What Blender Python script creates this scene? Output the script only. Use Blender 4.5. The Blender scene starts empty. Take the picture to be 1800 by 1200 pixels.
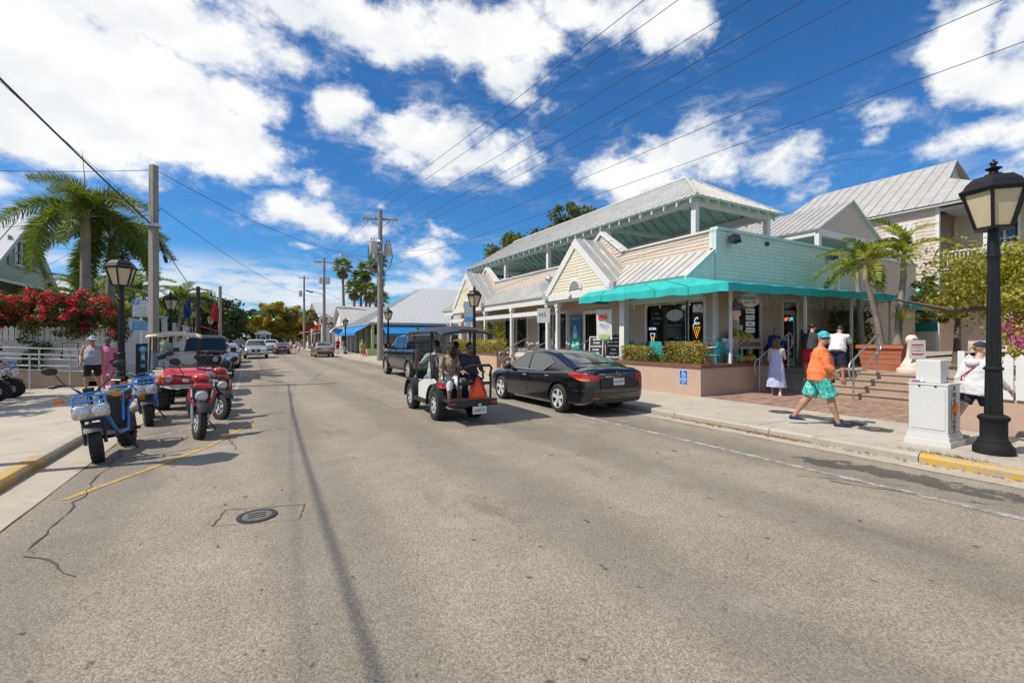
import bpy, bmesh, math, random
import numpy as np
from mathutils import Vector, Matrix, Euler
R=math.radians; PI=math.pi
rnd=random.Random(7)
sc=bpy.context.scene
COL=sc.collection
# ---------------------------------------------------------------- camera
cd=bpy.data.cameras.new('camera'); cam=bpy.data.objects.new('camera',cd); COL.objects.link(cam)
cam.location=(0,0,1.7); cam.rotation_euler=(R(90),0,R(-29.6))
cd.sensor_width=36; cd.lens=16.0; cd.shift_y=-3/1800; cd.clip_start=.05; cd.clip_end=4000
sc.camera=cam
# ---------------------------------------------------------------- light
SUN_EL=R(53); LX,LY=.985,-.17                    # direction the light travels over the ground
sd=bpy.data.lights.new('sun','SUN'); so=bpy.data.objects.new('sun',sd); COL.objects.link(so)
sd.energy=4.0; sd.angle=R(.53); sd.color=(1,.935,.82)
ld=Vector((LX*math.cos(SUN_EL),LY*math.cos(SUN_EL),-math.sin(SUN_EL)))
so.rotation_euler=ld.to_track_quat('-Z','Y').to_euler(); so.location=(-20,5,40)
sc.view_settings.view_transform='Standard'; sc.view_settings.look='None'
sc.view_settings.exposure=.33; sc.view_settings.gamma=1; sc.view_settings.use_curve_mapping=False
sc.cycles.max_bounces=6; sc.cycles.transparent_max_bounces=12; sc.cycles.caustics_reflective=False; sc.cycles.caustics_refractive=False
try: sc.cycles.use_denoising=True
except Exception: pass
# ---------------------------------------------------------------- node helper
class NT:
    def __init__(s,tree): s.t=tree; s.n=tree.nodes; s.l=tree.links
    def new(s,typ,ins=None,**kw):
        n=s.n.new(typ)
        for k,v in kw.items(): setattr(n,k,v)
        for k,v in (ins or {}).items():
            if hasattr(v,'is_output') : s.l.new(v,n.inputs[k])
            else: n.inputs[k].default_value=v
        return n
    def math(s,op,a,b=None,c=None,clamp=False):
        ins={0:a}
        if b is not None: ins[1]=b
        if c is not None: ins[2]=c
        return s.new('ShaderNodeMath',ins,operation=op,use_clamp=clamp).outputs[0]
    def vec(s,op,a,b=None,c=None):
        ins={0:a}
        if b is not None: ins[1]=b
        if c is not None: ins[2]=c
        n=s.new('ShaderNodeVectorMath',ins,operation=op)
        return n.outputs['Value'] if op in('LENGTH','DOT_PRODUCT','DISTANCE') else n.outputs[0]
    def noise(s,v,scale,detail=4,rough=.55,dist=0):
        return s.new('ShaderNodeTexNoise',{'Vector':v,'Scale':scale,'Detail':detail,'Roughness':rough,'Distortion':dist}).outputs[0]
    def ramp(s,f,*stops):
        n=s.new('ShaderNodeValToRGB',{0:f}); e=n.color_ramp.elements
        while len(e)<len(stops): e.new(.5)
        for el,(p,c) in zip(e,stops):
            el.position=p; el.color=(c,c,c,1) if not hasattr(c,'__len__') else (*c,1)
        return n.outputs[0]
    def mapr(s,v,a,b,c=0.,d=1.,smooth=False):
        n=s.new('ShaderNodeMapRange',{0:v,1:a,2:b,3:c,4:d},interpolation_type='SMOOTHSTEP' if smooth else 'LINEAR'); return n.outputs[0]
    def mix(s,f,a,b,blend='MIX'):
        n=s.new('ShaderNodeMix',data_type='RGBA',blend_type=blend)
        for i,v in ((0,f),(6,a),(7,b)):
            if hasattr(v,'is_output'): s.l.new(v,n.inputs[i])
            elif i and not hasattr(v,'__len__'): n.inputs[i].default_value=(v,v,v,1)
            elif i: n.inputs[i].default_value=(*v[:3],1)
            else: n.inputs[i].default_value=v
        return n.outputs[2]
# ---------------------------------------------------------------- sky with cumulus, fixed to compass directions
W=bpy.data.worlds.new('World'); sc.world=W; W.use_nodes=True
nt=NT(W.node_tree); nt.n.clear()
sky=nt.new('ShaderNodeTexSky',sky_type='NISHITA',sun_disc=False,sun_elevation=SUN_EL,sun_rotation=math.atan2(-LX,-LY),air_density=1.0,dust_density=.25,ozone_density=3.2,altitude=0)
D=nt.new('ShaderNodeTexCoord').outputs['Generated']
sx=nt.new('ShaderNodeSeparateXYZ',{0:D})
az=nt.math('ARCTAN2',sx.outputs[0],sx.outputs[1])
el=nt.math('ARCSINE',nt.math('MAXIMUM',nt.math('MINIMUM',sx.outputs[2],1.),-1.))
# the cloud pattern goes on all round the compass, mirrored every 100 degrees
fz=nt.math('PINGPONG',nt.math('ADD',az,R(50-29.6)+R(200)),R(100))
P0=nt.new('ShaderNodeCombineXYZ',{0:fz,1:el}).outputs[0]
Dn=nt.vec('MULTIPLY',D,(1,1,1.5))
n1=nt.new('ShaderNodeTexNoise',{'Vector':Dn,'Scale':5.5,'Detail':9,'Roughness':.6})
wob=nt.vec('MULTIPLY',nt.vec('SUBTRACT',n1.outputs['Color'],(.5,.5,.5)),(.14,.11,0))
Pd=nt.vec('ADD',P0,wob)
def azel(px,py):
    t=(px-900)/800; v=(597-py)/800
    return math.atan(t)+R(50), math.atan(v/math.sqrt(1+t*t))
fld=None
CL=[ # photo position of a cloud's middle, half sizes in photo pixels
 (120,190,260,150),(330,230,190,90),(60,60,260,120),(330,60,300,75),(640,50,260,70),(860,70,190,75),(230,120,200,90),(900,140,70,50),(1040,30,150,55),(1190,50,75,75),(440,190,90,55),
 (610,200,75,55),(740,240,110,60),(820,275,120,50),(900,285,60,35),
 (1110,315,95,55),(1210,275,150,50),(1370,275,90,45),(1235,213,55,28),(1400,333,38,18),
 (1690,100,95,100),(1790,60,60,80),(1660,60,35,55),(1780,140,120,80),(1730,240,170,52),(1840,200,80,60),(1540,200,60,35),(1840,290,90,40),(1520,255,30,18),
 (530,378,85,40),(650,405,50,26),(560,322,24,10),(500,272,14,9),(520,437,24,8),(720,440,70,18),(745,473,60,22),(790,415,30,8),(663,358,10,9),
 (10,340,50,22),(60,388,50,16)]
for px,py,rx,ry in CL:
    a,e=azel(px,py); a2,e2=azel(px+rx,py); _,e3=azel(px,py-ry)
    ra=max(a2-a,.004); re=max(e3-e,.004)
    ln=nt.vec('LENGTH',nt.vec('MULTIPLY_ADD',Pd,(1/ra,1/re,0),(-a/ra,-e/re,0)))
    # far out of a small cloud the slope is kept in radians so that small ones stay crisp
    q=nt.math('MULTIPLY',nt.math('SUBTRACT',ln,1.),min(1.,max(.25,re/.08)))
    fld=q if fld is None else nt.math('MINIMUM',fld,q)
n2=nt.noise(Dn,16,8,.62)
n3=nt.noise(Dn,3.3,3,.5)
fld=nt.math('ADD',fld,nt.math('MULTIPLY',nt.math('SUBTRACT',n2,.5),-1.25))
fld=nt.math('ADD',fld,nt.math('MULTIPLY',nt.math('SUBTRACT',n3,.5),-.6))
# overhead (above what the camera sees) the same broken cover carries on
hi=nt.mapr(el,.72,.95,0,1,True)
ov=nt.mapr(nt.noise(Dn,2.6,9,.6),.40,.60,.9,-.9)
fld=nt.new('ShaderNodeMix',{0:hi,2:fld,3:ov}).outputs[0]
cov=nt.mapr(fld,.10,-.40,0,1,True)
wis=nt.math('MULTIPLY',nt.mapr(fld,.6,.05,0,.28,True),nt.mapr(nt.noise(nt.vec('MULTIPLY',Dn,(1.,1.,2.)),9,8,.68,.6),.46,.72,0,1,True))
cov=nt.math('MAXIMUM',cov,wis)
# low bank near the horizon
nb=nt.noise(nt.vec('MULTIPLY',D,(1,1,4.5)),6,7,.6)
bank=nt.math('MULTIPLY',nt.mapr(el,.175,.105,0,1,True),nt.mapr(nb,.36,.56,0,.82,True))
bank=nt.math('MULTIPLY',bank,nt.mapr(el,-.02,.02,.6,1))
cov=nt.math('MAXIMUM',cov,bank)
shade=nt.mapr(nt.math('ADD',nt.noise(nt.vec('ADD',Dn,(0,0,.05)),8,5,.5),nt.math('MULTIPLY',fld,.10)),.36,.60,1.,.45,True)
ccol=nt.mix(shade,(7.2,7.7,8.3),(10.2,10.2,10.2))
tint=nt.mix(1.,sky.outputs[0],(.37,.88,1.30),'MULTIPLY')
skc=nt.mix(cov,tint,ccol)
bg=nt.new('ShaderNodeBackground',{'Color':skc,'Strength':.079})
out=nt.new('ShaderNodeOutputWorld',{'Surface':bg.outputs[0]})
# ---------------------------------------------------------------- materials
MATS={}
def pm(name,col,rough=.6,metal=0.,var=.12,scale=6.,bump=0.,bscale=60.,coat=0.,spec=.5,alpha=1.,island=0.,trans=0.,emit=None,obj=True,rvar=0.):
    """procedural principled material: base colour broken up by two noises, optional fine relief"""
    if name in MATS: return MATS[name]
    m=bpy.data.materials.new(name); m.use_nodes=True; t=NT(m.node_tree); t.n.clear()
    co=t.new('ShaderNodeTexCoord').outputs['Object']
    c=(*col,1)
    if var>0:
        n=t.math('ADD',t.math('MULTIPLY',t.noise(co,scale,5,.6),.65),t.math('MULTIPLY',t.noise(co,scale*9,3,.6),.35))
        c=t.mix(t.mapr(n,.3,.7),tuple(x*(1-var) for x in col),tuple(min(1,x*(1+var)) for x in col))
    if island>0:
        g=t.new('ShaderNodeNewGeometry').outputs['Random Per Island']
        c=t.mix(1.,c,t.mapr(g,0,1,1-island,1+island),'MULTIPLY')
    p=t.new('ShaderNodeBsdfPrincipled',{'Roughness':rough,'Metallic':metal,'Coat Weight':coat,'Coat Roughness':.04,'Specular IOR Level':spec,'Alpha':alpha})
    if hasattr(c,'is_output'): t.l.new(c,p.inputs['Base Color'])
    else: p.inputs['Base Color'].default_value=c
    if rvar: t.l.new(t.mapr(t.noise(co,scale*3,4,.6),.3,.7,max(0,rough-rvar),min(1,rough+rvar)),p.inputs['Roughness'])
    if bump>0:
        t.l.new(t.new('ShaderNodeBump',{'Height':t.noise(co,bscale,4,.6),'Strength':bump,'Distance':.01}).outputs[0],p.inputs['Normal'])
    if emit: p.inputs['Emission Color'].default_value=(*emit[0],1); p.inputs['Emission Strength'].default_value=emit[1]
    s=p.outputs[0]
    if trans>0:
        tr=t.new('ShaderNodeBsdfTranslucent'); 
        if hasattr(c,'is_output'): t.l.new(t.mix(1.,c,(1.5,1.5,.6),'MULTIPLY'),tr.inputs[0])
        else: tr.inputs[0].default_value=c
        s=t.new('ShaderNodeMixShader',{0:trans,1:s,2:tr.outputs[0]}).outputs[0]
    t.new('ShaderNodeOutputMaterial',{0:s}); MATS[name]=m; return m
def glassmat(name,col=(.02,.025,.03),alpha=.75,rough=.03):
    if name in MATS: return MATS[name]
    m=bpy.data.materials.new(name); m.use_nodes=True; t=NT(m.node_tree); t.n.clear()
    d=t.new('ShaderNodeBsdfDiffuse',{0:(*col,1)}); tr=t.new('ShaderNodeBsdfTransparent',{0:(.75,.82,.8,1)})
    gl=t.new('ShaderNodeBsdfGlossy',{'Color':(1,1,1,1),'Roughness':rough})
    a=t.new('ShaderNodeMixShader',{0:alpha,1:tr.outputs[0],2:d.outputs[0]})
    f=t.new('ShaderNodeFresnel',{'IOR':1.5})
    b=t.new('ShaderNodeMixShader',{0:t.mapr(f.outputs[0],0,1,.02,1.),1:a.outputs[0],2:gl.outputs[0]})
    t.new('ShaderNodeOutputMaterial',{0:b.outputs[0]}); MATS[name]=m; return m
# ---------------------------------------------------------------- objects
WM={}
def setp(o,label=None,cat=None,group=None,kind=None):
    for k,v in (('label',label),('category',cat),('group',group),('kind',kind)):
        if v: o[k]=v
    return o
def thing(name,label,cat,loc=(0,0,0),rz=0.,group=None):
    o=bpy.data.objects.new(name,None); COL.objects.link(o); o.empty_display_size=.2
    o.location=loc; o.rotation_euler=(0,0,rz); WM[o.name]=Matrix.Translation(loc)@Matrix.Rotation(rz,4,'Z')
    return setp(o,label,cat,group)
def link(name,me,parent=None,mat4=None):
    o=bpy.data.objects.new(name,me); COL.objects.link(o)
    if parent is not None: o.parent=parent
    if mat4 is not None: o.matrix_local=mat4
    WM[o.name]=(WM.get(parent.name,Matrix()) if parent is not None else Matrix())@(mat4 if mat4 is not None else Matrix())
    return o
def kids(o): return [c for c in bpy.data.objects if c.parent==o]
def index_kids():
    d={}
    for o in bpy.data.objects:
        if o.parent: d.setdefault(o.parent.name,[]).append(o)
    return d
def dup(root,loc,rz=None,label=None,group=None,mats=None):
    """copy of a thing with copies of its parts and sub-parts (mesh data shared)"""
    d=index_kids()
    def cp(o,par):
        c=o.copy(); COL.objects.link(c)
        if par is not None: c.parent=par
        for ch in d.get(o.name,[]): cp(ch,c)
        return c
    c=cp(root,None); c.location=loc
    if rz is not None: c.rotation_euler=(0,0,rz)
    WM[c.name]=Matrix.Translation(loc)@Matrix.Rotation(c.rotation_euler[2],4,'Z')
    if label: c['label']=label
    if group: c['group']=group
    return c
class MB:
    def __init__(s,M=None): s.v=[]; s.f=[]; s.mi=[]; s.M=M or Matrix(); s.cur=0
    def add(s,vs,fs):
        b=len(s.v); M=s.M
        s.v.extend([tuple(M@Vector(v)) for v in vs]); s.f.extend([tuple(i+b for i in f) for f in fs]); s.mi.extend([s.cur]*len(fs))
        return s
    def box(s,c,sz,rot=None,taper=1.):
        x,y,z=[a/2 for a in sz]; k=taper
        vs=[(-x,-y,-z),(x,-y,-z),(x,y,-z),(-x,y,-z),(-x*k,-y*k,z),(x*k,-y*k,z),(x*k,y*k,z),(-x*k,y*k,z)]
        if rot is not None:
            E=Euler(rot).to_matrix() if len(rot)==3 and not hasattr(rot[0],'__len__') else rot
            vs=[E@Vector(v) for v in vs]
        vs=[(v[0]+c[0],v[1]+c[1],v[2]+c[2]) for v in vs]
        return s.add(vs,[(0,3,2,1),(4,5,6,7),(0,1,5,4),(1,2,6,5),(2,3,7,6),(3,0,4,7)])
    def bx(s,x0,x1,y0,y1,z0,z1): return s.box(((x0+x1)/2,(y0+y1)/2,(z0+z1)/2),(abs(x1-x0),abs(y1-y0),abs(z1-z0)))
    def tube(s,pts,r,n=8,cap=True,flat=None):
        pts=[Vector(p) for p in pts]; m=len(pts)
        rs=list(r) if hasattr(r,'__len__') else [r]*m
        vs=[];fs=[]; up=None
        for i,p in enumerate(pts):
            t=(pts[min(i+1,m-1)]-pts[max(i-1,0)]).normalized()
            if up is None:
                up=Vector((0,0,1)) if abs(t.z)<.9 else Vector((0,1,0))
            a=t.cross(up).normalized(); b=a.cross(t).normalized(); up=b
            ra,rb=(rs[i] if hasattr(rs[i],'__len__') else (rs[i],rs[i]))
            for k in range(n):
                th=2*PI*k/n; vs.append(p+a*(ra*math.cos(th))+b*(rb*math.sin(th)))
        for i in range(m-1):
            for k in range(n):
                k2=(k+1)%n; fs.append((i*n+k,i*n+k2,(i+1)*n+k2,(i+1)*n+k))
        if cap: fs.append(tuple(range(n))[::-1]); fs.append(tuple((m-1)*n+k for k in range(n)))
        return s.add(vs,fs)
    def lathe(s,prof,n=16,c=(0,0,0),axis='Z',cap=True):
        vs=[];fs=[];m=len(prof)
        for r,z in prof:
            for k in range(n):
                th=2*PI*k/n; x,y=r*math.cos(th),r*math.sin(th)
                v={'Z':(x,y,z),'X':(z,x,y),'Y':(y,z,x)}[axis]
                vs.append((v[0]+c[0],v[1]+c[1],v[2]+c[2]))
        for i in range(m-1):
            for k in range(n):
                k2=(k+1)%n; fs.append((i*n+k,i*n+k2,(i+1)*n+k2,(i+1)*n+k))
        if cap: fs.append(tuple(range(n))[::-1]); fs.append(tuple((m-1)*n+k for k in range(n)))
        return s.add(vs,fs)
    def ell(s,c,r,n=10,m=7,rot=None):
        vs=[];fs=[]
        E=Euler(rot).to_matrix() if rot else Matrix.Identity(3)
        for i in range(m+1):
            ph=-PI/2+PI*i/m
            for k in range(n):
                th=2*PI*k/n; v=E@Vector((r[0]*math.cos(ph)*math.cos(th),r[1]*math.cos(ph)*math.sin(th),r[2]*math.sin(ph)))
                vs.append((v[0]+c[0],v[1]+c[1],v[2]+c[2]))
        for i in range(m):
            for k in range(n):
                k2=(k+1)%n; fs.append((i*n+k,i*n+k2,(i+1)*n+k2,(i+1)*n+k))
        return s.add(vs,fs)
    def prism(s,poly,d0,d1,ax='Y'):
        """polygon in the two other axes pushed along ax between d0 and d1"""
        n=len(poly); mk={'X':lambda a,b,d:(d,a,b),'Y':lambda a,b,d:(a,d,b),'Z':lambda a,b,d:(a,b,d)}[ax]
        vs=[mk(a,b,d0) for a,b in poly]+[mk(a,b,d1) for a,b in poly]
        fs=[tuple(range(n))[::-1],tuple(range(n,2*n))]+[(i,(i+1)%n,n+(i+1)%n,n+i) for i in range(n)]
        return s.add(vs,fs)
    def quad(s,*p): return s.add(p,[tuple(range(len(p)))])
    def slab(s,poly,off):
        """3-D polygon given thickness along vector off"""
        n=len(poly); o=Vector(off); vs=[Vector(p) for p in poly]+[Vector(p)+o for p in poly]
        return s.add(vs,[tuple(range(n))[::-1],tuple(range(n,2*n))]+[(i,(i+1)%n,n+(i+1)%n,n+i) for i in range(n)])
    def grid(s,rows):
        n=len(rows[0]); vs=[p for r in rows for p in r]
        return s.add(vs,[(i*n+k,i*n+k+1,(i+1)*n+k+1,(i+1)*n+k) for i in range(len(rows)-1) for k in range(n-1)])
    def mesh(s,name,mats,smooth=None):
        me=bpy.data.meshes.new(name); me.from_pydata(s.v,[],s.f)
        for m in (mats if isinstance(mats,(list,tuple)) else [mats]): me.materials.append(m)
        if any(s.mi): me.polygons.foreach_set('material_index',s.mi)
        bm=bmesh.new(); bm.from_mesh(me); bmesh.ops.recalc_face_normals(bm,faces=bm.faces); bm.to_mesh(me); bm.free()
        if smooth is not None:
            me.polygons.foreach_set('use_smooth',[True]*len(me.polygons))
            if smooth<170:
                try: me.set_sharp_from_angle(angle=R(smooth))
                except Exception: pass
        me.update(); return me
    def build(s,name,mats,parent=None,smooth=None,world=False,mods=None):
        if world and parent is not None:
            I=WM[parent.name].inverted(); s.v=[tuple(I@Vector(v)) for v in s.v]
        me=s.mesh(name,mats,smooth)
        if mods: me=evalm(me,mods,mats,smooth)
        return link(name,me,parent)
TS=bpy.data.scenes.new('work')
def evalm(me,mods,mats,smooth=None,extra=None):
    """apply modifiers in a side scene and hand back the plain mesh"""
    o=bpy.data.objects.new('work',me); TS.collection.objects.link(o)
    for typ,kw in mods:
        m=o.modifiers.new(typ,typ)
        for k,v in kw.items():
            if k=='object': TS.collection.objects.link(v)
            setattr(m,k,v)
    vl=TS.view_layers[0]; vl.update(); dg=vl.depsgraph; dg.update()
    r=bpy.data.meshes.new_from_object(o.evaluated_get(dg),preserve_all_data_layers=True,depsgraph=dg); r.name=me.name
    for typ,kw in mods:
        if 'object' in kw: bpy.data.objects.remove(kw['object'])
    bpy.data.objects.remove(o)
    r.materials.clear()
    for m in (mats if isinstance(mats,(list,tuple)) else [mats]): r.materials.append(m)
    if smooth is not None:
        r.polygons.foreach_set('use_smooth',[True]*len(r.polygons))
        if smooth<170:
            try: r.set_sharp_from_angle(angle=R(smooth))
            except Exception: pass
    return r
def text(s,size,mat,parent,M,name='lettering',ext=.002,align='CENTER',sx=1.,shear=0.,world=False,bold=0.):
    """flat lettering; M maps text plane (x right, y up) into the parent's space"""
    c=bpy.data.curves.new(name,'FONT'); c.body=s; c.size=size; c.align_x=align; c.align_y='CENTER'; c.extrude=ext; c.shear=shear; c.resolution_u=2; c.offset=bold
    o=bpy.data.objects.new(name,c); TS.collection.objects.link(o); vl=TS.view_layers[0]; vl.update(); dg=vl.depsgraph
    me=bpy.data.meshes.new_from_object(o.evaluated_get(dg),depsgraph=dg); bpy.data.objects.remove(o); bpy.data.curves.remove(c)
    if sx!=1.: me.transform(Matrix.Diagonal((sx,1,1,1)))
    if world and parent is not None: M=WM[parent.name].inverted()@M
    me.transform(M); me.materials.clear(); me.materials.append(mat); me.name=name
    return link(name,me,parent)
def frame(o,u,v):
    """matrix with origin o, x axis u, y axis v"""
    u=Vector(u).normalized(); v=Vector(v).normalized(); n=u.cross(v)
    return Matrix(((u.x,v.x,n.x,o[0]),(u.y,v.y,n.y,o[1]),(u.z,v.z,n.z,o[2]),(0,0,0,1)))
def clipstrip(poly,a,b):
    """convex polygon in (u,v) cut to a<=u<=b"""
    def cut(P,side,lim):
        o=[]
        for i in range(len(P)):
            p,q=P[i],P[(i+1)%len(P)]; ip=(p[0]-lim)*side>=-1e-9; iq=(q[0]-lim)*side>=-1e-9
            if ip: o.append(p)
            if ip!=iq:
                t=(lim-p[0])/(q[0]-p[0]); o.append((lim,p[1]+t*(q[1]-p[1])))
        return o
    P=cut(poly,1,a); return cut(P,-1,b) if P else P
def metal_roof(parent,corners,udir,w,mat,rib=.035,th=.025,name='roof_panel',deck=None,joined=False):
    """standing-seam sheets over a flat roof face; corners in world space, udir runs along the eave"""
    I=WM[parent.name].inverted(); C=[Vector(c) for c in corners]
    U=Vector(udir).normalized(); N=(C[1]-C[0]).cross(C[2]-C[0])
    for i in range(1,len(C)-2):
        N2=(C[i+1]-C[0]).cross(C[i+2]-C[0])
        if N2.length>N.length: N=N2
    N.normalize()
    if N.z<0: N=-N
    V=N.cross(U); O=C[0]
    P2=[((c-O).dot(U),(c-O).dot(V)) for c in C]
    u0=min(p[0] for p in P2); u1=max(p[0] for p in P2); n=max(1,round((u1-u0)/w)); w=(u1-u0)/n
    if deck:
        m=MB(); m.slab([c-N*.03 for c in C],-N*.05); m.build('roof_deck',deck,parent,world=True)
    tot=MB() if joined else None
    for i in range(n):
        a,b=u0+i*w,u0+(i+1)*w; P=clipstrip(P2,a+.004,b-.004)
        if len(P)<3: continue
        m=tot or MB(); m.M=I
        m.slab([O+U*p[0]+V*p[1] for p in P],N*-th)
        vs=[p[1] for p in P if abs(p[0]-(b-.004))<1e-4]
        if len(vs)>=2 and max(vs)-min(vs)>.05:
            q=O+U*(b-.004); lo,hi=min(vs),max(vs)
            m.slab([q+V*lo-U*.022,q+V*lo+U*.004,q+V*hi+U*.004,q+V*hi-U*.022],N*rib)
        if not joined: m.build(name,mat,parent)
    if joined: setp(tot.build(name,mat,parent),kind='stuff')
PLANK={}
def plank_mesh(mat):
    if mat.name not in PLANK:
        m=MB(); m.add([(0,0,0),(1,0,0),(1,1,0),(0,1,0),(0,0,.022),(1,0,.022),(1,1,.006),(0,1,.006),(0,-.0,.0),(1,-.0,0)],[(0,3,2,1),(4,5,6,7),(0,1,5,4),(1,2,6,5),(2,3,7,6),(3,0,4,7)])
        PLANK[mat.name]=m.mesh('plank',mat)
    return PLANK[mat.name]
def clap(parent,O,U,N,poly,mat,pitch=.13,openings=(),joined=False,back=True,thick=.12):
    """lapped clapboards on a wall: O origin, U along, N outward; poly in (u,z); openings (u0,u1,z0,z1). Each board a plank"""
    O=Vector(O);U=Vector(U);N=Vector(N);Z=Vector((0,0,1)); I=WM[parent.name].inverted()
    m=MB()
    if back:
        ps=[O+U*u+Z*z for u,z in poly]
        if not openings: m.slab(ps,-N*thick)
        else:
            us=sorted({p[0] for p in poly}|{o[0] for o in openings}|{o[1] for o in openings}); zt=max(p[1] for p in poly); zb=min(p[1] for p in poly)
            for a,b in zip(us,us[1:]):
                if b-a<1e-4: continue
                mid=(a+b)/2; cuts=sorted((o[2],o[3]) for o in openings if o[0]<=mid<=o[1]); z=zb
                for c0,c1 in cuts+[(zt,zt)]:
                    if c0>z+1e-4: m.slab([O+U*a+Z*z,O+U*b+Z*z,O+U*b+Z*c0,O+U*a+Z*c0],-N*thick)
                    z=max(z,c1)
    wall=m.build('wall',mat,parent,world=True) if m.v else parent
    zs=min(p[1] for p in poly); zt=max(p[1] for p in poly); n=max(1,round((zt-zs)/pitch)); pitch=(zt-zs)/n
    pmh=plank_mesh(mat); jm=MB()
    for k in range(n):
        z0=zs+k*pitch; zm=z0+pitch*.5
        xs=[]
        for i in range(len(poly)):
            (a,b),(c,d)=poly[i],poly[(i+1)%len(poly)]
            if (b-zm)*(d-zm)<0: xs.append(a+(zm-b)/(d-b)*(c-a))
        xs.sort(); iv=[(xs[i],xs[i+1]) for i in range(0,len(xs)-1,2)]
        for o in openings:
            if o[2]<zm<o[3]:
                nv=[]
                for a,b in iv:
                    if o[1]<=a or o[0]>=b: nv.append((a,b)); continue
                    if o[0]>a: nv.append((a,o[0]))
                    if o[1]<b: nv.append((o[1],b))
                iv=nv
        for a,b in iv:
            if b-a<.04: continue
            M=frame(O+U*a+Z*z0+N*.001,U,Z)
            if U.cross(Z).dot(N)<0: M=frame(O+U*b+Z*z0+N*.001,-U,Z)
            M=M@Matrix.Diagonal((b-a,pitch*1.04,1,1))
            if joined:
                jm.M=I@M; jm.add([tuple(v.co) for v in pmh.vertices],[tuple(p.vertices) for p in pmh.polygons])
            else: link('plank',pmh,wall,I@M if wall is not parent else I@M)
    if joined and jm.v: setp(jm.build('siding',mat,parent),kind='stuff')
    return wall
def wframe(parent,O,U,N,rect,fmat,gmat,mull=0,trans=0,fw=.09,depth=.08,name='window',proud=.05,inset=.06):
    """window: frame mesh with glass pane child(ren); rect (u0,u1,z0,z1)"""
    O=Vector(O);U=Vector(U);N=Vector(N);Z=Vector((0,0,1)); a,b,c,d=rect
    M=frame(O,U,Z)
    m=MB(WM[parent.name].inverted()@Matrix(((U.x,0,N.x,O.x),(U.y,0,N.y,O.y),(0,1,0,O.z),(0,0,0,1))))
    q=lambda u0,u1,z0,z1,n0,n1: m.bx(u0,u1,z0,z1,n0,n1)
    q(a-fw,a,c-fw,d+fw,-depth,proud); q(b,b+fw,c-fw,d+fw,-depth,proud); q(a,b,d,d+fw,-depth,proud-.004); q(a,b,c-fw,c,-depth,proud+.02)
    for i in range(mull):
        u=a+(b-a)*(i+1)/(mull+1); q(u-.025,u+.025,c,d,-depth,proud-.025)
    for i in range(trans):
        z=c+(d-c)*(i+1)/(trans+1); q(a,b,z-.02,z+.02,-depth+.002,proud-.03)
    w=m.build(name,fmat,parent)
    for i in range(mull+1):
        u0=a+(b-a)*i/(mull+1); u1=a+(b-a)*(i+1)/(mull+1)
        g=MB(m.M); g.bx(u0,u1,c,d,-inset-.006,-inset); g.build('pane',gmat,w)
    return w
def box_part(name,mat,parent,x0,x1,y0,y1,z0,z1,world=True):
    m=MB(); m.bx(x0,x1,y0,y1,z0,z1); return m.build(name,mat,parent,world=world)
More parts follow.
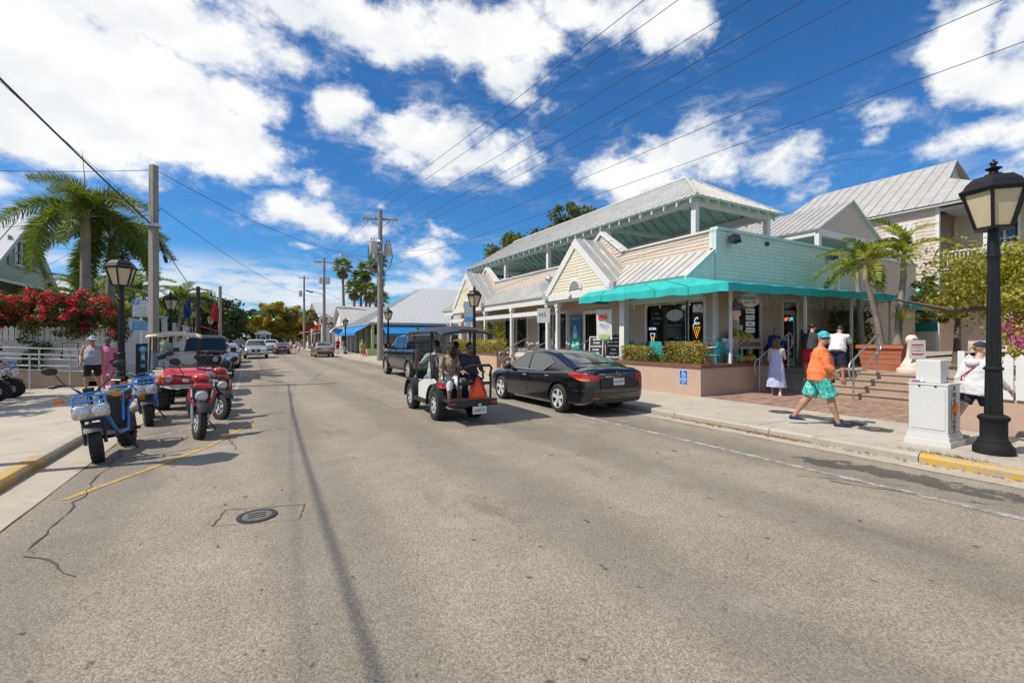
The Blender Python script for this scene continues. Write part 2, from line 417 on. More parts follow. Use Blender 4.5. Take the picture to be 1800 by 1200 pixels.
# ================================================================ setting
def road_mat():
    m=bpy.data.materials.new('asphalt'); m.use_nodes=True; t=NT(m.node_tree); t.n.clear()
    co=t.new('ShaderNodeTexCoord').outputs['Object']
    big=t.noise(co,.22,4,.6); mid=t.noise(co,1.6,5,.65)
    fine=t.noise(co,55,3,.7)
    stone=t.new('ShaderNodeTexVoronoi',{'Vector':co,'Scale':95.}); st=t.new('ShaderNodeSeparateColor',{0:stone.outputs['Color']}).outputs[0]
    v=t.math('ADD',t.math('MULTIPLY',big,.30),t.math('MULTIPLY',mid,.25))
    v=t.math('ADD',v,t.math('MULTIPLY',fine,.35)); v=t.math('ADD',v,t.math('MULTIPLY',st,.30))
    c=t.ramp(t.mapr(v,.36,.86),(0,(.14,.117,.09)),(.5,(.272,.232,.18)),(1,(.435,.38,.305)))
    # worn wheel tracks run down the street
    xyz=t.new('ShaderNodeSeparateXYZ',{0:co})
    warp=t.math('ADD',xyz.outputs[0],t.math('MULTIPLY',t.noise(co,.35,3),.9))
    tr=t.math('ABSOLUTE',t.math('SINE',t.math('MULTIPLY',warp,1.55)))
    c=t.mix(t.math('MULTIPLY',t.mapr(tr,.55,1.,0,1,True),.34),c,(.12,.11,.098))
    # dark drips of tar and oil, stretched along the traffic
    sp=t.noise(t.vec('MULTIPLY',co,(9,5.5,1)),1.,3,.45)
    c=t.mix(t.mapr(sp,.68,.74,0,.7,True),c,(.035,.032,.03))
    sp2=t.noise(t.vec('MULTIPLY',co,(1.1,.35,1)),1.,5,.6)
    c=t.mix(t.mapr(sp2,.56,.72,0,.42,True),c,(.075,.068,.06))
    sp3=t.noise(t.vec('MULTIPLY',co,(.8,.8,1)),1.,5,.6)
    c=t.mix(t.mapr(sp3,.60,.75,0,.4,True),c,(.36,.33,.29))
    # damp stains in the parking lane by the right kerb
    wd=None
    for x,y,rx,ry in ((7.05,2.55,.28,.75),(6.85,3.35,.2,.45),(7.15,1.15,.22,.75),(6.9,1.9,.12,.35)):
        q=t.vec('MULTIPLY',t.vec('SUBTRACT',co,(x,y,0)),(1/rx,1/ry,0))
        l=t.vec('LENGTH',q); wd=l if wd is None else t.math('MINIMUM',wd,l)
    wd=t.math('ADD',wd,t.math('MULTIPLY',t.math('SUBTRACT',t.noise(co,3.5,5,.6),.5),2.6))
    c=t.mix(t.mapr(wd,1.0,.75,0,.72,True),c,(.04,.037,.034))
    h=t.math('ADD',t.math('MULTIPLY',stone.outputs['Distance'],-1.),t.math('MULTIPLY',fine,.8))
    bp=t.new('ShaderNodeBump',{'Height':h,'Strength':.55,'Distance':.006})
    p=t.new('ShaderNodeBsdfPrincipled',{'Base Color':c,'Roughness':.85,'Normal':bp.outputs[0],'Specular IOR Level':.3})
    t.new('ShaderNodeOutputMaterial',{0:p.outputs[0]}); return m
def concrete(name,col,stain=.35,sc_=1.):
    m=bpy.data.materials.new(name); m.use_nodes=True; t=NT(m.node_tree); t.n.clear()
    geo=t.new('ShaderNodeNewGeometry').outputs['Position']
    n=t.noise(geo,1.3*sc_,6,.65); f=t.noise(geo,40,4,.7); s=t.noise(geo,4.5*sc_,5,.6)
    v=t.math('ADD',t.math('MULTIPLY',n,.6),t.math('MULTIPLY',f,.4))
    c=t.mix(t.mapr(v,.3,.7),tuple(x*.78 for x in col),tuple(x*1.14 for x in col))
    c=t.mix(t.mapr(s,.55,.75,0,stain,True),c,tuple(x*.45 for x in col))
    d=t.noise(geo,14*sc_,3,.5); c=t.mix(t.mapr(d,.68,.74,0,.7,True),c,tuple(x*.3 for x in col))
    p=t.new('ShaderNodeBsdfPrincipled',{'Base Color':c,'Roughness':.85,'Specular IOR Level':.3,'Normal':t.new('ShaderNodeBump',{'Height':f,'Strength':.3,'Distance':.006}).outputs[0]})
    t.new('ShaderNodeOutputMaterial',{0:p.outputs[0]}); MATS[name]=m; return m
def worn(name,col,under,amt=.5,scale=9.):
    """paint rubbed through to what is under it"""
    m=bpy.data.materials.new(name); m.use_nodes=True; t=NT(m.node_tree); t.n.clear()
    geo=t.new('ShaderNodeNewGeometry').outputs['Position']
    n=t.math('ADD',t.math('MULTIPLY',t.noise(geo,scale,6,.7),.6),t.math('MULTIPLY',t.noise(geo,scale*7,3,.7),.4))
    k=t.mapr(n,.5-.06+.12*(.5-amt),.5+.06+.12*(.5-amt),0,1)
    c=t.mix(k,col,under); g=t.noise(geo,50,3,.7); c=t.mix(1.,c,t.mapr(g,.3,.7,.8,1.15),'MULTIPLY')
    p=t.new('ShaderNodeBsdfPrincipled',{'Base Color':c,'Roughness':.8,'Specular IOR Level':.3,'Normal':t.new('ShaderNodeBump',{'Height':g,'Strength':.25,'Distance':.006}).outputs[0]})
    t.new('ShaderNodeOutputMaterial',{0:p.outputs[0]}); MATS[name]=m; return m
M_road=road_mat(); M_conc=concrete('pavement_concrete',(.44,.39,.32),.55); M_gut=concrete('gutter_concrete',(.42,.37,.30),.6); M_kerb=concrete('kerb_concrete',(.40,.36,.30),.6)
M_yel=worn('yellow_kerb_paint',(.56,.33,.06),(.36,.30,.22),.48,6.); M_line=worn('white_road_paint',(.44,.41,.36),(.20,.18,.155),.5,7.); M_yline=worn('yellow_road_paint',(.55,.33,.05),(.24,.21,.17),.40,7.)
M_tan=pm('tan_stucco',(.47,.33,.245),.85,var=.10,scale=2.2,bump=.4,bscale=45); M_cap=pm('brown_paint',(.16,.075,.055),.6,var=.25,scale=4,bump=.15)
M_step=concrete('step_concrete',(.40,.30,.225),.45,1.4); M_terr=concrete('terrace_concrete',(.42,.35,.28),.4); M_brick=pm('paver_clay',(.30,.19,.14),.85,var=.25,scale=1.5,bump=.3,island=.22)
M_crack=pm('crack_dark',(.075,.066,.056),.9,var=.3,scale=20); M_iron=pm('cast_iron',(.055,.055,.06),.5,.6,var=.3,scale=20,bump=.3)
M_white=pm('white_paint',(.66,.65,.62),.55,var=.07,scale=3,bump=.08,bscale=30); M_galv=pm('galvanised_steel',(.52,.53,.54),.35,.85,var=.12,scale=12,rvar=.12)
M_black=pm('black_paint',(.009,.009,.009),.42,.0,var=.35,scale=14,spec=.35,rvar=.1); M_wood_dirt=pm('leaf_litter',(.26,.14,.05),.9,var=.4,scale=30,island=.5)
def struct(name,m,mat,**k): return setp(m.build(name,mat,None,**k),kind='structure')
m=MB(); m.quad((-900,-900,-.012),(900,-900,-.012),(900,1500,-.012),(-900,1500,-.012)); struct('ground',m,concrete('dusty_ground',(.30,.27,.21)))
m=MB(); m.bx(-2.45,8.0,-40,900,-.2,0.); struct('road',m,M_road)
m=MB(); m.bx(4.6,8.0,106,400,-.1,.1); struct('verge',m,M_gut)
m=MB(); m.bx(-40,-2.45,-40,5.9,-.2,-.002); struct('driveway',m,M_gut)
m=MB(); m.bx(-2.45,-1.95,-40,240,-.004,.005); m.bx(7.62,8.0,-40,240,-.004,.005); struct('gutter',m,M_gut)
# kerbs: single stones laid end to end
def kerb(name,x0,x1,y0,y1,L,cells):
    root=setp(thing(name,None,None,(0,0,0)),kind='structure'); y=y0; b=.025
    while y<y1-.05:
        e=min(y+L,y1); mt=M_kerb
        for a,c in cells:
            if a<=(y+e)/2<=c: mt=M_yel
        m=MB(); s=1 if x1>x0 else -1; face,back=x0,x1
        prof=[(face,-.05),(face,.085),(face+s*.03,.118),(face+s*.05,.124),(back,.124),(back,-.05)]
        m.prism(prof,y+.006,e-.006,'Y'); m.build('kerb_stone',mt,root); y=e
        if y>60: L=6.
kerb('kerb',8.0,8.16,-12,240,2.1,[(-12,3.45),(28.4,33.5),(40,44)])
kerb('kerb',-2.45,-2.62,6.6,240,1.9,[(6,8.6)])
m=MB()                                                                  # rounded yellow kerb end
arc=[(-2.95+.5*math.cos(R(a)),6.6+.5*math.sin(R(a))) for a in range(0,-91,-15)]; arc_in=[(-2.95+.33*math.cos(R(a)),6.6+.33*math.sin(R(a))) for a in range(-90,1,15)]
m.prism(arc+[(-7,6.1),(-7,6.27)]+arc_in,-.05,.122,'Z'); struct('kerb_end',m,M_yel)
def pavement(name,x0,x1,y0,y1,nx,ly,mat,near):
    root=setp(thing(name,None,None,(0,0,0)),kind='structure')
    b=MB(); b.bx(x0,x1,y0,y1,-.1,.106); b.build('bed',M_crack,root)
    y=y0; w=(x1-x0)/nx
    while y<near:
        for i in range(nx):
            m=MB(); dz=rnd.uniform(-.003,.003); m.bx(x0+i*w+.006,x0+(i+1)*w-.006,y+.006,y+ly-.006,.10,.12+dz); m.build('paving_slab',mat,root)
        y+=ly
    m=MB(); m.bx(x0+.004,x1-.004,y+.005,y1,.10,.12); m.build('far_paving',mat,root)
pavement('sidewalk',8.16,10.8,-12,240,1,1.9,M_conc,46)
pavement('sidewalk',-4.94,-2.62,6.62,240,1,2.3,M_conc,40)
pavement('sidewalk',-30,-4.94,6.3,24.5,5,2.6,M_conc,24.4)
# road paint
def strip(name,pts,w,mat,z=.0045,jag=0):
    m=MB(); L=[];Rr=[]
    pts=[Vector((*p,0)) for p in pts]
    for i,p in enumerate(pts):
        t=(pts[min(i+1,len(pts)-1)]-pts[max(0,i-1)]).normalized(); n=Vector((-t.y,t.x,0)); k=w*(1+rnd.uniform(-jag,jag))/2
        L.append(p+n*k+Vector((0,0,z))); Rr.append(p-n*k+Vector((0,0,z)))
    m.grid([L,Rr]); return struct(name,m,mat)
strip('parking_line',[(6.33,-6),(6.35,4),(6.38,14.5)],.11,M_line); strip('parking_line',[(6.38,30),(6.4,48)],.11,M_line)
strip('parking_line',[(-.5,11.2),(-.55,34)],.11,M_line); strip('parking_line',[(-.7,44),(-.8,90)],.11,M_line)
strip('parking_line',[(-2.0,9.55),(-.5,11.2)],.08,M_line,.0049)
strip('no_parking_line',[(-1.75,6.55),(-1.1,7.75),(-.62,8.7),(-.2,10.1),(.05,11.0)][:5],.085,M_yline,.0055)
def crack(a,b,n,amp,w):
    pts=[]
    for i in range(n+1):
        t=i/n; pts.append((a[0]+(b[0]-a[0])*t+rnd.uniform(-amp,amp),a[1]+(b[1]-a[1])*t+rnd.uniform(-amp,amp)*.6))
    strip('crack',pts,w,M_crack,.0064,.7)
crack((-1.55,5.0),(-1.72,9.0),26,.045,.013); crack((-1.1,4.4),(-1.55,5.0),6,.03,.012); crack((-2.02,7.9),(-1.2,8.75),9,.03,.010); crack((-.48,10.1),(-.25,8.2),11,.04,.012)
crack((6.0,2.9),(6.6,1.6),9,.05,.012); crack((5.9,3.2),(6.6,2.3),9,.05,.013); crack((.1,2.0),(.14,2.4),4,.012,.012)
for s in (-1.945,7.60): crack((s,-6),(s,30),60,.006,.012)
# the square cut in the asphalt round the manhole
for a,b in (((-.33,4.95),(.37,4.73)),((.37,4.73),(.46,5.14)),((.46,5.14),(-.24,5.36)),((-.24,5.36),(-.33,4.95))): crack(a,b,7,.008,.008)
t_=thing('manhole_cover','round cast iron manhole cover in a square asphalt patch','manhole cover',(.03,5.03,0))
m=MB(); m.lathe([(.0,.002),(.175,.002),(.175,.012),(.14,.012),(.138,.008),(0,.008)],28); m.build('ring',M_iron,t_)
m=MB(); m.lathe([(0,.003),(.132,.003),(.132,.0105),(0,.0105)],24); m.build('lid',pm('worn_iron',(.16,.14,.12),.6,.3,var=.3,scale=40,bump=.5,bscale=90),t_)
for i in range(3): m=MB(); m.box((0,(i-1)*.055,.0125),(.15,.014,.004)); m.build('raised_bar',M_iron,t_)
# utility covers let into the right pavement
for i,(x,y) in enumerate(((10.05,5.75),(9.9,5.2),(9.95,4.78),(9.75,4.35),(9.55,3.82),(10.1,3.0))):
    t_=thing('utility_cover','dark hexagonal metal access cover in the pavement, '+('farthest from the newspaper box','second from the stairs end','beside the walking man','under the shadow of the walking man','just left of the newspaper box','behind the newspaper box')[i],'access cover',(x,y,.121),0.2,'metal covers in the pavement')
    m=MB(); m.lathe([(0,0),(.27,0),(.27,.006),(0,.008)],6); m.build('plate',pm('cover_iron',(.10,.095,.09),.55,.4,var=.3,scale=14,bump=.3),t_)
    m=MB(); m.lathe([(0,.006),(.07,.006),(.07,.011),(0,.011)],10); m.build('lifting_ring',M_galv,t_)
# leaf litter in the right gutter
m=MB()
for i in range(700):
    y=rnd.choice([rnd.gauss(5.0,.5),rnd.gauss(6.3,.6),rnd.uniform(1,9.5),rnd.gauss(4.6,.25)]); x=8.0-abs(rnd.gauss(0,.07))-.01; s=rnd.uniform(.008,.022); a=rnd.uniform(0,6.3)
    q=[(x+s*math.cos(a+k*PI/2)*(1 if k%2 else .5),y+s*1.6*math.sin(a+k*PI/2),.008+rnd.uniform(0,.02)) for k in range(4)]; m.quad(*q)
for i in range(260):
    x=rnd.uniform(-2,8);y=rnd.uniform(1.5,16); s=rnd.uniform(.004,.012); a=rnd.uniform(0,6.3); m.quad(*[(x+s*math.cos(a+k*PI/2),y+s*math.sin(a+k*PI/2),.006+rnd.uniform(0,.006)) for k in range(4)])
for i in range(160):
    x=rnd.uniform(8.3,13.8);y=rnd.uniform(1.5,8.3); s=rnd.uniform(.005,.014); a=rnd.uniform(0,6.3); m.quad(*[(x+s*math.cos(a+k*PI/2),y+s*math.sin(a+k*PI/2),.135+rnd.uniform(0,.006)) for k in range(4)])
setp(m.build('leaf_litter',M_wood_dirt),'dry brown leaf litter lying along the right gutter and road','litter',None,'stuff')
m=MB()
for i in range(220):
    y=rnd.gauss(2.45,.28); x=8.2+rnd.uniform(-.05,.05); a=rnd.uniform(0,6.3); h=rnd.uniform(.02,.07); s=.006
    m.quad((x-s,y,.122),(x+s,y,.122),(x+math.cos(a)*.05,y+math.sin(a)*.05,.122+h))
setp(m.build('grass_tuft',pm('weed',(.10,.13,.03),.7,var=.3)),'low green weeds growing out of the kerb joint','weeds',None,'stuff')
# plaza with clay pavers, steps and terrace
pl=setp(thing('plaza',None,None),kind='structure')
m=MB(); m.bx(10.8,14.0,3.1,8.4,-.1,.112); m.bx(12.6,14.0,8.4,9.0,-.1,.112); m.build('bed',M_crack,pl)
m=MB(); y=3.1; r_=0
while y<8.38:
    x=10.81-(.1 if r_%2 else 0)
    while x<13.99:
        a=max(x,10.81); b=min(x+.194,13.99)
        if b-a>.03: m.bx(a,b,y+.003,min(y+.097,8.39),.1,.122+rnd.uniform(-.003,.003))
        x+=.2
    y+=.1; r_+=1
setp(m.build('paver',M_brick,pl),kind='stuff')
st=setp(thing('front_steps',None,None),kind='structure')
for i in range(4):
    m=MB(); m.bx(13.9+i*.33,15.25,3.1,8.85,.12+i*.17 if i else .0,.12+(i+1)*.17-.004); 
    m.build('step',M_step,st)
    m=MB(); m.bx(13.87+i*.33,13.9+i*.33+.30,3.1,8.85,.12+(i+1)*.17-.045,.12+(i+1)*.17); m.build('tread',M_step,st)
te=setp(thing('terrace',None,None),kind='structure')
for n,(a,b,c,d) in enumerate(((15.2,60,-14,9.3),(11.1,15.2,-14,3.1),(12.0,15.2,8.85,9.3),(11.05,12.67,8.65,12.4),(11.9,12.67,12.4,52))):
    m=MB(); m.bx(a,b,c,d,-.05,.8-.001*n); m.build('terrace_slab',M_terr,te)
m=MB(); m.prism([(22,.8),(60,1.35),(60,.7),(22,.7)],-14,9.3,'Y'); m.build('ramp',M_terr,te)
for k in range(9):
    m=MB(); m.bx(15.3+k*1.4,15.312+k*1.4,3.1,9.2,.8,.8035); m.build('joint',M_crack,te)
# raised planters along the pavement
def planter(label,x0,x1,y0,y1,h=1.0,th=.16):
    t=thing('raised_planter',label,'planter',(x0,y0,.12)); 
    m=MB(); m.bx(x0,x0+th,y0,y1,.0,h-.1); m.bx(x0+th,x1,y0,y0+th,.0,h-.1); m.bx(x0+th,x1,y1-th,y1,.0,h-.1); m.bx(x1-th,x1,y0+th,y1-th,.0,h-.1); m.build('planter_wall',M_tan,t,world=True)
    for a,b,c,d in ((x0-.03,x0+th+.04,y0-.03,y1),(x0+th+.042,x1,y0-.03,y0+th+.04)):
        m=MB(); m.bx(a,b,c,d,h-.098,h); m.build('coping',M_cap,t,world=True)
    m=MB(); m.bx(x0+th,x1-th,y0+th,y1-th,.0,h-.16); m.build('soil',pm('soil',(.10,.07,.045),.95,var=.3,bump=.6),t,world=True); return t
planter('tan stucco planter wall with brown coping and blue access sign',10.8,11.45,8.4,12.4)
m=MB(); m.bx(11.45,14.0,8.4,8.6,0,.9); o=m.build('planter_wall',M_tan); setp(o,'tan stucco cheek wall beside the left end of the steps','wall'); m=MB(); m.bx(11.49,13.6,8.37,8.64,.902,1.0); m.build('coping',M_cap,o)
planter('tan stucco planter with clipped hedge beside the far shop stairs',10.8,11.7,20.6,27.6)
# second flight of steps up to the porch
s2=setp(thing('porch_steps',None,None),kind='structure')
for i in range(4): m=MB(); m.bx(10.7+i*.3,12.0,12.45,20.55,.1 if i else 0,.12+(i+1)*.17-.002*i); m.build('step',M_step,s2)
# ================================================================ the shop building on the right
M_beige=pm('beige_siding',(.60,.505,.42),.75,var=.08,scale=1.5,bump=.1,bscale=40,island=.05); M_cream=pm('cream_siding',(.66,.60,.46),.75,var=.07,scale=1.5,island=.05)
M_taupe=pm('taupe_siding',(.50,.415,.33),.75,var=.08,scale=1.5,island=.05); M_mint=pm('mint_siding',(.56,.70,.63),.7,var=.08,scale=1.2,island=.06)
def streaked(name,col,dirt):
    m=bpy.data.materials.new(name); m.use_nodes=True; t=NT(m.node_tree); t.n.clear(); g=t.new('ShaderNodeNewGeometry'); pos=g.outputs['Position']
    n=t.noise(t.vec('MULTIPLY',pos,(2.2,2.2,.25)),2.,6,.65); f=t.noise(pos,6,4,.6)
    c=t.mix(t.mapr(f,.3,.7),tuple(x*.92 for x in col),tuple(min(1,x*1.07) for x in col)); c=t.mix(1.,c,t.mapr(g.outputs['Random Per Island'],0,1,.95,1.05),'MULTIPLY'); c=t.mix(t.mapr(n,.55,.75,0,.45,True),c,dirt)
    t.new('ShaderNodeOutputMaterial',{0:t.new('ShaderNodeBsdfPrincipled',{'Base Color':c,'Roughness':.75,'Specular IOR Level':.3}).outputs[0]}); MATS[name]=m; return m
M_mint=streaked('mint_weathered',(.62,.70,.61),(.42,.40,.33)); M_beige=streaked('beige_weathered',(.60,.505,.42),(.40,.35,.29)); M_cream=streaked('cream_weathered',(.66,.60,.46),(.46,.42,.32))
M_mintw=pm('mint_ceiling',(.46,.66,.58),.7,var=.1,scale=2); M_minttrim=pm('pale_mint_trim',(.52,.66,.63),.6,var=.08)
M_metal=pm('roof_metal',(.60,.585,.55),.42,.35,var=.12,scale=1.2,rvar=.1,island=.05); M_metalg=pm('aged_roof_metal',(.50,.475,.44),.45,.35,var=.14,scale=1.5,rvar=.1,island=.05)
M_teal=pm('teal_canvas',(.015,.38,.355),.8,var=.24,scale=2.5,bump=.15,bscale=25); M_dark=pm('dark_interior',(.025,.022,.02),.8,var=.3,scale=2)
M_glass=glassmat('shop_glass',(.012,.016,.014),.45); M_greyt=pm('grey_trim',(.34,.36,.37),.6)
def textw(parent,s,size,mat,o,u,v,**k): return text(s,size,mat,parent,frame(o,u,v),world=True,**k)
UX=(1,0,0); UY=(0,1,0); UZ=(0,0,1)
shop=thing('shop_building','long beige clapboard shop building with gabled porch, open rooftop pavilion and mint side wall','building',(12.67,9.3,.12))
FX=12.67; SYW=9.3; YE=30.0
# --- street wall behind the porch
win=[(10.42,12.16,.95,2.98),(9.72,10.30,.95,2.98),(17.15,19.45,1.25,2.95),(20.65,23.05,1.25,2.95)]
doors=[(14.85,15.75,.8,2.85),(24.6,25.6,.8,2.75)]
ops=[(a-SYW,b-SYW,c-.8,d-.8) for a,b,c,d in win+doors]
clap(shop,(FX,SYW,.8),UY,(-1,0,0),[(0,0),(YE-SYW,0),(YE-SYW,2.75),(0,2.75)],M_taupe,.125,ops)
for k,(a,b,c,d) in enumerate(win): wframe(shop,(FX,0,0),UY,(-1,0,0),(a,b,c,d),M_white,M_glass,mull=0 if k<2 else 1,fw=.1,name='shop_window')
# side wall along the terrace
sops=[(1.1,2.25,.1,2.1),(3.65,4.5,0,2.25)]
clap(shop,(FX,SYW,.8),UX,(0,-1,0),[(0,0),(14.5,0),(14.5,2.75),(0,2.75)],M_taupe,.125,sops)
wframe(shop,(FX,SYW,.8),UX,(0,-1,0),(1.1,2.25,.1,2.1),M_white,M_glass,fw=.1,name='shop_window')
def door(parent,O,U,N,w,h,mat,glass=True,name='door',openin=False,tr=False):
    O=Vector(O);U=Vector(U);N=Vector(N); M=Matrix(((U.x,0,N.x,O.x),(U.y,0,N.y,O.y),(0,1,0,O.z),(0,0,0,1))); I=WM[parent.name].inverted()
    m=MB(I@M); m.bx(-.11,0,0,h+.11,-.1,.045); m.bx(w,w+.11,0,h+.11,-.1,.045); m.bx(0,w,h,h+.11,-.1,.043); fr=m.build(name,M_white,parent)
    if openin:
        m=MB(I@M); m.bx(0,w,0,h,-.9,-.8); m.build('doorway',M_dark,fr); m=MB(I@M); m.bx(.0,.045,0,h,-.85,-.06); m.build('door_leaf',mat,fr); return fr
    m=MB(I@M); s=.1
    top=h-.35 if tr else h
    m.bx(0,s,0,top,-.07,-.03); m.bx(w-s,w,0,top,-.07,-.03); m.bx(s,w-s,0,.22,-.07,-.03); m.bx(s,w-s,top-s,top,-.07,-.03)
    if tr: m.bx(0,w,top,top+.05,-.07,-.02)
    m.build('door_leaf',mat,fr)
    m=MB(I@M); m.bx(s,w-s,.22,top-s,-.055,-.048); m.build('pane',M_glass,fr)
    if tr: m=MB(I@M); m.bx(0,w,top+.05,h,-.055,-.048); m.build('pane',M_glass,fr)
    m=MB(I@M); m.tube([(w-.15,.95,-.028),(w-.15,.95,.02),(w-.15,1.2,.02),(w-.15,1.2,-.028)],.012,6); m.build('handle',M_galv,fr); return fr
door(shop,(FX,14.85,.8),UY,(-1,0,0),.9,2.05,M_white,openin=True); door(shop,(FX,24.6,.8),UY,(-1,0,0),1.,1.95,M_white)
door(shop,(FX+3.65,SYW,.8),UX,(0,-1,0),.85,2.25,M_greyt,tr=True)
# interiors seen dimly through the glass
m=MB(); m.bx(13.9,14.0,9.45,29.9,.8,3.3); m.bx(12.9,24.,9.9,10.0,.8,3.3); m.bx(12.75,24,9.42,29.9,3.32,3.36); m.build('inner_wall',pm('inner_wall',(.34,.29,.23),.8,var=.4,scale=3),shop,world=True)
for k in range(12): # goods and furniture behind the windows
    y=10.5+.14*k if k<7 else (17.4+(k-7)*.5)
    m=MB(); h=rnd.uniform(.15,.35); m.bx(13.35,13.35+.25,y,y+.1,.9+rnd.uniform(.2,.9),1.3+rnd.uniform(.4,1.0)); m.build('goods',pm('goods%d'%(k%5),[(.5,.5,.42),(.35,.12,.08),(.1,.3,.28),(.5,.42,.15),(.45,.45,.5)][k%5],.6),shop,world=True)
# corner boards, floor line, header beam under the awning
for x0,x1,y0,y1,z0,z1 in ((FX-.035,FX+.1,SYW-.035,SYW+.09,.8,3.55),):
    m=MB(); m.bx(x0,x1,y0,y1,z0,z1); m.build('corner_board',M_white,shop,world=True)
m=MB(); m.bx(FX-.03,FX-.002,SYW+.1,YE,.8,.98); m.build('skirting',M_white,shop,world=True)
# porch: fascia beam, posts, tie beams
PX=11.45
def pbox(name,mat,*a): m=MB(); m.bx(*a); return m.build(name,mat,shop,world=True)
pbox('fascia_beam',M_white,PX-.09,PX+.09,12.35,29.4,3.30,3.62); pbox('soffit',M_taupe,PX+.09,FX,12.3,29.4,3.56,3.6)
for y in (16.15,16.9,20.15,23.2,25.4,28.3): 
    m=MB(); m.bx(PX-.08,PX+.08,y-.08,y+.08,.8,3.3); m.bx(PX-.11,PX+.11,y-.11,y+.11,3.12,3.298); m.bx(PX-.1,PX+.1,y-.1,y+.1,.8,.95); m.build('post',M_white,shop,world=True)
for a,b in ((16.98,20.07),(20.23,23.12),(23.28,25.32),(25.48,28.22)): pbox('tie_beam',M_white,PX-.05,PX+.05,a,b,2.82,3.02)
m=MB(); m.bx(11.62,11.86,12.28,12.52,.8,3.3); m.build('post',M_white,shop,world=True)
# small fairy lights along the tie beams
for y0,y1 in ((17.,20),(20.3,23.1)):
    m=MB(); k=y0
    while k<y1: m.tube([(PX-.05,k,2.82),(PX-.05,k,2.72+rnd.uniform(-.04,.04))],.004,4); m.ell((PX-.05,k,2.71),(.014,.014,.02),6,4); k+=.16
    m.build('string_lights',M_white,shop,world=True)
# --- porch roof: sloping strip from parapet foot to fascia
def strip_roof(a,b,ov=.18): metal_roof(shop,[(PX-ov,a,3.63-.88*ov*.0),(PX-ov,b,3.63),(FX,b,4.57),(FX,a,4.57)],UY,.36,M_metal,deck=M_white)
strip_roof(9.3,29.6)
pbox('eave_board',M_white,PX-.19,PX-.16,12.36,12.6,3.5,3.6)
# --- parapet
clap(shop,(FX,SYW+.06,4.55),UY,(-1,0,0),[(0,0),(YE-SYW,0),(YE-SYW,.59),(0,.59)],M_beige,.118,back=True,thick=.14)
def coping(a,b,z): pbox('coping',M_white,FX-.07,FX+.2,a,b,z,z+.06)
for a,b in ((9.36,13.55),(15.85,24.35),(26.65,30.0)): coping(a,b,5.141)
for cy in (14.7,25.5):
    hw,ap=1.12,.86
    clap(shop,(FX-.002,cy,5.141),UY,(-1,0,0),[(-hw,0),(hw,0),(0,ap)],M_beige,.118,thick=.14)
    for s in (-1,1):
        m=MB(); m.slab([(FX-.09,cy+s*(hw+.12),5.141),(FX-.09,cy,5.141+ap+.07),(FX-.09,cy,5.141+ap+.22),(FX-.09,cy+s*(hw+.34),5.141+.04)],(.3,0,0)); m.build('rake_board',M_white,shop,world=True)
# --- gables over the porch
for cy in (14.68,25.5):
    hw=2.18; z0=3.62; za=5.66; gx=PX-.16
    clap(shop,(gx,cy,z0+.02),UY,(-1,0,0),[(-hw+.1,0),(hw-.1,0),(0,za-z0-.05)],M_cream,.128,thick=.1)
    for s in (-1,1):
        m=MB(); m.slab([(gx-.07,cy+s*(hw+.10),z0-.02),(gx-.07,cy,za+.10),(gx-.07,cy,za-.27),(gx-.07,cy+s*(hw-.28),z0-.02)],(.1,0,0)); m.build('rake_board',M_white,shop,world=True)
        m=MB(); m.bx(gx-.075,gx+.06,cy+s*(hw+.02)-.1,cy+s*(hw+.02)+.14*1,z0-.12,z0+.16); m.build('rake_end',M_greyt,shop,world=True)
        C=[(gx-.05,cy+s*(hw+.16),z0),(gx-.05,cy,za+.12),(FX,cy,za+.12),(FX,cy+s*.95,4.60+.28),(FX-1.1,cy+s*(hw+.16),z0)]
        metal_roof(shop,[(gx-.05,cy+s*(hw+.14),z0+.02),(FX-.02,cy+s*(hw+.14),z0+.02),(FX-.02,cy,za+.13),(gx-.05,cy,za+.13)],UX,.42,M_metalg,deck=M_white)
    pbox('gable_sill',M_white,gx-.05,gx+.04,cy-hw,cy+hw,z0-.24,z0+.02)
    # half-round louvred vent
    a=[R(x) for x in range(0,181,15)]; I=WM[shop.name].inverted()
    m=MB(); r0,r1=.33,.43; zc=z0+.1
    for q,w in zip(a,a[1:]): m.slab([(gx-.03,cy+r0*math.cos(q),zc+r0*math.sin(q)),(gx-.03,cy+r1*math.cos(q),zc+r1*math.sin(q)),(gx-.03,cy+r1*math.cos(w),zc+r1*math.sin(w)),(gx-.03,cy+r0*math.cos(w),zc+r0*math.sin(w))],(-.045,0,0))
    v=m.build('gable_vent',M_white,shop,world=True)
    m=MB(); m.slab([(gx-.026,cy+r0*math.cos(q),zc+r0*math.sin(q)) for q in a],(-.012,0,0)); m.build('vent_screen',M_greyt,v,world=True)
    for k in range(7):
        z=zc+.02+k*.043; h=math.sqrt(max(.001,r0*r0-(z+.02-zc)**2)); m=MB(); m.slab([(gx-.04,cy-h,z),(gx-.04,cy+h,z),(gx-.062,cy+h,z+.012),(gx-.062,cy-h,z+.012)],(0,0,.007)); m.build('slat',M_white,v,world=True)
# flood lights on the gable sill
for y in (16.6,14.9): 
    m=MB(); m.box((PX-.30,y,3.42),(.1,.08,.09),(0,.4,0)); m.box((PX-.24,y,3.5),(.06,.03,.1)); m.build('flood_lamp',M_greyt,shop,world=True)
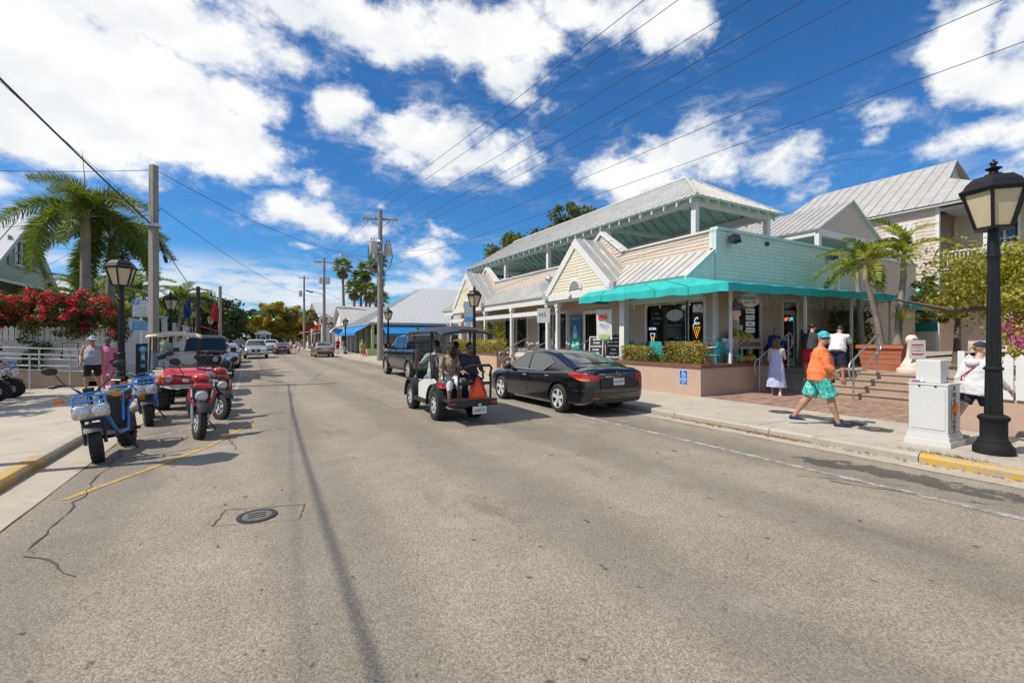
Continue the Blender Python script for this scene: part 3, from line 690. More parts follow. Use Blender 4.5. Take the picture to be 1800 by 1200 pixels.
# vent box with turbine cap on the strip roof
t_=thing('roof_vent','white metal vent box with a round turbine cap on the porch roof','roof vent',(11.85,17.6,3.75))
m=MB(); m.slab([(11.75,17.25,3.72),(12.35,17.25,4.2),(12.35,17.25,4.36),(11.75,17.25,4.36)],(0,.75,0)); m.build('box',M_greyt,t_,world=True)
m=MB(); m.lathe([(.09,4.36),(.09,4.44),(.17,4.46),(.19,4.54),(.15,4.62),(.05,4.67),(.0,4.68)],14,(12.0,17.6,0)); m.build('turbine_cap',M_galv,t_,world=True,smooth=40)
# --- mint upper side wall
clap(shop,(FX,SYW,3.55),UX,(0,-1,0),[(0,0),(7.6,0),(7.6,1.62),(0,1.62)],M_mint,.125,thick=.14)
clap(shop,(FX+7.6,SYW,3.55),UX,(0,-1,0),[(0,0),(7,0),(7,1.62),(0,1.62)],M_beige,.125,thick=.14)
pbox('coping',M_minttrim,FX-.02,FX+14.6,SYW-.08,SYW+.2,5.171,5.26)
pbox('corner_board',M_minttrim,FX-.05,FX+.09,SYW-.05,SYW+.058,3.55,5.17)
pbox('corner_board',M_white,FX-.06,FX-.004,SYW+.06,SYW+.2,4.6,5.17)
pbox('band_board',M_minttrim,FX+.09,FX+14.5,SYW-.045,SYW-.002,3.5,3.68)
m=MB(); m.slab([(PX-.1,SYW-.0,3.56),(FX-.06,SYW,3.56),(FX-.06,SYW,4.5),],(0,.08,0)); m.build('roof_cheek',M_mint,shop,world=True)
m=MB(); m.slab([(PX-.2,SYW-.03,3.60),(FX-.05,SYW-.03,4.58),(FX-.05,SYW-.03,4.44),(PX-.2,SYW-.03,3.46)],(0,.05,0)); m.build('verge_board',M_minttrim,shop,world=True)
for x,s_ in ((13.3,1.),(19.3,.9)):
    t_=thing('flood_light','boxy dark floodlight bracketed to the mint side wall, '+('near the street corner' if x<15 else 'near the potted palms'),'floodlight',(x,SYW-.1,4.95),0,'floodlights on the mint wall')
    m=MB(); m.box((0,-.12,-.05),(.34,.2,.22),(-.35,0,0)); m.build('housing',M_iron,t_); m=MB(); m.box((0,-.2,-.12),(.3,.02,.17),(-.85,0,0)); m.build('lens',M_glass,t_); m=MB(); m.tube([(0,.1,.0),(0,-.05,0)],.02); m.build('bracket',M_iron,t_)
m=MB(); m.box((15.3,SYW-.06,4.98),(.1,.1,.12)); setp(m.build('wall_camera',M_iron,None),'tiny dark camera box under the mint wall coping','camera')
# --- rooftop deck and pavilion
pbox('roof_deck',M_greyt,FX+.16,24,SYW+.2,YE+.6,3.9,4.0)
X0,X1,Y0,Y1=14.0,18.4,11.13,30.4; EZ=6.62; XR=(X0+X1)/2; RZ=8.66; ov=.42; zl=6.86-.02
ys=[Y0,15.8,20.6,25.4,Y1]
def post(x,y): 
    m=MB(); m.bx(x-.1,x+.1,y-.1,y+.1,4.0,EZ); m.build('pavilion_post',M_white,shop,world=True)
for y in ys: post(X0,y); post(X1,y)
pbox('plate_beam',M_white,X0-.11,X0+.11,Y0-.12,Y1+.12,EZ,EZ+.3); pbox('plate_beam',M_white,X1-.11,X1+.11,Y0-.12,Y1+.12,EZ,EZ+.3)
pbox('plate_beam',M_white,X0+.11,X1-.11,Y0-.1,Y0+.1,EZ,EZ+.298); pbox('plate_beam',M_white,X0+.11,X1-.11,Y1-.1,Y1+.1,EZ,EZ+.298)
k=(XR-X0); a,b=X0-ov,X1+ov; c,d=Y0-ov,Y1+ov; h=XR-a
E1=[(a,c),(b,c),(b,d),(a,d)]; R0=(XR,c+h,RZ); R1=(XR,d-h,RZ)
faces=[([(a,d,zl),(a,c,zl),R0,R1],UY),([(b,c,zl),(b,d,zl),R1,R0],UY),([(a,c,zl),(b,c,zl),R0],UX),([(b,d,zl),(a,d,zl),R1],UX)]
for Cn,u in faces: metal_roof(shop,Cn,u,.30,M_metal,rib=.03,deck=M_mintw)
for p in ((a,c),(b,c)): m=MB(); m.tube([(p[0],p[1],zl+.01),(R0[0],R0[1],RZ+.02)],.06,6); m.build('hip_cap',M_metal,shop,world=True)
m=MB(); m.tube([R0,R1],.07,6); m.build('ridge_cap',M_metal,shop,world=True)
sl=(RZ-zl)/h
y=Y0-.1
while y<Y1+.2:                        # rafters on both slopes, tails under the eaves
    lim=min(y-c,d-y,h); lim=max(lim,.45)
    for s,xe in ((1,a+.03),(-1,b-.03)):
        m=MB(); x1=xe+s*(min(lim,h)-.05); m.slab([(xe,y-.03,zl-.10),(x1,y-.03,zl-.10+sl*abs(x1-xe)),(x1,y+.03,zl-.10+sl*abs(x1-xe)),(xe,y+.03,zl-.10)],(0,0,-.13)); m.build('rafter',M_mintw,shop,world=True)
    y+=.61
x=X0+.2
while x<X1:
    lim=min(x-a,b-x); m=MB(); y1=c+max(lim-.05,.4); m.slab([(x-.03,c+.03,zl-.10),(x-.03,y1,zl-.10+sl*(y1-c)),(x+.03,y1,zl-.10+sl*(y1-c)),(x+.03,c+.03,zl-.10)],(0,0,-.13)); m.build('rafter',M_mintw,shop,world=True); x+=.61
for y in ys[1:-1]: pbox('collar_tie',M_mintw,X0+.11,X1-.11,y-.06,y+.06,EZ+.02,EZ+.2)
pbox('purlin',M_mintw,XR-.05,XR+.05,Y0+2.4,Y1-2.4,RZ-.42,RZ-.2)
for i,y in enumerate((12.6,18.2,23,28)):
    t_=thing('pavilion_lamp','round hanging light under the mint pavilion roof, '+('nearest the mint corner','second from the mint corner','third from the mint corner','at the far end')[i],'ceiling lamp',(15.2,y,EZ+.5),0,'lights under the pavilion roof')
    m=MB(); m.tube([(0,0,.6),(0,0,0)],.015,6); m.build('rod',M_mintw,t_); m=MB(); m.lathe([(0,.0),(.14,-.02),(.17,-.1),(.15,-.14),(0,-.16)],12); m.build('shade',M_white,t_)
# guard rail of the deck end and the little gable roof behind
m=MB(); m.bx(12.9,24,SYW+.3,SYW+.32,4.9,4.95); m.build('deck_rail',M_white,shop,world=True)
g=thing('gabled_roof_pavilion','small metal roofed pavilion with shaded beige gable behind the mint wall','pavilion',(20.7,10.3,4))
gx0,gx1,gy,gy1=20.65,26.25,10.3,15.5; gz,ga=6.42,7.95; gm=(gx0+gx1)/2
clap(g,(gx0,gy,gz),UX,(0,-1,0),[(0.1,0),(gx1-gx0-.1,0),((gx1-gx0)/2,ga-gz-.05)],M_beige,.13)
for s,x in ((1,gx0),(-1,gx1)): metal_roof(g,[(x-s*.15,gy-.12,gz-.06),(x-s*.15,gy1,gz-.06),(gm,gy1,ga+.03),(gm,gy-.12,ga+.03)],UY,.34,M_metalg,deck=M_mintw)
for nm,a_ in (('beam',(gx0-.02,gx1+.02,gy-.06,gy+.06,gz-.32,gz-.03)),('beam',(gx0-.06,gx0+.06,gy+.06,gy1,gz-.32,gz-.05)),('beam',(gx1-.06,gx1+.06,gy+.06,gy1,gz-.32,gz-.05))): m=MB(); m.bx(*a_); m.build(nm,M_white,g,world=True)
for x,y in ((gx0+.02,gy),(gx0,gy1),(gx1,gy),(gx1,gy1),(23.4,gy)): m=MB(); m.bx(x-.1,x+.1,y-.09,y+.09,4,gz-.32); m.build('post',M_white,g,world=True)
# --- teal corner awning
M_tealdk=pm('teal_seam',(.01,.27,.26),.8)
aw=thing('corner_awning','long teal canvas awning wrapping the shop corner on white posts','awning',(11.8,8.2,.8))
ax,ay,xe,yl=10.98,7.68,21.2,14.05
def cloth(parent,rows,name): 
    m=MB(); m.grid(rows); return m.build(name,M_teal,parent,world=True,mods=[('SOLIDIFY',dict(thickness=.012))],smooth=30)
n=28
fz=lambda i:3.22+.11*i/n+.012*math.sin(i*1.7); sz=lambda i:3.22+.15*i/40+.012*math.sin(i*1.3)
cloth(aw,[[(ax,ay+(yl-ay)*i/n,fz(i)) for i in range(n+1)],[(11.3,9.25+(yl-.3-9.25)*i/n,3.575) for i in range(n+1)]],'canvas')
cloth(aw,[[(ax+(xe-ax)*i/40,ay,sz(i)) for i in range(41)],[(11.3+(xe-11.3)*i/40,9.25,3.575) for i in range(41)]],'canvas')
cloth(aw,[[(ax-.004+.010*math.sin(i*2.1),ay+(yl-ay)*i/n,fz(i)+.005) for i in range(n+1)],[(ax-.02+.012*math.sin(i*1.3),ay+(yl-ay)*i/n,fz(i)-.23+.015*math.sin(i*.9)) for i in range(n+1)]],'valance')
cloth(aw,[[(ax+(xe-ax)*i/40,ay-.004,sz(i)+.005) for i in range(41)],[(ax+(xe-ax)*i/40,ay-.02+.012*math.sin(i*1.9),sz(i)-.23+.012*math.sin(i*.7)) for i in range(41)]],'valance')
cloth(aw,[[(ax,yl,fz(n)),(11.3,yl-.3,3.575)],[(ax,yl,fz(n)-.22),(12.4,yl-.28,3.1)]],'valance')
for x in (12.25,15.1,18.0,20.9): m=MB(); m.bx(x-.035,x+.035,7.86+.6*(x<13),7.93+.6*(x<13),1.0 if x<13 else .8,3.2); m.build('awning_post',M_white,aw,world=True)
for k in range(1,5): m=MB(); y=ay+(yl-ay)*k/5; m.tube([(11.3,9.25+(yl-.3-9.25)*k/5,3.585),(ax-.01,y,fz(28*k/5)+.012),(ax-.034,y,fz(28*k/5)-.225)],.008,4); m.build('seam',M_tealdk,aw,world=True)
for k in range(1,8): m=MB(); x=ax+(xe-ax)*k/8; m.tube([(11.3+(xe-11.3)*k/8,9.25,3.585),(x,ay-.01,sz(40*k/8)+.012),(x,ay-.034,sz(40*k/8)-.225)],.008,4); m.build('seam',M_tealdk,aw,world=True)
for a,b in (((11.1,7.9,3.1),(20.95,7.9,3.18)),((11.1,7.9,3.1),(11.1,14.0,3.2)),((12.25,8.5,3.15),(12.25,9.3,3.3)),((11.1,7.9,3.1),(12.25,8.5,3.15))): m=MB(); m.tube([a,b],.022,6); m.build('awning_rail',M_galv,aw,world=True)
for x in (15.1,18.0,20.9): m=MB(); m.tube([(x,7.9,3.12),(x,9.25,3.3)],.018,6); m.build('awning_rail',M_galv,aw,world=True)
# header beam in faded mint under the front awning
pbox('header_beam',M_minttrim,11.9,12.05,9.3,12.3,2.95,3.2)
# icicle lights and bulbs
t_=thing('icicle_lights','tangle of clear icicle lights hanging under the teal awning','string lights',(12,8.3,3.1))
m=MB()
for i in range(430):
    x=rnd.uniform(12.6,20.8); y=7.9+rnd.uniform(0,.5); L=rnd.uniform(.08,.42); m.tube([(x,y,3.12),(x+rnd.uniform(-.05,.05),y,3.12-L*.6),(x+rnd.uniform(-.08,.08),y,3.12-L)],.004,3,False)
setp(m.build('strands',pm('pale_wire',(.55,.52,.45),.6),t_,world=True),kind='stuff')
m=MB()
for i in range(600): x=rnd.uniform(12.6,20.8); y=7.9+rnd.uniform(0,.5); z=3.1-rnd.uniform(0,.42); m.ell((x,y,z),(.008,.008,.012),5,3)
setp(m.build('bulbs',pm('bulb_glass',(.8,.78,.7),.2),t_,world=True),kind='stuff')
t_=thing('bulb_string','string of clear bulbs swagged below the front of the awning','string lights',(12,9.5,3))
m=MB(); pts=[(11.95,9.4+i*.15,3.02-.1*abs(math.sin(i*.5))) for i in range(38)]; m.tube(pts,.006,4); m.build('cable',M_black,t_,world=True)
for i in range(2,37,4): m=MB(); p=pts[i]; m.tube([p,(p[0],p[1],p[2]-.08)],.014,6); m.ell((p[0],p[1],p[2]-.13),(.03,.03,.045),8,6); m.build('bulb',pm('bulb_glass',(.8,.78,.7),.2),t_,world=True,smooth=180)
# second teal awning over the far door
a2=thing('door_awning','small teal canvas awning sloping off the inn wall behind the potted palms','awning',(26.5,9.5,3))
cloth(a2,[[(25.6,8.9,3.25),(25.6,12.6,3.25)],[(28,8.9,4.1),(28,12.6,4.1)]],'canvas'); cloth(a2,[[(25.6,8.9,3.27),(28,8.9,4.1)],[(25.6,8.9,3.05),(28,8.9,3.05)]],'valance')
for y in (9.0,12.5): m=MB(); m.tube([(25.65,y,3.2),(28,y,3.3)],.025,6); m.build('awning_arm',M_galv,a2,world=True)
# ================================================================ two-storey inn behind the terrace
inn=thing('inn_building','two-storey beige clapboard inn with grey seamed metal roof and corner balcony','building',(28,8,1.2))
IX=28.0; z0,ze=1.15,8.05
clap(inn,(IX,8.8,z0),UY,(-1,0,0),[(0,0),(8.5,0),(8.5,ze-z0),(0,ze-z0)],M_beige,.17,back=True,openings=[(.9,1.8,0,2.1)],thick=.15)
door(inn,(IX,9.7,z0),UY,(-1,0,0),.9,2.1,M_white)
m=MB(); m.bx(IX-.04,IX+.12,8.66,8.8,z0,ze); m.build('corner_board',M_white,inn,world=True)
clap(inn,(IX+.1,8.66,z0),UX,(0,-1,0),[(0,0),(2.2,0),(2.2,3.3),(0,3.3)],M_beige,.17)
# balcony bay
clap(inn,(IX+2.2,2.,z0),UY,(-1,0,0),[(0,0),(6.8,0),(6.8,ze-z0),(0,ze-z0)],M_beige,.17,openings=[(4.6,5.5,4.3,6.2),(3.0,4.1,4.0,6.2)],thick=.15)
wframe(inn,(IX+2.2,0,0),UY,(-1,0,0),(6.62,7.48,z0+4.35,z0+6.15),M_white,M_glass,1,1,.1)
wframe(inn,(IX+2.2,0,0),UY,(-1,0,0),(5.05,6.05,z0+4.05,z0+6.15),M_white,M_glass,1,1,.1)
m=MB(); m.bx(IX,IX+2.2,2,8.66,4.6,4.85); m.build('balcony_floor',M_white,inn,world=True)
m=MB(); m.bx(IX-.02,IX+2.2,2,8.66,7.75,7.85); m.build('balcony_soffit',pm('grey_soffit',(.45,.44,.42),.7),inn,world=True)
for y in (7.1,4.6,2.1): m=MB(); m.bx(IX-.02,IX+.16,y-.09,y+.09,4.85 if y>3 else 4.85,7.75); m.build('balcony_post',M_white,inn,world=True)
for y0_,y1_ in ((7.19,8.64),(4.69,7.01)):
    m=MB(); m.bx(IX+.02,IX+.1,y0_,y1_,5.72,5.8); m.bx(IX+.03,IX+.09,y0_,y1_,4.95,5.01); rl=m.build('balcony_rail',M_white,inn,world=True)
    n=int((y1_-y0_)/.14)
    for k in range(n): y=y0_+.08+k*.14; m=MB(); m.bx(IX+.04,IX+.08,y-.02,y+.02,5.01,5.72); m.build('baluster',M_white,rl,world=True)
# shutters: vertical corrugated storm shutter
sh=MB()
for k in range(9): y=9.55+k*.132; sh.bx(IX-.03-.03*(k%2),IX-.01,y,y+.128,5.92,7.35)
sh=sh.build('storm_shutter',M_white,inn,world=True)
m=MB(); m.bx(IX-.05,IX-.026,9.5,10.8,7.35,7.42); m.bx(IX-.05,IX-.026,9.5,10.8,5.86,5.92); m.build('shutter_rail',M_white,sh,world=True)
m=MB(); m.bx(IX-.05,IX-.02,12.2,13.2,4.4,5.5); m.build('storm_shutter',M_white,inn,world=True)
m=MB(); m.bx(IX-.3,IX-.02,1.5,17.5,7.92,8.06); m.build('gutter_board',M_white,inn,world=True)
# roof: steep street slope with gablet at the near end
RX,RZ2=32.0,11.1
metal_roof(inn,[(IX-.35,17.6,8.03),(IX-.35,5.9,8.03),(RX-1.9,8.9,9.62),(RX,9.2,RZ2),(RX,15.9,RZ2)],UY,.5,M_metalg,deck=M_greyt)
metal_roof(inn,[(RX*2-IX+.35,17.6,8.03),(RX*2-IX+.35,5.9,8.03),(RX+1.9,8.9,9.62),(RX,9.2,RZ2),(RX,15.9,RZ2)],UY,.5,M_metalg,deck=M_greyt)
metal_roof(inn,[(IX-.35,5.9,8.03),(RX*2-IX+.35,5.9,8.03),(RX+1.9,8.9,9.62),(RX-1.9,8.9,9.62)],UX,.5,M_metalg,deck=M_greyt)
clap(inn,(RX,9.35,9.55),UX,(0,-1,0),[(-1.85,0),(1.85,0),(0,1.5)],M_beige,.15)
metal_roof(inn,[(IX-.35,17.6,8.03),(RX*2-IX+.35,17.6,8.03),(RX,15.9,RZ2)],UX,.5,M_metalg,deck=M_greyt)
m=MB(); m.bx(IX+2.35,36,2,17,z0,ze); m.build('core',M_beige,inn,world=True)
# teal business signs on the inn wall
for k,(z,l,w) in enumerate(((3.0,'TIKI CABANA',.9),(2.35,'GARDEN SUITES',.9))):
    t_=thing('wall_sign','teal rectangular sign on the inn wall, '+('upper of the two' if k==0 else 'lower of the two'),'sign',(IX-.03,9.25,z),0,'teal signs on the inn wall')
    m=MB(); m.bx(-.03,0.02,-.55,.55,-.25,.25); m.build('board',pm('sign_teal',(.02,.16,.15),.5),t_)
# building further right, and the little gabled shop porch
b3=thing('annex_building','pale building with grey metal roof at the right edge behind the lamp','building',(26,0,1))
m=MB(); m.bx(26.5,34,-9,1.6,1,6.6); m.build('wall',M_beige,b3,world=True)
metal_roof(b3,[(26,1.9,6.5),(26,-9,6.5),(30.2,-9,9.4),(30.2,1.9,9.4)],UY,.5,M_metalg,deck=M_greyt)
pk=thing('shop_porch','small white gabled porch with seamed metal roof behind the flowering shrub','porch',(20,3,1))
px0,px1,py0,py1=21.5,24.5,1.2,5.0; pz,pa=3.05,4.35; pmid=(py0+py1)/2
for s,y in ((1,py0),(-1,py1)): metal_roof(pk,[(px0-.3,y-s*.35,pz-.12),(px1,y-s*.35,pz-.12),(px1,pmid,pa+.1),(px0-.3,pmid,pa+.1)],UX,.42,M_metal,deck=M_white)
clap(pk,(px0,pmid,pz),UY,(-1,0,0),[(-1.9,0),(1.9,0),(0,1.2)],M_cream,.15)
for s in (-1,1): m=MB(); m.slab([(px0-.12,pmid+s*2.4,pz-.2),(px0-.12,pmid,pa+.08),(px0-.12,pmid,pa-.14),(px0-.12,pmid+s*2.1,pz-.22)],(.1,0,0)); m.build('rake_board',M_white,pk,world=True)
m=MB(); m.bx(px0-.1,px0+.1,py0,py1,pz-.25,pz); m.build('beam',M_dark,pk,world=True)
for y in (py1-.1,py1-.75,py0+.1): m=MB(); m.bx(px0-.08,px0+.08,y-.09,y+.09,.95,pz-.25); m.build('post',M_white,pk,world=True)
m=MB(); m.bx(px1-.05,px1,py0,py1,.9,pz+.0); m.build('wall',M_beige,pk,world=True); m=MB(); m.bx(px1-.09,px1-.052,3.2,4.4,.95,2.95); m.build('doorway',M_dark,pk,world=True)
# ================================================================ plant builders
def leafmat(name,a,b,trans=.35,rough=.5):
    if name in MATS: return MATS[name]
    m=bpy.data.materials.new(name); m.use_nodes=True; t=NT(m.node_tree); t.n.clear()
    g=t.new('ShaderNodeNewGeometry'); n=t.noise(g.outputs['Position'],1.6,3,.6)
    f=t.math('ADD',t.math('MULTIPLY',g.outputs['Random Per Island'],.6),t.math('MULTIPLY',t.mapr(n,.3,.7),.4))
    c=t.mix(f,a,b)
    p=t.new('ShaderNodeBsdfPrincipled',{'Base Color':c,'Roughness':rough,'Specular IOR Level':.4})
    tr=t.new('ShaderNodeBsdfTranslucent',{0:t.mix(1.,c,(1.5,1.55,.5),'MULTIPLY')})
    t.new('ShaderNodeOutputMaterial',{0:t.new('ShaderNodeMixShader',{0:trans,1:p.outputs[0],2:tr.outputs[0]}).outputs[0]}); MATS[name]=m; return m
L_olive=leafmat('leaf_olive',(.035,.06,.012),(.17,.19,.025)); L_dark=leafmat('leaf_dark',(.012,.028,.008),(.055,.085,.018)); L_yel=leafmat('leaf_yellow_green',(.11,.12,.018),(.44,.40,.05))
L_palm=leafmat('palm_green',(.04,.075,.016),(.20,.24,.045),.4); L_palmy=leafmat('palm_yellow',(.13,.18,.025),(.46,.42,.06),.4); L_hedge=leafmat('hedge_leaf',(.12,.12,.02),(.46,.38,.06),.25)
L_red=leafmat('bract_red',(.52,.008,.07),(.85,.05,.18),.4); L_mag=leafmat('bract_magenta',(.35,.01,.25),(.65,.04,.48),.35); L_orange=leafmat('bloom_orange',(.5,.1,.02),(.7,.2,.05)); L_brown=leafmat('dead_frond',(.16,.09,.04),(.34,.22,.10),.15)
B_palm=pm('palm_trunk',(.25,.22,.18),.85,var=.3,scale=3,bump=.6,bscale=12); B_shaft=pm('crownshaft',(.30,.25,.10),.5,var=.25,scale=2); B_bark=pm('bark',(.13,.10,.075),.9,var=.35,scale=4,bump=.8,bscale=18)
class Leaves:
    def __init__(s): s.P=[];s.F=0
    def cloud(s,c,r,n,size,g,shell=.0,up=.3,asp=.55):
        d=g.normal(size=(n,3)); d/=np.linalg.norm(d,axis=1)[:,None]; rad=g.random(n)**(1/3)
        if shell: rad=shell+(1-shell)*g.random(n)
        p=np.asarray(c)+d*rad[:,None]*np.asarray(r)
        s.at(p,d*.8+np.array([0,0,up]),size,g,asp)
    def at(s,p,nrm,size,g,asp=.55):
        n=len(p); nn=nrm+g.normal(size=(n,3))*.55; nn/=np.linalg.norm(nn,axis=1)[:,None]+1e-9
        a=np.cross(nn,g.normal(size=(n,3))); a/=np.linalg.norm(a,axis=1)[:,None]+1e-9; b=np.cross(nn,a)
        sz=size*(.6+.8*g.random(n))[:,None]
        q=np.stack([p-a*sz,p+b*sz*asp+nn*sz*.15,p+a*sz,p-b*sz*asp+nn*sz*.15],1); s.P.append(q)
    def build(s,name,mat,parent,world=True):
        P=np.concatenate(s.P); n=len(P); v=P.reshape(-1,3)
        if world and parent is not None:
            I=np.array(WM[parent.name].inverted()); v=v@I[:3,:3].T+I[:3,3]
        me=bpy.data.meshes.new(name); me.vertices.add(n*4); me.vertices.foreach_set('co',v.astype(np.float32).ravel())
        me.loops.add(n*4); me.loops.foreach_set('vertex_index',np.arange(n*4,dtype=np.int32))
        me.polygons.add(n); me.polygons.foreach_set('loop_start',np.arange(0,n*4,4,dtype=np.int32)); me.polygons.foreach_set('loop_total',np.full(n,4,dtype=np.int32))
        me.materials.append(mat); me.update(calc_edges=True); me.validate(); return link(name,me,parent)
G=np.random.default_rng(11)
def tree(name,label,x,y,z0,trunk_h,crown,rad,nclump,per,leaf,size,group=None,lean=(0,0),tr=.18,limbs=6,cat='tree',bark=None):
    t=thing(name,label,cat,(x,y,z0),0,group); bark=bark or B_bark
    m=MB(); top=Vector((lean[0],lean[1],trunk_h)); m.tube([(0,0,-.1),(lean[0]*.3+.05,lean[1]*.3,trunk_h*.35),(lean[0]*.7,lean[1]*.7,trunk_h*.7),top],[tr*1.25,tr,tr*.85,tr*.7],10); m.build('trunk',bark,t,smooth=60)
    c=Vector(crown)
    for i in range(limbs):
        a=i*2*PI/limbs+rnd.uniform(-.3,.3); e=c+Vector((rad[0]*.75*math.cos(a),rad[1]*.75*math.sin(a),rad[2]*rnd.uniform(-.3,.6)))
        mid=top.lerp(e,.5)+Vector((rnd.uniform(-.2,.2),rnd.uniform(-.2,.2),rnd.uniform(-.1,.3)))
        m=MB(); m.tube([top*.93,mid,e],[tr*.5,tr*.3,tr*.1],7); m.tube([mid,mid.lerp(e,.5)+Vector((rnd.uniform(-.5,.5)*rad[0]*.5,rnd.uniform(-.5,.5)*rad[1]*.5,rad[2]*.3))],[tr*.2,tr*.06],5); m.build('limb',bark,t,smooth=60)
    L=Leaves()
    for i in range(nclump):
        d=Vector((G.normal(),G.normal(),G.normal()*.9+.12)).normalized(); k=rnd.uniform(.45,1.05)
        q=c+Vector((d.x*rad[0],d.y*rad[1],d.z*rad[2]))*k; cr=max(rad)*rnd.uniform(.13,.26)
        L.cloud(q,(cr,cr,cr*.7),per,size,G,.35)
    L.build('crown',leaf,t,world=False); return t
def frond_mesh(name,L,n,ll,mat,arch=.5,droop=.35,plum=False,w=.035,stem=.022,twist=0.,fold=.5,seed=1):
    """pinnate frond along +Y from the origin, arching over and down"""
    g=random.Random(seed); m=MB(); N=14; pts=[]
    for i in range(N+1):
        s=i/N; pts.append(Vector((0,L*s*(1-.18*s*s),L*(arch*s-(arch+droop)*s*s))))
    m.cur=1; m.tube(pts,[stem*(1-.85*i/N) for i in range(N+1)],5,False); m.cur=0
    for k in range(n):
        s=.14+.86*(k+.5)/n; i=min(int(s*N),N-1); f=s*N-i; p=pts[i].lerp(pts[i+1],f); t=(pts[i+1]-pts[i]).normalized()
        side=Vector((1,0,0)); up=side.cross(t).normalized()
        l=ll*(.55+.75*math.sin(PI*min(1,.12+s*.86)))*g.uniform(.85,1.1)
        for sg in (-1,1):
            for a0 in ((fold,) if not plum else (fold,-.5,1.15)):
                a=a0+g.uniform(-.25,.25); d=(side*sg*math.cos(a)+up*math.sin(a)+t*g.uniform(.35,.75)).normalized()
                q=p+d*l*.55; e=q+(d+Vector((0,0,-.9 if not plum else -.35))).normalized()*l*.5
                b=t*w
                m.add([p-b*.4,p+b*.4,q+b*.6,e,q-b*.6],[(0,1,2,4),(4,2,3)])
    return m.mesh(name,[mat,B_shaft])
def palm(name,label,x,y,z0,h,tr,fr,n,group=None,shaft=0.,lean=(0,0),elev=(-.2,1.1),cat='palm tree',fscale=(.85,1.1),spear=0.,scale=1.,rings=True):
    t=thing(name,label,cat,(x,y,z0),0,group); g=random.Random(int(abs(x*91+y*37)))
    m=MB(); N=int(h/.10)+4; pts=[];rs=[]
    for i in range(N+1):
        s=i/N; pts.append((lean[0]*s**1.5,lean[1]*s**1.5,h*s)); rs.append(tr*(1.25-.35*s if s>.08 else 1.6-.35*s/.08)*(1+(.045 if i%2 else 0)*rings))
    m.tube(pts,rs,10); m.build('trunk',B_palm,t,smooth=60)
    top=Vector((lean[0],lean[1],h))
    if shaft: m=MB(); m.tube([top-Vector((0,0,.02)),top+Vector((0,0,shaft*.3)),top+Vector((0,0,shaft))],[tr*.95,tr*1.0,tr*.55],10); m.build('crownshaft',B_shaft,t,smooth=60); top=top+Vector((0,0,shaft*.92))
    for i in range(n):
        az=i*2.39996+g.uniform(-.25,.25); f=i/max(1,n-1); e=elev[0]+(elev[1]-elev[0])*f+g.uniform(-.12,.12)
        s=g.uniform(*fscale)*scale
        M=Matrix.Translation(top)@Matrix.Rotation(az,4,'Z')@Matrix.Rotation(e,4,'X')@Matrix.Rotation(g.uniform(-.3,.3),4,'Y')@Matrix.Diagonal((s,s,s,1))
        link('frond',fr[i%len(fr)],t,M)
    if spear: m=MB(); m.tube([top,top+Vector((-.03,0,spear*.6)),top+Vector((-.12,0,spear))],[.035,.02,.006],6); m.build('spear_leaf',B_shaft,t)
    return t
def fan_mesh(name,r,mat,seed):
    g=random.Random(seed); m=MB(); m.cur=1; m.tube([(0,0,0),(0,r*.5,.05),(0,r*.95,-.02)],[.03,.02,.015],4,False); m.cur=0; c=Vector((0,r*.95,-.02)); n=22
    for i in range(n):
        a=R(-125+250*i/(n-1)); d=Vector((math.sin(a),math.cos(a),.12*math.cos(i*1.9))); s=Vector((math.cos(a),-math.sin(a),0)); l=r*g.uniform(.8,1.0)*(1-.15*abs(a)/2)
        m.add([c,c+d*l*.6+s*r*.075,c+d*l+Vector((0,0,-l*.28)),c+d*l*.6-s*r*.075],[(0,1,2,3)])
    return m.mesh(name,[mat,B_shaft])
F_fox=[frond_mesh('frond',2.9,60,.52,L_palm,.6,.72,True,.042,.03,seed=i) for i in range(3)]
F_coco=[frond_mesh('frond',1.9,34,.42,L_palmy if i==2 else L_palm,.35,.38,False,.05,.02,seed=10+i) for i in range(3)]
F_cocoy=[frond_mesh('frond',1.9,34,.42,L_palmy,.45,.45,False,.05,.02,seed=20+i) for i in range(2)]
F_date=[frond_mesh('frond',2.6,44,.55,L_palm,.5,.45,False,.06,.025,seed=30+i) for i in range(2)]
F_fan=[fan_mesh('fan_leaf',1.25,L_palm,i) for i in range(2)]; F_fand=[fan_mesh('dead_leaf',1.15,L_brown,5)]
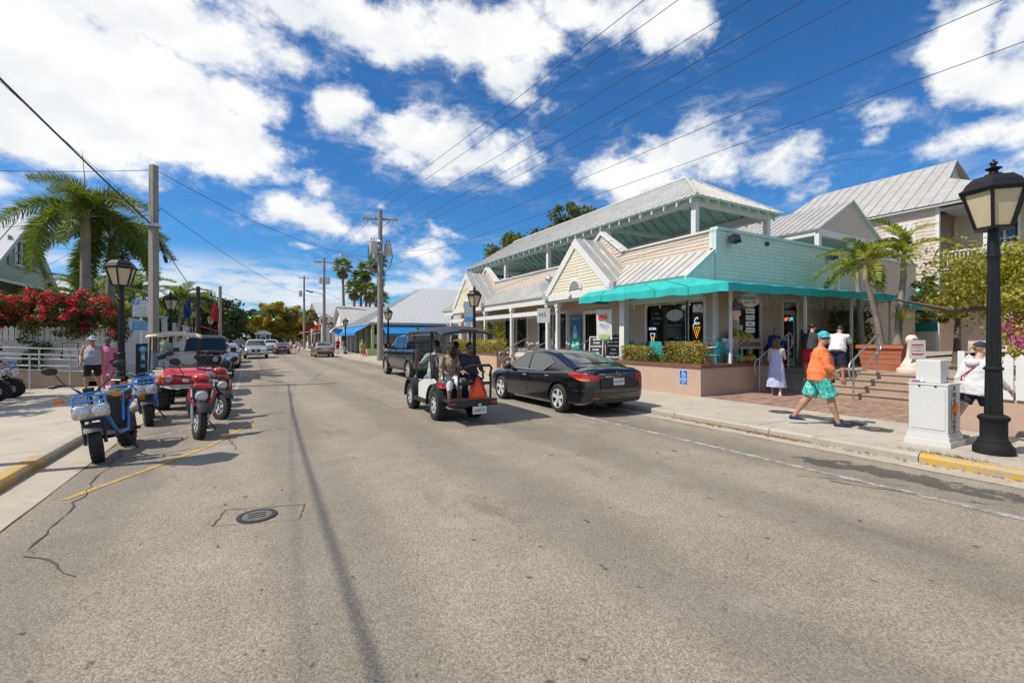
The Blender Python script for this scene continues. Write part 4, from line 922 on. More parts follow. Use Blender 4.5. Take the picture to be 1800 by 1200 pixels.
def hedge(label,x0,x1,y0,y1,z0,z1,n,leaf=None,size=.035,bloom=None,cat='hedge',name='hedge'):
    t=thing(name,label,cat,((x0+x1)/2,(y0+y1)/2,z0)); m=MB()
    for i in range(14):
        bx_=rnd.uniform(x0+.1,x1-.1); by=rnd.uniform(y0+.1,y1-.1); m.tube([(bx_,by,z0),(bx_+rnd.uniform(-.1,.1),by+rnd.uniform(-.1,.1),z1-.1)],.012,5)
    m.build('stems',B_bark,t,world=True); L=Leaves()
    c=np.array([(x0+x1)/2,(y0+y1)/2,(z0+z1)/2]); h=np.array([(x1-x0)/2,(y1-y0)/2,(z1-z0)/2])
    u=G.uniform(-1,1,size=(n,3)); ax_=np.argmax(np.abs(u),1); k=np.abs(u[np.arange(n),ax_]); s=(.78+.3*G.random(n))/k; u*=np.minimum(s,1.12)[:,None]
    u=np.clip(u,-1.08,1.08); ln=np.linalg.norm(u,axis=1); u*=np.where(ln>1.36,1.36/ln,1)[:,None]
    lump=1+.12*np.sin(u[:,1]*7+u[:,0]*5)*np.cos(u[:,2]*5+1); p=c+u*h*lump[:,None]; L.at(p,u,size,G,.5); L.build('leaves',leaf or L_hedge,t)
    if bloom:
        B=Leaves(); k=60; u=G.uniform(-1,1,size=(k,3)); ax_=np.argmax(np.abs(u),1); u/=np.abs(u[np.arange(k),ax_])[:,None]
        for q in c+u*h*1.04: B.cloud(q,(.035,.035,.03),9,.02,G)
        B.build('blooms',bloom,t)
    return t
def spiky(label,x,y,z0,n,l,leaf,name='spiky_plant',cat='plant',w=.03,stem=0.):
    t=thing(name,label,cat,(x,y,z0)); m=MB(); m.tube([(0,0,0),(0,0,.08+stem)],[.035,.03],8); m.build('stem',B_bark,t); m=MB()
    for i in range(n):
        a=i*2.4+rnd.uniform(-.2,.2); e=rnd.uniform(.15,1.35); d=Vector((math.cos(a)*math.cos(e),math.sin(a)*math.cos(e),math.sin(e))); s=Vector((-math.sin(a),math.cos(a),0))*w; ll=l*rnd.uniform(.7,1.1)
        p=Vector((0,0,.06+stem)); q=p+d*ll*.55; r_=p+d*ll+Vector((0,0,-ll*.22*math.cos(e))); m.add([p-s*.5,p+s*.5,q+s,r_,q-s],[(0,1,2,4),(4,2,3)])
    m.build('leaves',leaf,t); return t
# ================================================================ street furniture
M_pane=pm('lamp_glass',(.70,.62,.44),.25,var=.06,scale=5,trans=.3)
M_chip=worn('chipped_black',(.010,.010,.010),(.42,.40,.37),-1.35,9.)
def lamp_post(label,x,y,z0=.12,H=4.02,group='black lantern street lamps',detail=True,bands=True):
    t=thing('street_lamp',label,'street lamp',(x,y,z0),R(12),group); s=H/4.02
    m=MB(); m.lathe([(.215,0),(.215,.075),(.20,.11),(.175,.15),(.165,.17),(.165,.185),(.15,.20),(.14,.22),(.14,.44),(.145,.45),(.165,.48),(.165,.51),(.13,.54),(.0,.55)],20); m.build('base',M_chip,t,smooth=35)
    m=MB(); n=24
    ring=lambda z,r: [((r*(1 if k%2 else .88))*math.cos(2*PI*k/n),(r*(1 if k%2 else .88))*math.sin(2*PI*k/n),z) for k in range(n)]
    m.grid([[*ring(z,r),ring(z,r)[0]] for z,r in ((.54,.098),(1.16,.088))]); m.grid([[*ring(z,r),ring(z,r)[0]] for z,r in ((1.2,.082),(2.75*s,.062))]); m.tube([(0,0,2.7*s),(0,0,3.12*s)],[.07,.06],14); m.build('post',M_black,t)
    m=MB(); m.lathe([(.085,1.15),(.105,1.165),(.105,1.19),(.082,1.21)],18); m.lathe([(.062,2.72*s),(.08,2.73*s),(.08,2.76*s),(.06,2.78*s)],16); m.build('collar',M_black,t,smooth=40)
    zb,zt=3.14*s,3.60*s; rb,rt=.20,.345
    m=MB(); m.lathe([(.06,zb-.05),(rb+.02,zb-.03),(rb+.02,zb),(.0,zb)],6); m.lathe([(rt+.02,zt),(rt+.03,zt+.05),(.05,zt+.05)],6)
    for k in range(6):
        a=k*PI/3; c,q=math.cos(a),math.sin(a); m.tube([(rb*c,rb*q,zb-.01),(rt*c,rt*q,zt+.02)],.022,6)
    m.build('lantern_frame',M_black,t); gl=MB()
    for k in range(6):
        a,b=k*PI/3,(k+1)*PI/3; g=MB(); f=.96; g.slab([(rb*f*math.cos(a),rb*f*math.sin(a),zb),(rb*f*math.cos(b),rb*f*math.sin(b),zb),(rt*f*math.cos(b),rt*f*math.sin(b),zt),(rt*f*math.cos(a),rt*f*math.sin(a),zt)],(0,0,.004)); g.build('pane',M_pane,t)
    m=MB(); m.lathe([(.385,zt+.025),(.395,zt+.05),(.345,zt+.085),(.31,zt+.15),(.22,zt+.235),(.10,zt+.262),(.10,zt+.28)],6); m.build('lantern_roof',M_black,t)
    m=MB(); m.lathe([(.085,zt+.275),(.05,zt+.30),(.045,zt+.33),(.085,zt+.355),(.09,zt+.365),(.03,zt+.385),(.028,zt+.41),(.045,zt+.43),(.04,zt+.45),(.012,zt+.465),(.01,zt+.49),(0,zt+.495)],14); m.build('finial',M_black,t,smooth=50)
    return t
l0=lamp_post('black fluted lantern lamp post with white number band beside the newspaper box',8.97,2.2)
for k,ch in enumerate('1751'): 
    a=R(-115+k*14); text(ch,.085,M_white,l0,frame((.09*math.cos(a),.09*math.sin(a),1.27),(-math.sin(a),math.cos(a),0),(0,0,1)),name='numeral')
lamp_data=[(-3.35,8.3,'black lantern lamp post on the left kerb, outside the left edge of the photo'),(-3.29,16.86,'black lantern lamp post beside the couple and the red bougainvillea'),(-3.7,29.,'black lantern lamp post just right of the grey concrete pole'),(-3.7,39.5,'black lantern lamp post behind the beige golf cart, farther than the concrete pole'),(-3.7,54,'distant black lantern lamp post by the flags on the left'),
 (8.9,19.2,'black lantern lamp post behind the golf cart roof'),(8.9,34.7,'black lantern lamp post beside the blue awning and utility pole'),(8.9,53.2,'black lantern lamp post with the white bicycle by it'),(8.9,64,'distant black lantern lamp post near the striped awning')]
for x,y,lb in lamp_data: dup(l0 if False else l1 if 'l1' in globals() else l0,(x,y,.12),None,lb) if False else None
l1=lamp_post(lamp_data[0][2],*lamp_data[0][:2])
for x,y,lb in lamp_data[1:]: dup(l1,(x,y,.12),R(rnd.uniform(0,60)),lb)
# newspaper box
nb_=thing('newspaper_box','white newspaper vending box with black lettering and orange sun beside the black lamp post','newspaper box',(9.07,2.87,.12))
M_nb=pm('box_white',(.58,.57,.545),.5,var=.05,scale=1.6,bump=.05)
m=MB(); m.box((0,0,.04),(.56,.55,.08)); m.box((0,0,.11),(.52,.51,.07)); m.box((0,0,.165),(.49,.48,.06)); m.build('plinth',M_nb,nb_)
m=MB(); m.box((0,0,.545),(.46,.46,.70)); m.build('cabinet',M_nb,nb_,mods=[('BEVEL',dict(width=.008,segments=2))]); m=MB(); m.box((0,0,.912),(.475,.475,.03)); m.build('lid',M_nb,nb_)
m=MB(); m.box((-.233,0,.55),(.012,.40,.62)); m.build('door_panel',M_nb,nb_)
for y in (.10,-.09): m=MB(); m.lathe([(0,-.246),(.013,-.246),(.013,-.225),(0,-.225)],10,(0,y,.885),'X'); m.build('bolt',M_black,nb_)
m=MB(); m.box((.02,.03,1.10),(.30,.30,.345)); tb=m.build('coin_box',M_nb,nb_,mods=[('BEVEL',dict(width=.01,segments=2))]); m=MB(); m.lathe([(0,-.15),(.025,-.15),(.025,-.11),(0,-.11)],12,(.12,.03,.99),'Y'); m.build('coin_knob',M_galv,tb)
M_ink=pm('black_ink',(.02,.02,.022),.6,var=0); M_sun=pm('sun_orange',(.75,.20,.01),.6,var=.3,scale=12)
fr_=lambda z,x=-.01: frame((x,-.2325,z),(0,0,-1),(1,0,0))
text('KEY',.155,M_ink,nb_,fr_(.77),sx=1.05); text('C TIZEN',.135,M_ink,nb_,fr_(.40),sx=.95); text('FLORIDA KEYS NEWSPAPER',.022,M_ink,nb_,fr_(.53,-.12)); m=MB(); m.lathe([(0,-.2325),(.115,-.2325),(.115,-.2308),(0,-.2308)],26,(.035,0,.545),'Y'); m.build('sun_disc',M_sun,nb_)
m=MB(); m.box((-.025,-.233,.545),(.012,.0015,.18)); m.box((-.12,-.233,.545),(.004,.0015,.62)); m.build('print_rule',M_ink,nb_)
c_=setp((lambda m:(m.box((8.93,3.03,1.07),(.09,.16,.035),(0,.1,.3)),m.build('eyeglass_case',M_white,None))[1])(MB()),'small white and purple case lying on top of the newspaper box','case'); m=MB(); m.box((8.882,3.03,1.072),(.004,.1,.02),(0,.1,.3)); m.build('purple_stripe',pm('purple',(.3,.03,.25),.5),c_)
# picket fence on a low stucco wall at the right
w_=thing('low_wall','low tan stucco wall carrying white pickets at the right edge','wall',(10.95,3.1,.12)); m=MB(); m.bx(10.93,11.12,-12,3.1,.0,.70); m.build('wall_body',M_tan,w_,world=True); m=MB(); m.bx(11.12,13.8,2.95,3.1,0,.8); m.build('return_wall',M_tan,w_,world=True)
f_=thing('picket_fence','white pointed picket fence standing on the low tan wall','fence',(10.9,3.05,.7)); pk_=MB(); pk_.prism([(-.065,0),(.065,0),(.065,.68),(0,.76),(-.065,.68)],-.011,.011,'X'); pme=pk_.mesh('picket',M_white)
y=2.98
while y>-9: link('picket',pme,f_,Matrix.Translation((0,y-3.05,0.0+rnd.uniform(-.008,.008)))@Matrix.Rotation(rnd.uniform(-.012,.012),4,'X')); y-=.158
for z in (.95,1.28): m=MB(); m.bx(10.915,10.955,-9,3.06,z,z+.08); m.build('rail',M_white,f_,world=True)
for y in (3.1,.9,-1.3): m=MB(); m.bx(10.96,11.05,y-.045,y+.045,.7,1.5); m.build('fence_post',M_white,f_,world=True)
m=MB()
link('picket',pme,f_,Matrix.Translation((.25,.06,0))@Matrix.Rotation(PI/2,4,'Z'))
# tubular hand rails
def rail(label,pts_top,drop,posts,r=.024,name='handrail',group=None):
    """loop rail: top and lower tube joined by rounded ends, on posts"""
    t=thing(name,label,'handrail',posts[0][:3],0,group); a,b=[Vector(p) for p in pts_top]; d=Vector((0,0,-drop)); u=(b-a).normalized(); uh=Vector((u.x,u.y,0)).normalized()
    def arc(p,q,o,n=7):
        c=(p+q)/2; rr=(p-q).length/2; return [c+(p-c)*math.cos(PI*i/n)+o*rr*.75*math.sin(PI*i/n) for i in range(n+1)]
    loop=[a+ (b-a)*i/4 for i in range(5)]+arc(b,b+d,uh)[1:-1]+[b+d+(a-b)*i/4 for i in range(5)]+arc(a+d,a,-uh)[1:-1]+[a]
    m=MB(); m.tube(loop,r,8); m.build('rail_loop',M_galv,t,world=True,smooth=60)
    for p in posts: m=MB(); m.tube([(p[0],p[1],p[2]),(p[0],p[1],p[3])],r,8); m.build('rail_post',M_galv,t,world=True,smooth=60)
    return t
rail('galvanised loop handrail in the middle of the wide front steps',((13.62,5.95,1.15),(15.05,5.95,1.86)),.5,[(13.67,5.95,.12,1.17),(15.0,5.95,.8,1.84)],group='galvanised handrails')
rail('galvanised loop handrail beside the coconut stand and striped dress',((13.25,8.28,1.12),(14.9,8.28,1.92)),.5,[(13.32,8.28,.12,1.15),(14.85,8.28,.8,1.9)],group='galvanised handrails')
for y,lb in ((19.6,'galvanised handrail next to the far hedge planter'),(17.3,'galvanised handrail below the hanging square sign'),(14.5,'galvanised handrail next to the chalkboard frame')):
    rail(lb,((10.55,y,1.12),(12.0,y,1.78)),.42,[(10.6,y,.12,1.14),(11.9,y,.8,1.74)],.022,group='galvanised handrails')
# potted palms on the terrace
pot=thing('terracotta_pot','big square terracotta planter pot holding young palms on the terrace','plant pot',(16.4,6.25,.8))
M_terra=pm('terracotta',(.42,.14,.07),.75,var=.18,scale=5,bump=.15)
m=MB(); m.box((0,0,.33),(.92,.92,.66),None,1.16); m.build('pot_body',M_terra,pot); m=MB(); m.box((0,0,.70),(1.16,1.16,.1)); m.build('rim',M_terra,pot); m=MB(); m.box((0,0,.757),(1.0,1.0,.012)); m.build('soil',MATS['soil'],pot)
for z in (.2,.36,.5): m=MB(); m.box((0,0,z),(.94+.22*z,.94+.22*z,.018)); m.build('ridge',M_terra,pot)
palm('potted_palm','young leaning palm in the terracotta pot with drooping yellow-green crown',16.45,6.45,1.55,1.95,.07,F_cocoy+F_coco[:1],12,'potted palms',.5,(-.45,.2),(-.3,1.3),scale=.62)
palm('potted_palm','young upright palm in the terracotta pot with tall yellow shaft and arching fronds',16.65,6.1,1.55,1.95,.08,F_cocoy+F_coco[:1],9,'potted palms',.7,(.1,-.1),(.1,1.4),scale=.74)
spiky('low spiky palm seedling in the terracotta pot',16.6,6.0,2.0,26,.62,L_palmy,'palm_seedling',w=.022,stem=.2)
palm('terrace_palm','leafy palm behind the awning corner against the mint wall',18.3,7.7,.8,3.0,.08,F_coco,11,None,.4,(-.1,.1),(-.3,1.2),scale=.85)
# carved stone bollard with a notice
t_=thing('stone_bollard','cream turned stone finial with framed notice at the top of the steps','bollard',(15.3,5.3,.8))
m=MB(); m.lathe([(.31,0),(.33,.06),(.31,.13),(.24,.16),(.23,.24),(.20,.28),(.16,.36),(.12,.45),(.09,.75),(.10,.80),(.13,.85),(.14,.92),(.10,1.0),(.05,1.03),(.0,1.035)],20); m.build('finial',pm('cream_stone',(.66,.56,.46),.7,var=.1),t_,smooth=40)
m=MB(); m.box((0,-.27,.68),(.40,.02,.55),(0,0,R(-38))); m.M=Matrix.Rotation(R(-38),4,'Z'); m.v=[]; m.f=[]; m.mi=[]; m.box((0,-.2,.64),(.38,.02,.50)); nt_=m.build('notice',M_white,t_)
I_=Matrix.Rotation(R(-38),4,'Z'); m=MB(I_); m.box((0,-.2115,.64),(.27,.003,.28)); m.build('notice_border',pm('red_ink',(.5,.03,.03),.6),nt_); m=MB(I_); m.box((0,-.2135,.64),(.25,.003,.20)); m.build('notice_paper',M_white,nt_); text('NOTICE',.055,M_ink,nt_,I_@frame((0,-.2155,.69),(1,0,0),(0,0,1))); text('NO PETS',.05,M_ink,nt_,I_@frame((0,-.2155,.61),(1,0,0),(0,0,1)))
# chalkboards
M_chalk=pm('chalkboard',(.018,.019,.021),.75,var=.35,scale=6); M_wood=pm('pale_wood',(.36,.25,.15),.7,var=.25,scale=5); M_oldwood=pm('weathered_wood',(.34,.28,.22),.85,var=.3,scale=5,bump=.3); M_chalkw=pm('chalk',(.72,.72,.70),.9,var=.1)
def board(label,x,y,z0,w,h,rz,lines,size,frame_mat,cat='chalkboard',tilt=.12,shear=.15):
    t=thing('chalkboard',label,cat,(x,y,z0),rz); Q=Matrix.Rotation(-tilt,4,'X')
    m=MB(Q); m.bx(-w/2,w/2,-.012,.012,.08,h); m.build('slate',M_chalk,t); m=MB(Q)
    m.bx(-w/2-.035,-w/2,-.02,.02,0,h+.035); m.bx(w/2,w/2+.035,-.02,.02,0,h+.035); m.bx(-w/2,w/2,-.019,.019,h,h+.035); m.bx(-w/2,w/2,-.019,.019,.045,.08); m.build('frame',frame_mat,t)
    m=MB(Matrix.Translation((0,2*h*math.sin(tilt)+.05,0))@Matrix.Rotation(tilt,4,'X')); m.bx(-w/2,w/2,-.012,.012,.08,h); m.bx(-w/2-.035,-w/2,-.02,.02,0,h+.03); m.bx(w/2,w/2+.035,-.02,.02,0,h+.03); m.build('back_leaf',M_wood,t)
    for i,s in enumerate(lines): text(s,size,M_chalkw,t,Q@frame((rnd.uniform(-.02,.02),-.0135,h-.03-size*.75-(h-.14)/len(lines)*i),(1,0,0),(0,0,1)),shear=shear,bold=.004)
    return t
board('tall black chalkboard menu in front of the bakery door',15.75,7.9,.8,.72,1.2,R(-28),['ADULT MILK','BREAKFAST','COFFEE','ESPRESSO','AVOCADO','TOAST','PINA COLADA','KEY LIME'],.13,M_chalk)
board('white framed chalkboard menu on the porch by the stair rail',11.75,14.0,.85,.52,.95,R(-62),['ESPRESSO','COFFEE','ACAI BOWLS','SHAKES','CREPES','HOT DOGS'],.078,M_white)
board('dark wooden sandwich chalkboard menu beside the clipped hedge',11.85,13.1,.85,.56,1.0,R(-62),['COCONUTS','FRESH FRUIT','SMOOTHIES','WINE','MOJITO','PINA COLADA'],.082,M_chalk)
# coconut stand
cs=thing('coconut_stand','weathered wooden coconut stand with hand lettered front board','fruit stand',(13.4,8.9,.8)); 
sw,sd_=1.35,.5
for x in (-sw/2,sw/2-.07):
    for y in (-sd_/2,sd_/2-.07): m=MB(); m.bx(x,x+.07,y,y+.07,0,.98); m.build('leg',M_oldwood,cs)
for k in range(2):
    m=MB(); m.bx(-sw/2+.072,sw/2-.072,-sd_/2-.012,-sd_/2+.012,.62+.165*k,.62+.165*k+.155); m.build('plank',M_oldwood,cs); m=MB(); m.bx(-sw/2-.012,-sw/2+.012,-sd_/2+.072,sd_/2-.072,.62+.165*k,.62+.165*k+.155); m.build('plank',pm('pale_plank',(.55,.52,.46),.8,var=.25,scale=5),cs)
m=MB(); m.bx(-sw/2+.07,sw/2-.07,-sd_/2+.02,sd_/2-.02,.66,.69); m.build('tray',M_oldwood,cs); m=MB(); m.bx(-sw/2+.07,sw/2-.07,-sd_/2+.02,sd_/2-.02,.16,.185); m.build('shelf',M_oldwood,cs); m=MB(); m.bx(-.03,.03,-.03,.03,.185,.66); m.build('strut',M_wood,cs)
text('CoConuts',.27,M_ink,cs,frame((0,-sd_/2-.0135,.775),(1,0,0),(0,0,1)),sx=.98,bold=.006)
M_nut=[pm('coconut_green',(.30,.36,.05),.5,var=.3,scale=5),pm('coconut_yellow',(.58,.40,.05),.5,var=.3,scale=5),pm('coconut_brown',(.30,.16,.05),.7,var=.3,scale=6),pm('coconut_orange',(.58,.24,.03),.5,var=.25,scale=5)]
NM=[(lambda mm:(mm.lathe([(0,-.125),(.05,-.12),(.095,-.07),(.11,0),(.095,.075),(.05,.12),(.018,.13),(.02,.15),(0,.15)],12),mm.mesh('coconut',mt,180))[1])(MB()) for mt in M_nut]
def nut(x,y,z,mi,lb):
    o=link('coconut',NM[mi],None,Matrix.Translation((x,y,z))@Euler((rnd.uniform(-1.4,1.4),rnd.uniform(-1.4,1.4),rnd.uniform(0,6))).to_matrix().to_4x4()@Matrix.Diagonal((1,1,rnd.uniform(.85,1.1),1))); setp(o,lb,'coconut','coconuts on the coconut stand')
ordn=['first','second','third','fourth','fifth','sixth','seventh']
for row,(n,z,yo) in enumerate(((7,.98+.65-.06,-.13),(6,1.0+.75,.02),(4,1.0+.88,.1))):
    for i in range(n):
        c_=(row*3+i*2)%4; nut(13.4-.5+(i+.5)*1.0/n+rnd.uniform(-.03,.03),8.9+yo+rnd.uniform(-.03,.03),z+rnd.uniform(-.02,.02),c_,['green','yellow','brown','orange'][c_]+' husked coconut, '+ordn[i]+' from the left in the '+('front row','second row','topmost row')[row]+' of the stand')
for i,c_ in enumerate((3,0,1,3,1,0)): nut(12.9+i*.2,8.85,.985+.11,c_,['green','yellow','brown','orange'][c_]+' coconut, '+ordn[i]+' from the left on the low shelf of the stand')
# hanging signs over the stand
sg=thing('oval_sign','white oval shop sign with teal and red letters hanging under the teal awning','sign',(12.95,8.35,2.9),R(-18))
m=MB(); m.M=Matrix.Diagonal((1.,1,.72,1)); m.lathe([(0,-.02),(.31,-.02),(.31,.02),(0,.02)],32,(0,0,0),'Y'); m.build('board',M_white,sg); m=MB(Matrix.Diagonal((1.,1,.72,1))); m.lathe([(.28,-.0225),(.30,-.0225),(.30,-.02),(.28,-.02)],32,(0,0,0),'Y',False); m.build('border',pm('grey_ink',(.45,.45,.45),.6),sg)
M_tealink=pm('teal_ink',(.02,.35,.40),.6); M_redink=pm('red_letter',(.6,.04,.03),.6)
text('COCOMEL',.115,M_tealink,sg,frame((-.085,-.023,.04),(1,0,0),(0,0,1)),sx=.8,bold=.006); text('O',.115,M_redink,sg,frame((.145,-.023,.04),(1,0,0),(0,0,1)),sx=.8,bold=.006); text('N',.115,M_tealink,sg,frame((.215,-.023,.04),(1,0,0),(0,0,1)),sx=.8,bold=.006); text('Fruit & Bliss',.085,M_ink,sg,frame((0,-.023,-.08),(1,0,0),(0,0,1)),shear=.25)
for x in (-.2,.2): m=MB(); m.tube([(x,0,.14),(x,0,.24)],.006,5); m.build('hook',M_galv,sg)
for k,s in enumerate(('Shaved Ice','Ice Cream','Gelato','Smoothies')):
    t_=thing('hanging_slat_sign','small white slat sign reading '+s,'sign',(13.0,8.37,2.56-.19*k),R(-18),'small hanging signs'); m=MB(); m.box((0,0,0),(.30,.015,.13)); m.build('board',M_white,t_); text(s,.062,M_ink,t_,frame((0,-.009,0),(1,0,0),(0,0,1)),bold=.002); 
    for x in (-.1,.1): m=MB(); m.tube([(x,0,.065),(x,0,.125)],.003,4); m.build('hook',M_galv,t_)
ic=thing('ice_cream_sign','hanging model of a purple swirl ice cream cone on the awning corner','ice cream model',(12.42,8.45,2.28))
m=MB(); m.lathe([(.0,0),(.085,.0),(.10,.12),(.14,.13),(.15,.2),(.13,.205),(.14,.27),(.0,.27)],16); m.build('cone',pm('cone_pink',(.66,.42,.33),.6),ic,smooth=40); m=MB(); pts=[];rr=[]
for i in range(60): a=i*.52; s=i/59; pts.append(((.105*(1-s))*math.cos(a),(.105*(1-s))*math.sin(a),.30+.36*s)); rr.append(.065*(1-s)+.012)
m.tube(pts,rr,8); m.build('swirl',pm('swirl_purple',(.14,.085,.13),.5),ic,smooth=60); m=MB(); m.tube([(0,0,.64),(0,0,.86)],.004,4); m.build('hook',M_galv,ic)
# hanging shop sign in the gable porch and roll-up banners
t_=thing('bracket_sign','grey square shop sign with fish motif hanging from the porch bracket','sign',(10.95,16.5,2.75),R(-60)); m=MB(); m.box((0,0,0),(.62,.03,.62)); m.build('board',pm('sign_grey',(.42,.43,.42),.6),t_)
for a in range(3): m=MB(); m.tube([(-.17+.12*a+.03*math.sin(q*1.1+a),-.018,.12-.03*q+.02*a) for q in range(8)],.012,5); m.tube([(-.17+.12*a,-.018,.02),(-.10+.12*a,-.018,.06-.05*a)],.010,5); m.build('motif',M_ink,t_)
m=MB(); m.box((0,0,.35),(.66,.03,.02)); m.tube([(-.25,0,.31),(-.25,0,.46)],.008,5); m.tube([(.25,0,.31),(.25,0,.46)],.008,5); m.tube([(-.4,0,.46),(.6,0,.46)],.02,6); m.build('bracket',M_black,t_)
M_bluep=pm('poster_blue',(.03,.13,.30),.4,var=.4,scale=3); M_greenp=pm('poster_teal',(.03,.30,.25),.4,var=.3,scale=3)
t_=thing('poster_banner','tall blue and teal perfume poster on the porch wall','poster',(12.55,16.35,.82),R(-90)); m=MB(); m.box((0,0,1.5),(.78,.02,.95)); m.build('sky_print',M_bluep,t_); m=MB(); m.box((0,0,.52),(.78,.02,1.0)); m.build('sea_print',M_greenp,t_); m=MB(); m.box((0,-.012,1.12),(.3,.004,.42)); m.build('bottle_print',pm('bottle_teal',(.15,.5,.45),.3),t_); m=MB(); m.box((0,-.016,1.06),(.2,.004,.2)); m.box((0,-.016,1.42),(.1,.004,.16)); m.build('label_print',M_white,t_); text('AQUASORITA',.10,M_white,t_,frame((0,-.012,1.84),(1,0,0),(0,0,1)))
for z,a in ((.66,-.2),(.12,.15)): m=MB(); m.box((0,-.012,z),(.5,.004,.1),(0,a,0)); m.build('swoosh_print',pm('pale_teal',(.35,.75,.62),.5),t_)
t_=thing('hanging_banner','white fabric banner with orange fruit logo hanging by the porch post','banner',(11.45,13.15,1.7),R(-60)); m=MB(); m.grid([[(-.3+.6*i/6,.02*math.sin(i*1.3+j*.7),j*.16) for i in range(7)] for j in range(8)]); m.build('cloth',M_white,t_,mods=[('SOLIDIFY',dict(thickness=.006))],smooth=40); m=MB(); m.box((-.05,-.035,.84),(.34,.006,.17),(0,-.1,0)); m.build('logo_print',M_sun,t_); m=MB(); m.ell((-.14,-.042,.83),(.09,.004,.10),12,8); m.build('fruit_print',M_redink,t_)
for k,(z,w) in enumerate(((.6,.36),(.54,.4),(.47,.2))): m=MB(); m.box((0,-.035,z),(w,.004,.018)); m.build('print_rule',pm('blue_ink',(.25,.40,.48),.6),t_)
m=MB(); m.box((0,-.035,.12),(.4,.004,.16)); m.build('leaf_print',pm('leaf_print',(.35,.5,.15),.6),t_); m=MB(); m.tube([(-.34,0,1.13),(.34,0,1.13)],.02,6); m.build('bar',M_galv,t_)
# window lettering and neon
M_faint=pm('faded_vinyl',(.34,.34,.33),.6)
sh_=lambda s,size,y,z,mat=M_faint,**k: textw(shop,s,size,mat,(FX+.045,y,z),(0,-1,0),(0,0,1),**k)
m=MB(Matrix.Translation((FX+.045,10.95,2.55))@Matrix.Diagonal((1,1,.55,1))); m.lathe([(0,-.004),(.36,-.004),(.36,.0),(0,.0)],26,(0,0,0),'X'); m.v=[tuple(WM[shop.name].inverted()@Vector(v)) for v in m.v]; m.build('window_decal',pm('decal_grey',(.5,.5,.48),.6),shop)
sh_('COCOMELON',.13,10.95,2.6,M_tealink,sx=.8); sh_('Fruit & Bliss',.1,10.95,2.48,M_ink,shear=.2); sh_('Wake & Shake',.10,10.95,2.2,shear=.2)
for k,s in enumerate(('Acai','Breakfast','Coffee')): sh_(s,.12,11.75,2.65-.18*k,shear=.2)
E_w=pm('neon_white',(.8,.85,.9),.5,var=0,emit=((.8,.9,1),.8)); E_y=pm('neon_yellow',(.9,.5,.05),.5,var=0,emit=((1,.45,.02),.9)); E_r=pm('neon_red',(.9,.05,.05),.5,var=0,emit=((1,.04,.05),1.5)); E_b=pm('neon_blue',(.1,.2,.9),.5,var=0,emit=((.1,.15,1),1.6)); E_g=pm('neon_green',(.1,.8,.3),.5,var=0,emit=((.05,.8,.2),1.2))
n_=thing('neon_cone_sign','white and yellow ice cream cone neon in the narrow shop window','neon sign',(FX+.04,10.05,2.2)); m=MB(); m.tube([(0,.14*math.cos(a)*(1-a/14),-.05+.05*a*.55+.07*math.sin(a)) for a in [i*.45 for i in range(24)]],.009,5); m.build('swirl_tube',E_w,n_); m=MB(); m.tube([(0,-.13,-.08),(0,.13,-.08),(0,0,-.45),(0,-.13,-.08)],.009,5); m.tube([(0,-.06,-.08),(0,.04,-.36)],.006,4); m.tube([(0,.06,-.08),(0,-.04,-.36)],.006,4); m.build('cone_tube',E_y,n_)
n_=thing('neon_boba_sign','small white and yellow BOBA cup neon in the shop window','neon sign',(FX+.04,11.95,1.98)); text('BOBA',.13,E_w,n_,frame((0,0,.12),(0,-1,0),(0,0,1))); m=MB(); m.tube([(0,-.1,-.05),(0,.1,-.05),(0,.07,-.2),(0,-.07,-.2),(0,-.1,-.05)],.011,5); m.build('cup_tube',E_w,n_); m=MB(); m.tube([(0,-.06,-.24),(0,.06,-.24),(0,.04,-.36),(0,-.04,-.36),(0,-.06,-.24)],.014,5); m.build('pearl_tube',E_y,n_)
n_=thing('neon_open_sign','multicoloured neon sign glowing in the bakery door','neon sign',(16.75,SYW+.02,2.42))
for k,(ch,e) in enumerate(zip('OPEN',(E_y,E_r,E_b,E_g))): text(ch,.15,e,n_,frame((-.2+.13*k,0,.03*(k%2)),(1,0,0),(0,0,1)),bold=.008)
t_=thing('window_menu_card','white menu card taped inside the side window','menu',(13.95,SYW+.045,2.0)); m=MB(); m.box((0,0,0),(.32,.004,.36)); m.build('card',M_white,t_); m=MB(); m.box((-.09,-.004,.1),(.1,.003,.08)); m.build('photo_print',M_redink,t_)
# access sign on the planter
t_=thing('access_sign','blue wheelchair access sign with white arrow on the planter wall','sign',(10.795,8.98,.62),R(-90)); m=MB(); m.box((0,0,0),(.27,.006,.40)); m.build('plate',pm('sign_blue',(.02,.13,.50),.4),t_); m=MB(); m.box((0,.001,0),(.29,.004,.42)); m.build('border',M_white,t_)
m=MB(); m.lathe([(.045,-.004),(.06,-.004),(.06,-.003),(.045,-.003)],20,(0.005,0,.065),'Y',False); m.box((-.02,-.004,.12),(.018,.002,.09)); m.box((.005,-.004,.10),(.05,.002,.015)); m.box((.03,-.004,.075),(.016,.002,.06)); m.box((.05,-.004,.045),(.04,.002,.014)); m.ell((-.02,-.004,.178),(.017,.001,.017),10,6); m.build('symbol_print',M_white,t_); text('ACCESSIBLE',.042,M_white,t_,frame((0,-.0035,-.04),(1,0,0),(0,0,1)),ext=.0006,bold=.001); text('ENTRANCE',.042,M_white,t_,frame((0,-.0035,-.085),(1,0,0),(0,0,1)),ext=.0006,bold=.001); m=MB(); m.box((.01,-.004,-.145),(.11,.002,.018)); m.prism([(-.07,-.145),(-.03,-.12),(-.03,-.17)],-.005,-.003,'Y'); m.build('arrow_print',M_white,t_)
